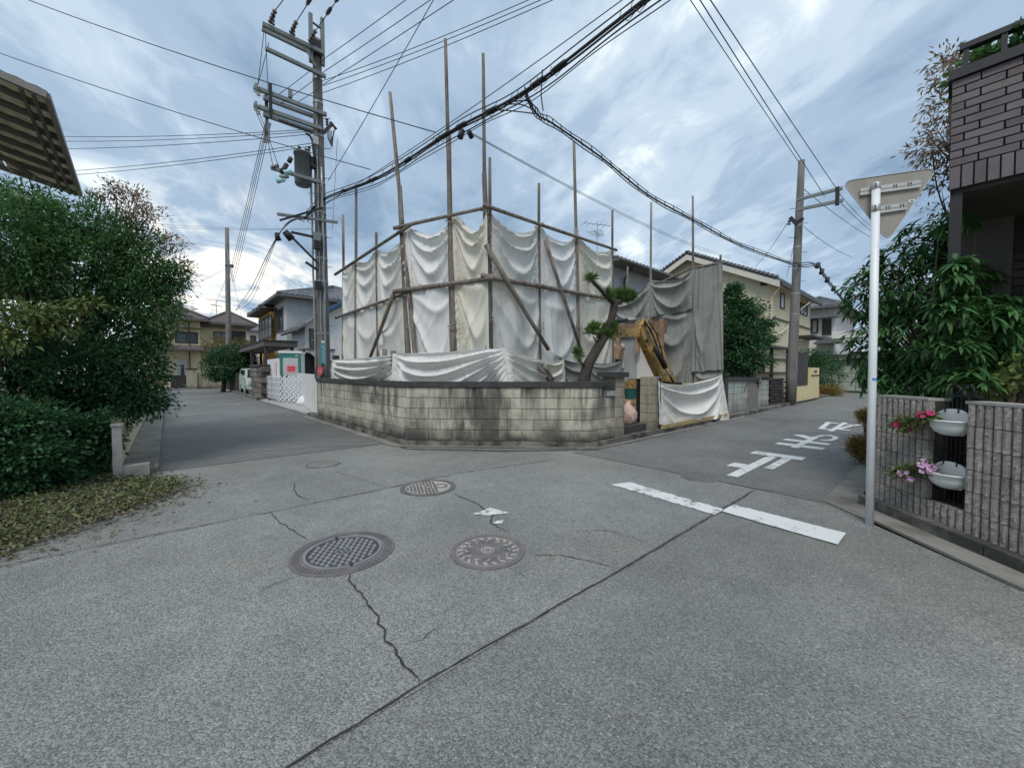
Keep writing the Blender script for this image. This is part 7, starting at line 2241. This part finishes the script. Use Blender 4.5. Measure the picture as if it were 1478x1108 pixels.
def wall_planter(label, zc, petal, lab2, seed, nf):
    c = WA + WD * 0.715 - WN * 0.02
    t = thing('wall_planter', label, 'planter', (c.x, c.y, zc - 0.09), 0, 'white half-bowl planters hung on the trellis')
    a0 = math.atan2(WN.y, WN.x) - math.pi / 2
    prof = []
    m = MB()
    R_ = 0.142
    n = 18
    for r, z in ((0.0, -0.09), (0.065, -0.088), (0.107, -0.06), (0.131, -0.02), (R_, 0.03), (R_ + 0.006, 0.032), (R_ + 0.006, 0.042), (R_ - 0.008, 0.042), (0.117, -0.01), (0.075, -0.04), (0, -0.05)):
        prof.append((r, z))
    m.lathe((c.x, c.y, zc), prof, n, a0, a0 + math.pi)
    m.build('bowl', M['ceramic'], t, True)
    m = MB()
    pts = []
    for k in range(17):
        a = math.pi * k / 16
        pts.append(c + WD * (R_ + 0.004) * math.cos(a) + Vector((0, 0, zc + 0.03 + 0.105 * math.sin(a) ** 0.8)))
    m.prism(pts + [c - WD * R_ * 0.95 + Vector((0, 0, zc - 0.03)), c - WD * 0.08 + Vector((0, 0, zc - 0.085)), c + WD * 0.08 + Vector((0, 0, zc - 0.085)), c + WD * R_ * 0.95 + Vector((0, 0, zc - 0.03))], -WN * 0.014)
    m.build('back_plate', M['ceramic'], t)
    for s in (-0.06, 0.05):
        p = c + WD * s + Vector((0, 0, zc + 0.11)) + WN * 0.004
        m = MB(); m.tube([p - WN * 0.05 + Vector((0, 0, 0.025)), p + Vector((0, 0, 0.03)), p + Vector((0, 0, -0.005))], 0.006, 5); m.build('hook', M['black'], t)
    MB().lathe((c.x, c.y, zc), [(0, 0.012), (0.119, 0.012)], n, a0, a0 + math.pi).build('potting_soil', M['bark'], t)
    pl = thing('petunia', lab2, 'flowers', (c.x, c.y, zc + 0.01), 0, 'petunias trailing from the wall planters')
    cen = c + WN * 0.10 - WD * 0.10 + Vector((0, 0, zc + 0.045))
    out_ = c + WN * 0.17 - WD * 0.20 + Vector((0, 0, zc - 0.015))
    bl = [((*cen,), (0.11, 0.07, 0.05), 3), ((*(out_),), (0.09, 0.08, 0.075), 3), ((*(out_ - WD * 0.1 + Vector((0, 0, -0.02))),), (0.07, 0.06, 0.05), 1.2)]
    P, D, T = clumps(bl, 110, 10, 0.018, seed, 0.2)
    leaf_cloud('foliage', M['flower_leaf'], pl, P, D + np.array([0, 0, 0.2]), 0.032, 0.016, 0.0, 0.2, 'stuff', seed)
    r = np.random.default_rng(seed)
    idx = r.choice(len(T), min(nf, len(T)), False)
    meshes = []
    for q in range(2):
        m = MB()
        for k in range(5):
            a = 2 * math.pi * k / 5
            p0, p1, p2 = Vector((0, 0, 0)), Vector((math.cos(a - 0.55), math.sin(a - 0.55), 0.35)) * 0.026, Vector((math.cos(a + 0.55), math.sin(a + 0.55), 0.35)) * 0.026
            m.add([p0, p1, Vector((math.cos(a), math.sin(a), 0.30)) * 0.031, p2], [(0, 1, 2), (0, 2, 3)])
        meshes.append(m.mesh('flower', M[petal]))
    for i in idx:
        v = Vector(T[i]) - (cen * 0.5 + out_ * 0.5)
        nrm = (v.normalized() + WN * 0.8 + Vector((0, 0, 0.6)) - Vector((0.3, 0.35, 0))).normalized()
        o = piece('flower', meshes[i % 2], pl, Vector(T[i]) + nrm * 0.015)
        o.rotation_euler = nrm.to_track_quat('Z', 'Y').to_euler()
        s = r.uniform(0.65, 1.2)
        o.scale = (s, s, s)
wall_planter('upper white half-bowl planter on the black trellis', 0.955, 'magenta', 'magenta petunias spilling from the upper wall planter', 61, 16)
wall_planter('lower white half-bowl planter on the black trellis', 0.505, 'lilac', 'lilac and white petunias spilling from the lower wall planter', 62, 38)

# ---------------------------------------------------------------- brick house above the near corner
XHB = 5.5
ZB0, ZB1 = OX(1377, 273, XHB).z, OX(1377, 117, XHB).z
ye = 0.045
kh = thing('brick_house', 'house with a dark brown brick balcony overhanging a shaded porch', 'house', (7.5, -2.5, 0.1))
bal = MB().box(XHB + 0.025, XHB + 3.5, -3.2, ye - 0.012, ZB0 + 0.005, ZB1).build('balcony_core', M['brick_gap'], kh)
hb = 0.0715
nrow = int((ZB1 - ZB0 - 0.20) / hb)
sold = ZB1 - ZB0 - nrow * hb
bme = {}
def brick(y0, y1, z0, z1):
    key = (round(y1 - y0, 3), round(z1 - z0, 3))
    if key not in bme:
        bme[key] = block_mesh('brick', 0.02, key[0] - 0.010, key[1] - 0.010, M['brick'], 0.002, len(bme))
    piece('brick', bme[key], kh, (XHB + 0.012 + rnd.uniform(-.0015, .0015), (y0 + y1) / 2, (z0 + z1) / 2))
for i in range(34):
    brick(ye - (i + 1) * 0.0760, ye - i * 0.0760, ZB0, ZB0 + sold)
LB_ = 0.2333
for r in range(nrow):
    y = ye + (0.0 if r % 2 else -0.0)
    first = 0.085 if r % 2 else 0.175
    y1 = ye
    y0 = ye - first
    while y1 > -2.6:
        brick(y0, y1, ZB0 + sold + r * hb, ZB0 + sold + (r + 1) * hb)
        y1, y0 = y0, y0 - LB_
zc1 = OX(1377, 103, XHB).z
MB().box(XHB - 0.03, XHB + 0.35, -3.2, ye + 0.02, ZB1 + 0.002, zc1).build('balcony_coping', M['dark_metal'], kh)
zr = OX(1388, 66, XHB).z
rl = MB().box(XHB + 0.02, XHB + 0.10, -3.0, ye - 0.04, zr - 0.025, zr + 0.025).build('hand_rail', M['dark_metal'], kh)
for y in (ye - 0.08, ye - 0.30, ye - 0.75, ye - 1.3):
    MB().box(XHB + 0.03, XHB + 0.09, y - 0.018, y + 0.018, zc1, zr - 0.026).build('rail_post', M['dark_metal'], kh)
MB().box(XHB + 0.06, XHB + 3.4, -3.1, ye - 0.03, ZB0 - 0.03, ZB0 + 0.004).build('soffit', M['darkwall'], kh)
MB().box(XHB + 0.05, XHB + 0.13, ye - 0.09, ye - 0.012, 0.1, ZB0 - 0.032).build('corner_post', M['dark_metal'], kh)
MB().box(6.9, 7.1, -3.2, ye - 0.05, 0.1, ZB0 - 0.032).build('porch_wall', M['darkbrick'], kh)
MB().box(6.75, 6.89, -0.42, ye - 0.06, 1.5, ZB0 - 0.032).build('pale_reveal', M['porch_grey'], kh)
MB().box(6.86, 6.895, -2.2, -0.5, 0.3, 2.3).build('painted_entrance_shade', M['black'], kh)  # flat black panel, entrance shade put into its colour
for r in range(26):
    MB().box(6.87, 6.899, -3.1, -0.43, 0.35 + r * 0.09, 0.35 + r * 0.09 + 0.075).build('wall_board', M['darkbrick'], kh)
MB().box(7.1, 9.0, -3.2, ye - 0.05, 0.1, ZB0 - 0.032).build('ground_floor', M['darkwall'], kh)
# plants on the balcony and the reddish shrub climbing the gable
tt = thing('balcony_plant', 'leafy green plants growing behind the balcony railing', 'plant', (6.0, -0.6, ZB1))
P, D, T = clumps([((5.85, -0.35, zr - 0.12), (0.25, 0.35, 0.22), 2), ((5.85, -0.9, zr - 0.05), (0.25, 0.4, 0.28), 2), ((5.9, -0.12, zr - 0.1), (0.15, 0.12, 0.18), 0.7)], 130, 14, 0.05, 71, 0.2)
leaf_cloud('foliage', M['leaf'], tt, P, D, 0.09, 0.05, 0.1, 0.2, 'stuff', 71)
branches(tt, (5.85, -0.4, ZB1 + 0.02), T[::24], 0.012, M['twig'], 7, 4, 'stem')
tt = thing('climbing_shrub', 'bronze-leaved shrub spreading past the side of the brick balcony', 'shrub', (7.0, 0.35, 0.1))
q = lambda x, y, d: DD(x, y, d)
bl = [((*q(1345, 215, 4.4),), (0.22, 0.25, 0.22), 2), ((*q(1364, 150, 4.4),), (0.2, 0.2, 0.25), 1.3), ((*q(1358, 262, 4.5),), (0.16, 0.2, 0.18), 0.8), ((*q(1362, 205, 4.5),), (0.25, 0.25, 0.4), 1.6), ((*q(1360, 115, 4.4),), (0.16, 0.2, 0.10), 0.7), ((*q(1370, 85, 4.4),), (0.16, 0.15, 0.16), 0.6), ((*q(1360, 300, 4.5),), (0.14, 0.15, 0.15), 0.35), ((*q(1376, 90, 4.6),), (0.12, 0.12, 0.12), 0.8)]
P, D, T = clumps(bl, 150, 9, 0.045, 72, 0.3)
leaf_cloud('foliage', M['leaf_red'], tt, P, D, 0.07, 0.02, 0.25, 0.15, 'stuff', 72)
b0 = q(1385, 400, 4.7); b0.z = 0.1
m = MB(); m.tube([b0, q(1382, 300, 4.7), q(1372, 160, 4.6), q(1372, 90, 4.5)], [0.04, 0.035, 0.02, 0.01], 7); m.build('trunk', M['twig'], tt, True)
for a in ((1376, 230, 4.6), (1376, 330, 4.65)):
    branches(tt, q(*a), [t_ for t_ in T[::12] if abs(t_[2] - q(*a).z) < 0.9][:9], 0.012, M['twig'], 8, 4)

# broad-leaved tree: every leaf that shows large is a part of its own
bt = thing('broadleaf_tree', 'dense evergreen tree with long drooping whorled leaves behind the ribbed wall', 'tree', (6.55, 0.05, 0.1))
q = lambda x, y, d: np.array(DD(x, y, d))
bl = [(q(1300, 420, 4.7), (0.62, 0.62, 0.45), 3), (q(1300, 500, 4.6), (0.68, 0.6, 0.42), 3), (q(1375, 430, 4.7), (0.42, 0.42, 0.35), 1.6), (q(1350, 350, 4.8), (0.42, 0.4, 0.30), 1.6), (q(1310, 375, 4.9), (0.42, 0.4, 0.28), 1.3), (q(1266, 425, 5.0), (0.34, 0.34, 0.36), 1.4), (q(1264, 500, 5.0), (0.36, 0.36, 0.34), 1.5),
      (q(1330, 555, 4.3), (0.5, 0.42, 0.18), 1.5), (q(1400, 480, 4.1), (0.36, 0.34, 0.22), 1.6), (q(1440, 440, 4.0), (0.25, 0.25, 0.10), 0.9), (q(1395, 410, 4.4), (0.25, 0.25, 0.22), 1.2), (q(1425, 470, 3.9), (0.28, 0.26, 0.14), 1.2), (q(1385, 370, 4.6), (0.2, 0.2, 0.2), 0.8), (q(1382, 395, 3.5), (0.13, 0.13, 0.14), 0.6), (q(1380, 445, 3.5), (0.16, 0.15, 0.14), 0.8), (q(1384, 500, 3.5), (0.17, 0.16, 0.14), 0.8), (q(1388, 550, 3.45), (0.18, 0.16, 0.10), 0.8), (q(1430, 455, 3.6), (0.2, 0.16, 0.08), 0.7), (q(1452, 470, 3.6), (0.16, 0.14, 0.07), 0.4), (q(1380, 325, 3.9), (0.2, 0.16, 0.06), 0.5), (q(1400, 530, 4.0), (0.3, 0.3, 0.14), 1.2), (q(1280, 545, 4.6), (0.34, 0.34, 0.17), 1.0), (q(1388, 335, 4.8), (0.22, 0.22, 0.14), 0.6), (q(1420, 505, 4.0), (0.26, 0.26, 0.14), 0.8)]
r = np.random.default_rng(81)
tips, outw = [], []
ws = sum(b[2] for b in bl)
for c, rad, w in bl:
    m_ = int(1200 * w / ws)
    v = r.normal(0, 1, (m_, 3)); v /= np.linalg.norm(v, axis=1, keepdims=True)
    tips.append(c + v * (0.45 + 0.6 * r.random((m_, 1)) ** 0.6) * np.array(rad)); outw.append(v)
tips, outw = np.concatenate(tips), np.concatenate(outw)
LN = 10
def blade():
    m = MB()
    L_, W = 1.0, 0.23
    prof = [(0.0, 0.05), (0.2, 0.75), (0.45, 1.0), (0.72, 0.72), (1.0, 0.03)]
    vs = []
    for s_, w_ in prof:
        z = -0.26 * s_ ** 2
        vs += [(s_ * L_, -w_ * W / 2, z + 0.03 * w_), (s_ * L_, 0, z), (s_ * L_, w_ * W / 2, z + 0.03 * w_)]
    fs = []
    for i in range(4):
        k = i * 3
        fs += [(k, k + 3, k + 4, k + 1), (k + 1, k + 4, k + 5, k + 2)]
    m.add(vs, fs)
    return m
bm_ = blade()
leaf_me = bm_.mesh('leaf', M['leaf_big'], (0, 0, 0), True)
allm = []
for i in range(len(tips)):
    o_ = Vector(outw[i])
    ax = (o_ * 0.75 + Vector((0, 0, 0.75))).normalized()
    base_rot = r.uniform(0, 6.28)
    qx = ax.to_track_quat('Z', 'Y').to_matrix()
    k = int(r.integers(7, LN + 1))
    for j in range(k):
        a = base_rot + j * 2.39996
        el = r.uniform(-0.35, 0.45)
        d = qx @ Vector((math.cos(a) * math.cos(el), math.sin(a) * math.cos(el), math.sin(el)))
        L_ = r.uniform(0.095, 0.175)
        side = d.cross(Vector((0, 0, 1)))
        if side.length < 0.1:
            side = Vector((1, 0, 0))
        side.normalize()
        nrm = side.cross(d).normalized()
        mat_ = Matrix((d, -side, nrm)).transposed()
        allm.append((Vector(tips[i]) + ax * r.uniform(-0.02, 0.02), mat_, L_))
allm.sort(key=lambda t_: t_[0].length)
for p, mt_, L_ in allm[:300]:
    o = piece('leaf', leaf_me, bt, p)
    o.rotation_euler = mt_.to_euler()
    o.scale = (L_, L_, L_)
V0 = np.array(bm_.v); F0 = np.array(bm_.f)
rest = allm[300:]
VV = np.concatenate([(V0 * L_) @ np.array(mt_).T + np.array(p) for p, mt_, L_ in rest]) - np.array(base_of(bt))
FF = np.concatenate([F0 + i * len(V0) for i in range(len(rest))])
me = bpy.data.meshes.new('foliage'); me.from_pydata(VV.tolist(), [], FF.tolist()); me.materials.append(M['leaf_big'])
me.polygons.foreach_set('use_smooth', [True] * len(me.polygons))
o = bpy.data.objects.new('foliage', me); COL.objects.link(o); o.parent = bt; o['kind'] = 'stuff'
m = MB(); m.tube([(6.6, 0.1, 0.1), (6.55, 0.12, 1.2), (6.5, 0.15, 2.2)], [0.09, 0.07, 0.04], 8); m.build('trunk', M['bark'], bt, True)
branches(bt, (6.55, 0.12, 1.2), tips[::16], 0.022, M['twig'], 9)
# garden plants on top of the ribbed wall
tt = thing('garden_plant', 'straggly garden plant with pale stems above the nearer ribbed wall', 'plant', WA + WD * 1.05 - WN * 0.5 + Vector((0, 0, 0.1)))
bl = [((*DD(1462, 545, 3.35),), (0.14, 0.14, 0.10), 2), ((*DD(1440, 560, 3.5),), (0.16, 0.14, 0.08), 1.5), ((*DD(1475, 525, 3.4),), (0.14, 0.12, 0.10), 1.5), ((*DD(1405, 555, 3.9),), (0.16, 0.14, 0.08), 1.5), ((*DD(1490, 560, 3.2),), (0.15, 0.15, 0.1), 1)]
P, D, T = clumps(bl, 46, 5, 0.04, 83, 0.3)
leaf_cloud('foliage', M['flower_leaf'], tt, P, D, 0.085, 0.05, 0.1, 0.1, 'stuff', 83)
r0_ = Vector(DD(1450, 590, 3.6)); r0_.z = 0.75
branches(tt, r0_, T[::5], 0.009, M['plank'], 10, 4, 'stem')
# ---------------------------------------------------------------- house with balcony roof over the hedge
lh = thing('balcony_house', 'house with a slanting translucent balcony roof above the overgrown hedge', 'house', (-4.5, 10, 0))
nA, nB = OX(68, 138, -1.15), OX(116, 281, -1.15)
sx = 2.6
nC, nD = nA + Vector((-sx, 0, 0.55)), nB + Vector((-sx, 0, 0.55))
def rp(u, v):                                            # u away from the street, v along it
    return nA.lerp(nB, v).lerp(nC.lerp(nD, v), u)
ro = None
m = MB(); m.bar(nA, nB, 0.06, 0.08); m.bar(nA, nC, 0.06, 0.09); m.bar(nB, nD, 0.06, 0.08); ro = m.build('roof_frame', M['fascia'], lh)
up_ = (nB - nA).cross(nC - nA).normalized()
if up_.z < 0:
    up_ = -up_
NP = 8
for i in range(NP):
    v0, v1 = i / NP - 0.012, (i + 1) / NP + 0.012
    for j in range(3):
        u0, u1 = j / 3 + 0.004, (j + 1) / 3 - 0.004
        # corrugated sheet
        mm = MB()
        n_ = 10
        vs = []
        for k in range(n_ + 1):
            for w in (v0, v1):
                p = rp(u0 + (u1 - u0) * k / n_, w) + up_ * (0.045 + 0.012 * (k % 2) + 0.008 * (i % 2))
                vs.append(p)
        mm.add(vs, [(2 * k, 2 * k + 1, 2 * k + 3, 2 * k + 2) for k in range(n_)])
        mm.build('roof_panel', M['poly'], ro)
for i in range(1, NP):
    m = MB(); m.bar(rp(0, i / NP) - up_ * 0.0, rp(1, i / NP) - up_ * 0.0, 0.035, 0.06); m.build('roof_rafter', M['roof_frame'], ro)
for u in (0.045, 0.085, 0.62):
    m = MB(); m.bar(rp(u, 0) - up_ * 0.05, rp(u, 1) - up_ * 0.05, 0.035, 0.045); m.build('purlin', M['roof_frame'], ro)
m = MB(); m.bar(rp(0.92, 0.02) - up_ * 0.1, rp(0.18, 0.9) - up_ * 0.1, 0.05, 0.05); m.build('brace', M['roof_frame'], ro)
for v in (0.08, 0.62, 0.95):
    p = rp(0.75, v)
    MB().box(p.x - 0.04, p.x + 0.04, p.y - 0.04, p.y + 0.04, 2.9, p.z - 0.05).build('roof_post', M['roof_frame'], lh)
x1 = nC.x + 0.35
MB().box(x1 - 4.5, x1, nA.y + 0.15, nB.y + 1.2, 0.05, nC.z + 0.1).build('wall', M['white'], lh)
window_at(lh, 'Y', nA.y + 0.15, x1 - 1.9, x1 - 0.5, 3.3, 5.0, 'bronze', 'glass', 1, 0.06)
bx0, bx1, by0, by1 = x1 + 0.003, -1.35, nA.y + 0.1, nB.y + 0.6
MB().box(bx0, bx1, by0, by1, 2.72, 2.9).build('balcony_floor', M['darkwall'], lh)
for i in range(12):
    y = by0 + 0.05 + (by1 - by0 - 0.1) * i / 11
    MB().box(bx1 - 0.05, bx1 - 0.01, y - 0.02, y + 0.02, 2.901, 3.72).build('baluster', M['offwhite'], lh)
for i in range(8):
    x = bx0 + 0.05 + (bx1 - bx0 - 0.12) * i / 7
    MB().box(x - 0.02, x + 0.02, by0 + 0.01, by0 + 0.05, 2.901, 3.72).build('baluster', M['offwhite'], lh)
m = MB(); m.box(bx1 - 0.07, bx1 + 0.01, by0, by1, 3.721, 3.79); m.box(bx0, bx1 - 0.071, by0, by0 + 0.07, 3.721, 3.79); m.build('hand_rail', M['offwhite'], lh)
m = MB(); m.prism([(-2.2, 7.2, 2.55), (-4.5, 7.2, 3.2), (-4.5, 7.2, 3.05), (-2.2, 7.2, 2.42)], (0, 2.0, 0)); m.build('porch_eave', M['black'], lh)

# garden wall, fence and gutter post at the lane corner
gwl = thing('garden_wall', 'low beige wall along the lane behind the overgrown hedge', 'wall', (-0.85, 12, 0))
for i in range(10):
    MB().box(-0.62, -0.51, 7.9 + i * 1.2, 7.9 + i * 1.2 + 1.18, 0.0, 0.80).build('wall_panel', M['cream2'], gwl)
    MB().box(-0.64, -0.505, 7.9 + i * 1.2, 7.9 + i * 1.2 + 1.18, 0.802, 0.85).build('wall_cap', M['offwhite'], gwl)
pz = G(171, 692)
t = thing('fence_post', 'weathered white corner post between hedge and concrete gutter', 'post', pz)
MB().box(pz.x - 0.045, pz.x + 0.045, pz.y - 0.045, pz.y + 0.045, 0.0, 0.70).build('shaft', M['concrete'], t)
MB().box(pz.x - 0.055, pz.x + 0.055, pz.y - 0.055, pz.y + 0.055, 0.701, 0.73).build('post_top', M['concrete'], t)
MB().box(pz.x + 0.05, pz.x + 0.30, pz.y - 0.05, pz.y + 0.12, 0.0, 0.17).build('footing', M['concrete'], t)
FA, FB = G(158, 692) + Vector((-0.25, 0.30, 0)), G(-120, 770) + Vector((-0.35, 0.45, 0))
df = thing('lattice_fence', 'black crossed lattice fence in the shade under the hedge', 'fence', FA.lerp(FB, 0.4))
d = (FB - FA); L_ = d.length; d.normalize()
nrm = Vector((-d.y, d.x, 0))
nb = 16
for i in range(nb):
    for s in (-1, 1):
        a = FA + d * L_ * (i + 0.5) / nb + nrm * 0.02 * s
        b = a + d * s * 0.28
        m = MB(); m.bar(a + Vector((0, 0, 0.03)), b + Vector((0, 0, 0.72)), 0.022, 0.012, nrm); m.build('lattice_slat', M['black'], df)
for z in (0.10, 0.72):
    m = MB(); m.bar(FA + Vector((0, 0, z)), FB + Vector((0, 0, z)), 0.04, 0.05); m.build('rail', M['black'], df)
for i in range(4):
    p = FA.lerp(FB, i / 3)
    MB().box(p.x - 0.035, p.x + 0.035, p.y - 0.035, p.y + 0.035, 0, 0.78).build('post', M['black'], df)

# the overgrown hedge, each kind of growth its own plant
def plant(name, label, cat, bl, twigs, per, sig, mat, L, W, root, seed, r0=0.05, nbr=14, droop=0.25, shell=0.45, group=None):
    root = Vector(root)
    t = thing(name, label, cat, (root.x, root.y, 0.0), 0, group)
    P, D, T = clumps(bl, twigs, per, sig, seed, shell)
    leaf_cloud('foliage', M[mat], t, P, D, L, W, droop, 0.15, 'stuff', seed)
    top = Vector((root.x, root.y, max(0.5, min(b[0][2] for b in bl) * 0.6)))
    m = MB(); m.tube([root, root.lerp(top, 0.5) + Vector((0.03, 0.02, 0)), top], [r0 * 1.2, r0, r0 * 0.8], 8); m.build('trunk', M['bark'], t, True)
    branches(t, top, T[::max(1, len(T) // nbr)], r0 * 0.55, M['bark'], seed)
    return t
q = lambda x, y, d: tuple(DD(x, y, d))
ROOT = DD(95, 640, 5.6)
plant('hedge_tree', 'big loose green hedge tree filling the lane corner', 'tree', [
    (q(70, 400, 5.4), (0.95, 0.75, 0.62), 3), (q(140, 380, 5.7), (0.8, 0.7, 0.6), 2.6), (q(200, 400, 6.0), (0.55, 0.5, 0.5), 1.7), (q(215, 440, 6.0), (0.48, 0.45, 0.45), 1.4),
    (q(60, 320, 5.4), (0.6, 0.5, 0.38), 1.6), (q(130, 330, 5.7), (0.55, 0.5, 0.40), 1.3), (q(20, 350, 5.0), (0.5, 0.5, 0.6), 1.6), (q(190, 350, 6.0), (0.42, 0.4, 0.35), 0.8), (q(40, 285, 5.4), (0.35, 0.3, 0.22), 0.6), (q(240, 400, 6.2), (0.35, 0.3, 0.3), 0.6), (q(225, 480, 6.1), (0.3, 0.3, 0.3), 0.7)],
    1500, 17, 0.065, 'leaf', 0.072, 0.024, (ROOT.x - 0.4, ROOT.y + 0.5, 0), 91, 0.07, 26)
plant('hedge_shrub', 'lower dark camellia hedge overhanging the lattice fence and gutter', 'shrub', [
    (q(60, 520, 5.1), (0.9, 0.6, 0.42), 3), (q(130, 530, 5.5), (0.8, 0.6, 0.42), 3), (q(190, 530, 5.8), (0.5, 0.45, 0.40), 2), (q(205, 575, 5.8), (0.40, 0.38, 0.28), 1.4), (q(150, 585, 5.6), (0.5, 0.4, 0.22), 1.3), (q(20, 590, 5.0), (0.5, 0.4, 0.3), 1.4), (q(85, 580, 5.3), (0.6, 0.4, 0.25), 1.2), (q(60, 645, 5.35), (0.6, 0.35, 0.32), 2.4), (q(120, 640, 5.6), (0.4, 0.35, 0.35), 2.0), (q(10, 660, 5.1), (0.5, 0.35, 0.34), 2.2), (q(40, 690, 5.5), (0.6, 0.3, 0.2), 1.2), (q(15, 610, 4.3), (0.4, 0.2, 0.25), 2.0), (q(40, 660, 4.3), (0.35, 0.16, 0.22), 1.4), (q(0, 690, 4.15), (0.35, 0.14, 0.2), 1.2), (q(-40, 640, 4.1), (0.4, 0.2, 0.3), 1.4), (q(70, 690, 4.55), (0.25, 0.12, 0.14), 0.7), (q(20, 610, 4.7), (0.45, 0.22, 0.28), 2.2), (q(75, 620, 4.85), (0.4, 0.2, 0.26), 2.0), (q(125, 620, 5.0), (0.3, 0.18, 0.25), 1.6), (q(15, 680, 4.65), (0.35, 0.15, 0.2), 1.0), (q(85, 680, 4.8), (0.3, 0.14, 0.16), 0.7), (q(150, 640, 5.1), (0.14, 0.14, 0.2), 0.7), (q(110, 685, 5.8), (0.4, 0.3, 0.2), 1.0), (q(150, 610, 5.9), (0.3, 0.3, 0.3), 1.0), (q(95, 600, 5.9), (0.8, 0.5, 0.4), 2.0), (q(175, 490, 5.9), (0.5, 0.5, 0.35), 1.5)],
    3300, 17, 0.055, 'leaf_dark', 0.060, 0.032, (ROOT.x + 0.1, ROOT.y + 0.35, 0), 92, 0.05, 22, 0.1)
plant('hedge_shrub', 'yellowish green spray of leaves in the near part of the hedge', 'shrub', [
    (q(40, 455, 4.6), (0.35, 0.3, 0.16), 1.5), (q(75, 470, 4.7), (0.28, 0.26, 0.12), 1), (q(10, 480, 4.4), (0.3, 0.3, 0.2), 1.2), (q(115, 440, 4.9), (0.25, 0.2, 0.12), 0.6)],
    120, 12, 0.05, 'flower_leaf', 0.085, 0.034, (ROOT.x - 0.45, ROOT.y - 0.1, 0), 93, 0.03, 12)
plant('red_tipped_shrub', 'wispy bronze-tipped branches sticking out of the hedge top', 'shrub', [
    (q(165, 275, 6.0), (0.14, 0.12, 0.22), 0.8), (q(195, 285, 6.0), (0.16, 0.12, 0.18), 0.9), (q(180, 310, 6.0), (0.30, 0.25, 0.25), 1.5), (q(215, 310, 6.1), (0.22, 0.18, 0.14), 0.8), (q(245, 350, 6.2), (0.26, 0.2, 0.16), 0.9), (q(262, 385, 6.3), (0.18, 0.16, 0.16), 0.6), (q(140, 285, 5.9), (0.14, 0.12, 0.16), 0.5), (q(235, 430, 6.2), (0.22, 0.2, 0.16), 0.5)],
    210, 10, 0.06, 'leaf_red', 0.060, 0.020, (ROOT.x + 0.05, ROOT.y + 0.9, 0), 94, 0.035, 40, -0.1, 0.2)
plant('ground_shrub', 'bright green seedling shrub at the foot of the lattice fence', 'shrub', [
    (q(140, 660, 5.3), (0.18, 0.15, 0.18), 1.5), (q(118, 690, 5.1), (0.16, 0.14, 0.10), 0.8), (q(150, 640, 5.4), (0.15, 0.12, 0.10), 0.7)],
    34, 8, 0.04, 'leaf', 0.09, 0.045, DD(138, 705, 5.2), 95, 0.012, 10)
# dark filler stems inside the hedge
# leaf litter and low weeds spilling on to the road
LP = [G(x, y) for x, y in ((-60, 830), (0, 803), (60, 782), (130, 758), (200, 735), (240, 718), (268, 704), (255, 696), (215, 692), (173, 690), (95, 702), (0, 724), (-90, 745))]
r = np.random.default_rng(96)
xs = np.array([(p.x, p.y) for p in LP])
pts = []
def inside(x, y):
    c = False
    j = len(xs) - 1
    for i in range(len(xs)):
        if (xs[i][1] > y) != (xs[j][1] > y) and x < (xs[j][0] - xs[i][0]) * (y - xs[i][1]) / (xs[j][1] - xs[i][1]) + xs[i][0]:
            c = not c
        j = i
    return c
lo, hi = xs.min(0) - 0.2, xs.max(0) + 0.2
while len(pts) < 11000:
    x, y = r.uniform(lo[0], hi[0]), r.uniform(lo[1], hi[1])
    if inside(x + r.normal(0, 0.13), y + r.normal(0, 0.13)):
        pts.append((x, y, 0.012 + abs(r.normal(0, 0.018))))
pts = np.array(pts)
flat('verge_soil', [p.lerp(sum(LP, Vector()) / len(LP), 0.18) for p in LP], 0.012, M['soil'])
lt_ = leaf_cloud('leaf_litter', M['litter'], None, pts, np.column_stack([r.normal(0, 1, len(pts)), r.normal(0, 1, len(pts)), r.normal(0.15, 0.25, len(pts))]), 0.044, 0.02, 0.05, 0.2, 'stuff', 97)
wd = []
while len(wd) < 2200:
    x, y = r.uniform(lo[0], hi[0]), r.uniform(lo[1], hi[1])
    if inside(x, y):
        wd.append((x, y, 0.01 + abs(r.normal(0, 0.035))))
wd = np.array(wd)
leaf_cloud('weeds', M['flower_leaf'], None, wd, np.column_stack([r.normal(0, 0.8, len(wd)), r.normal(0, 0.8, len(wd)), r.uniform(0.2, 1, len(wd))]), 0.05, 0.018, 0, 0.2, 'stuff', 98)
# scattered fallen leaves on the asphalt near the verge
sc_ = []
for _ in range(240):
    a = LP[r.integers(1, 7)]
    sc_.append((a.x + r.normal(0, 0.35) + 0.1, a.y - abs(r.normal(0, 0.18)), 0.014))
sc_ = np.array(sc_)
leaf_cloud('fallen_leaves', M['litter'], None, sc_, np.column_stack([r.normal(0, 1, len(sc_)), r.normal(0, 1, len(sc_)), np.zeros(len(sc_))]), 0.04, 0.022, 0, 0.1, 'stuff', 99)

# weeds in the joint at the foot of the kerbs
for i, (x, y, lab) in enumerate(((697, 640, 'small weed at the kerb under the dark stain of the block wall'), (842, 641, 'small weed at the kerb near the end of the cut-off corner'), (520, 617, 'small weed at the kerb on the lane side of the block wall'), (1300, 748, 'small weed in the joint below the ribbed wall'), (900, 634, 'small weed at the kerb below the capped gate pier'))):
    c = G(x, y)
    tt = thing('weed', lab, 'weed', (c.x, c.y, 0.02), 0, 'weeds along the kerbs')
    P, D, T = clumps([((c.x, c.y, 0.05), (0.06, 0.06, 0.05), 1)], 14, 6, 0.015, 120 + i, 0.1)
    leaf_cloud('foliage', M['flower_leaf'], tt, P, D + np.array([0, 0, 0.6]), 0.05, 0.012, 0, 0.2, 'stuff', 120 + i)
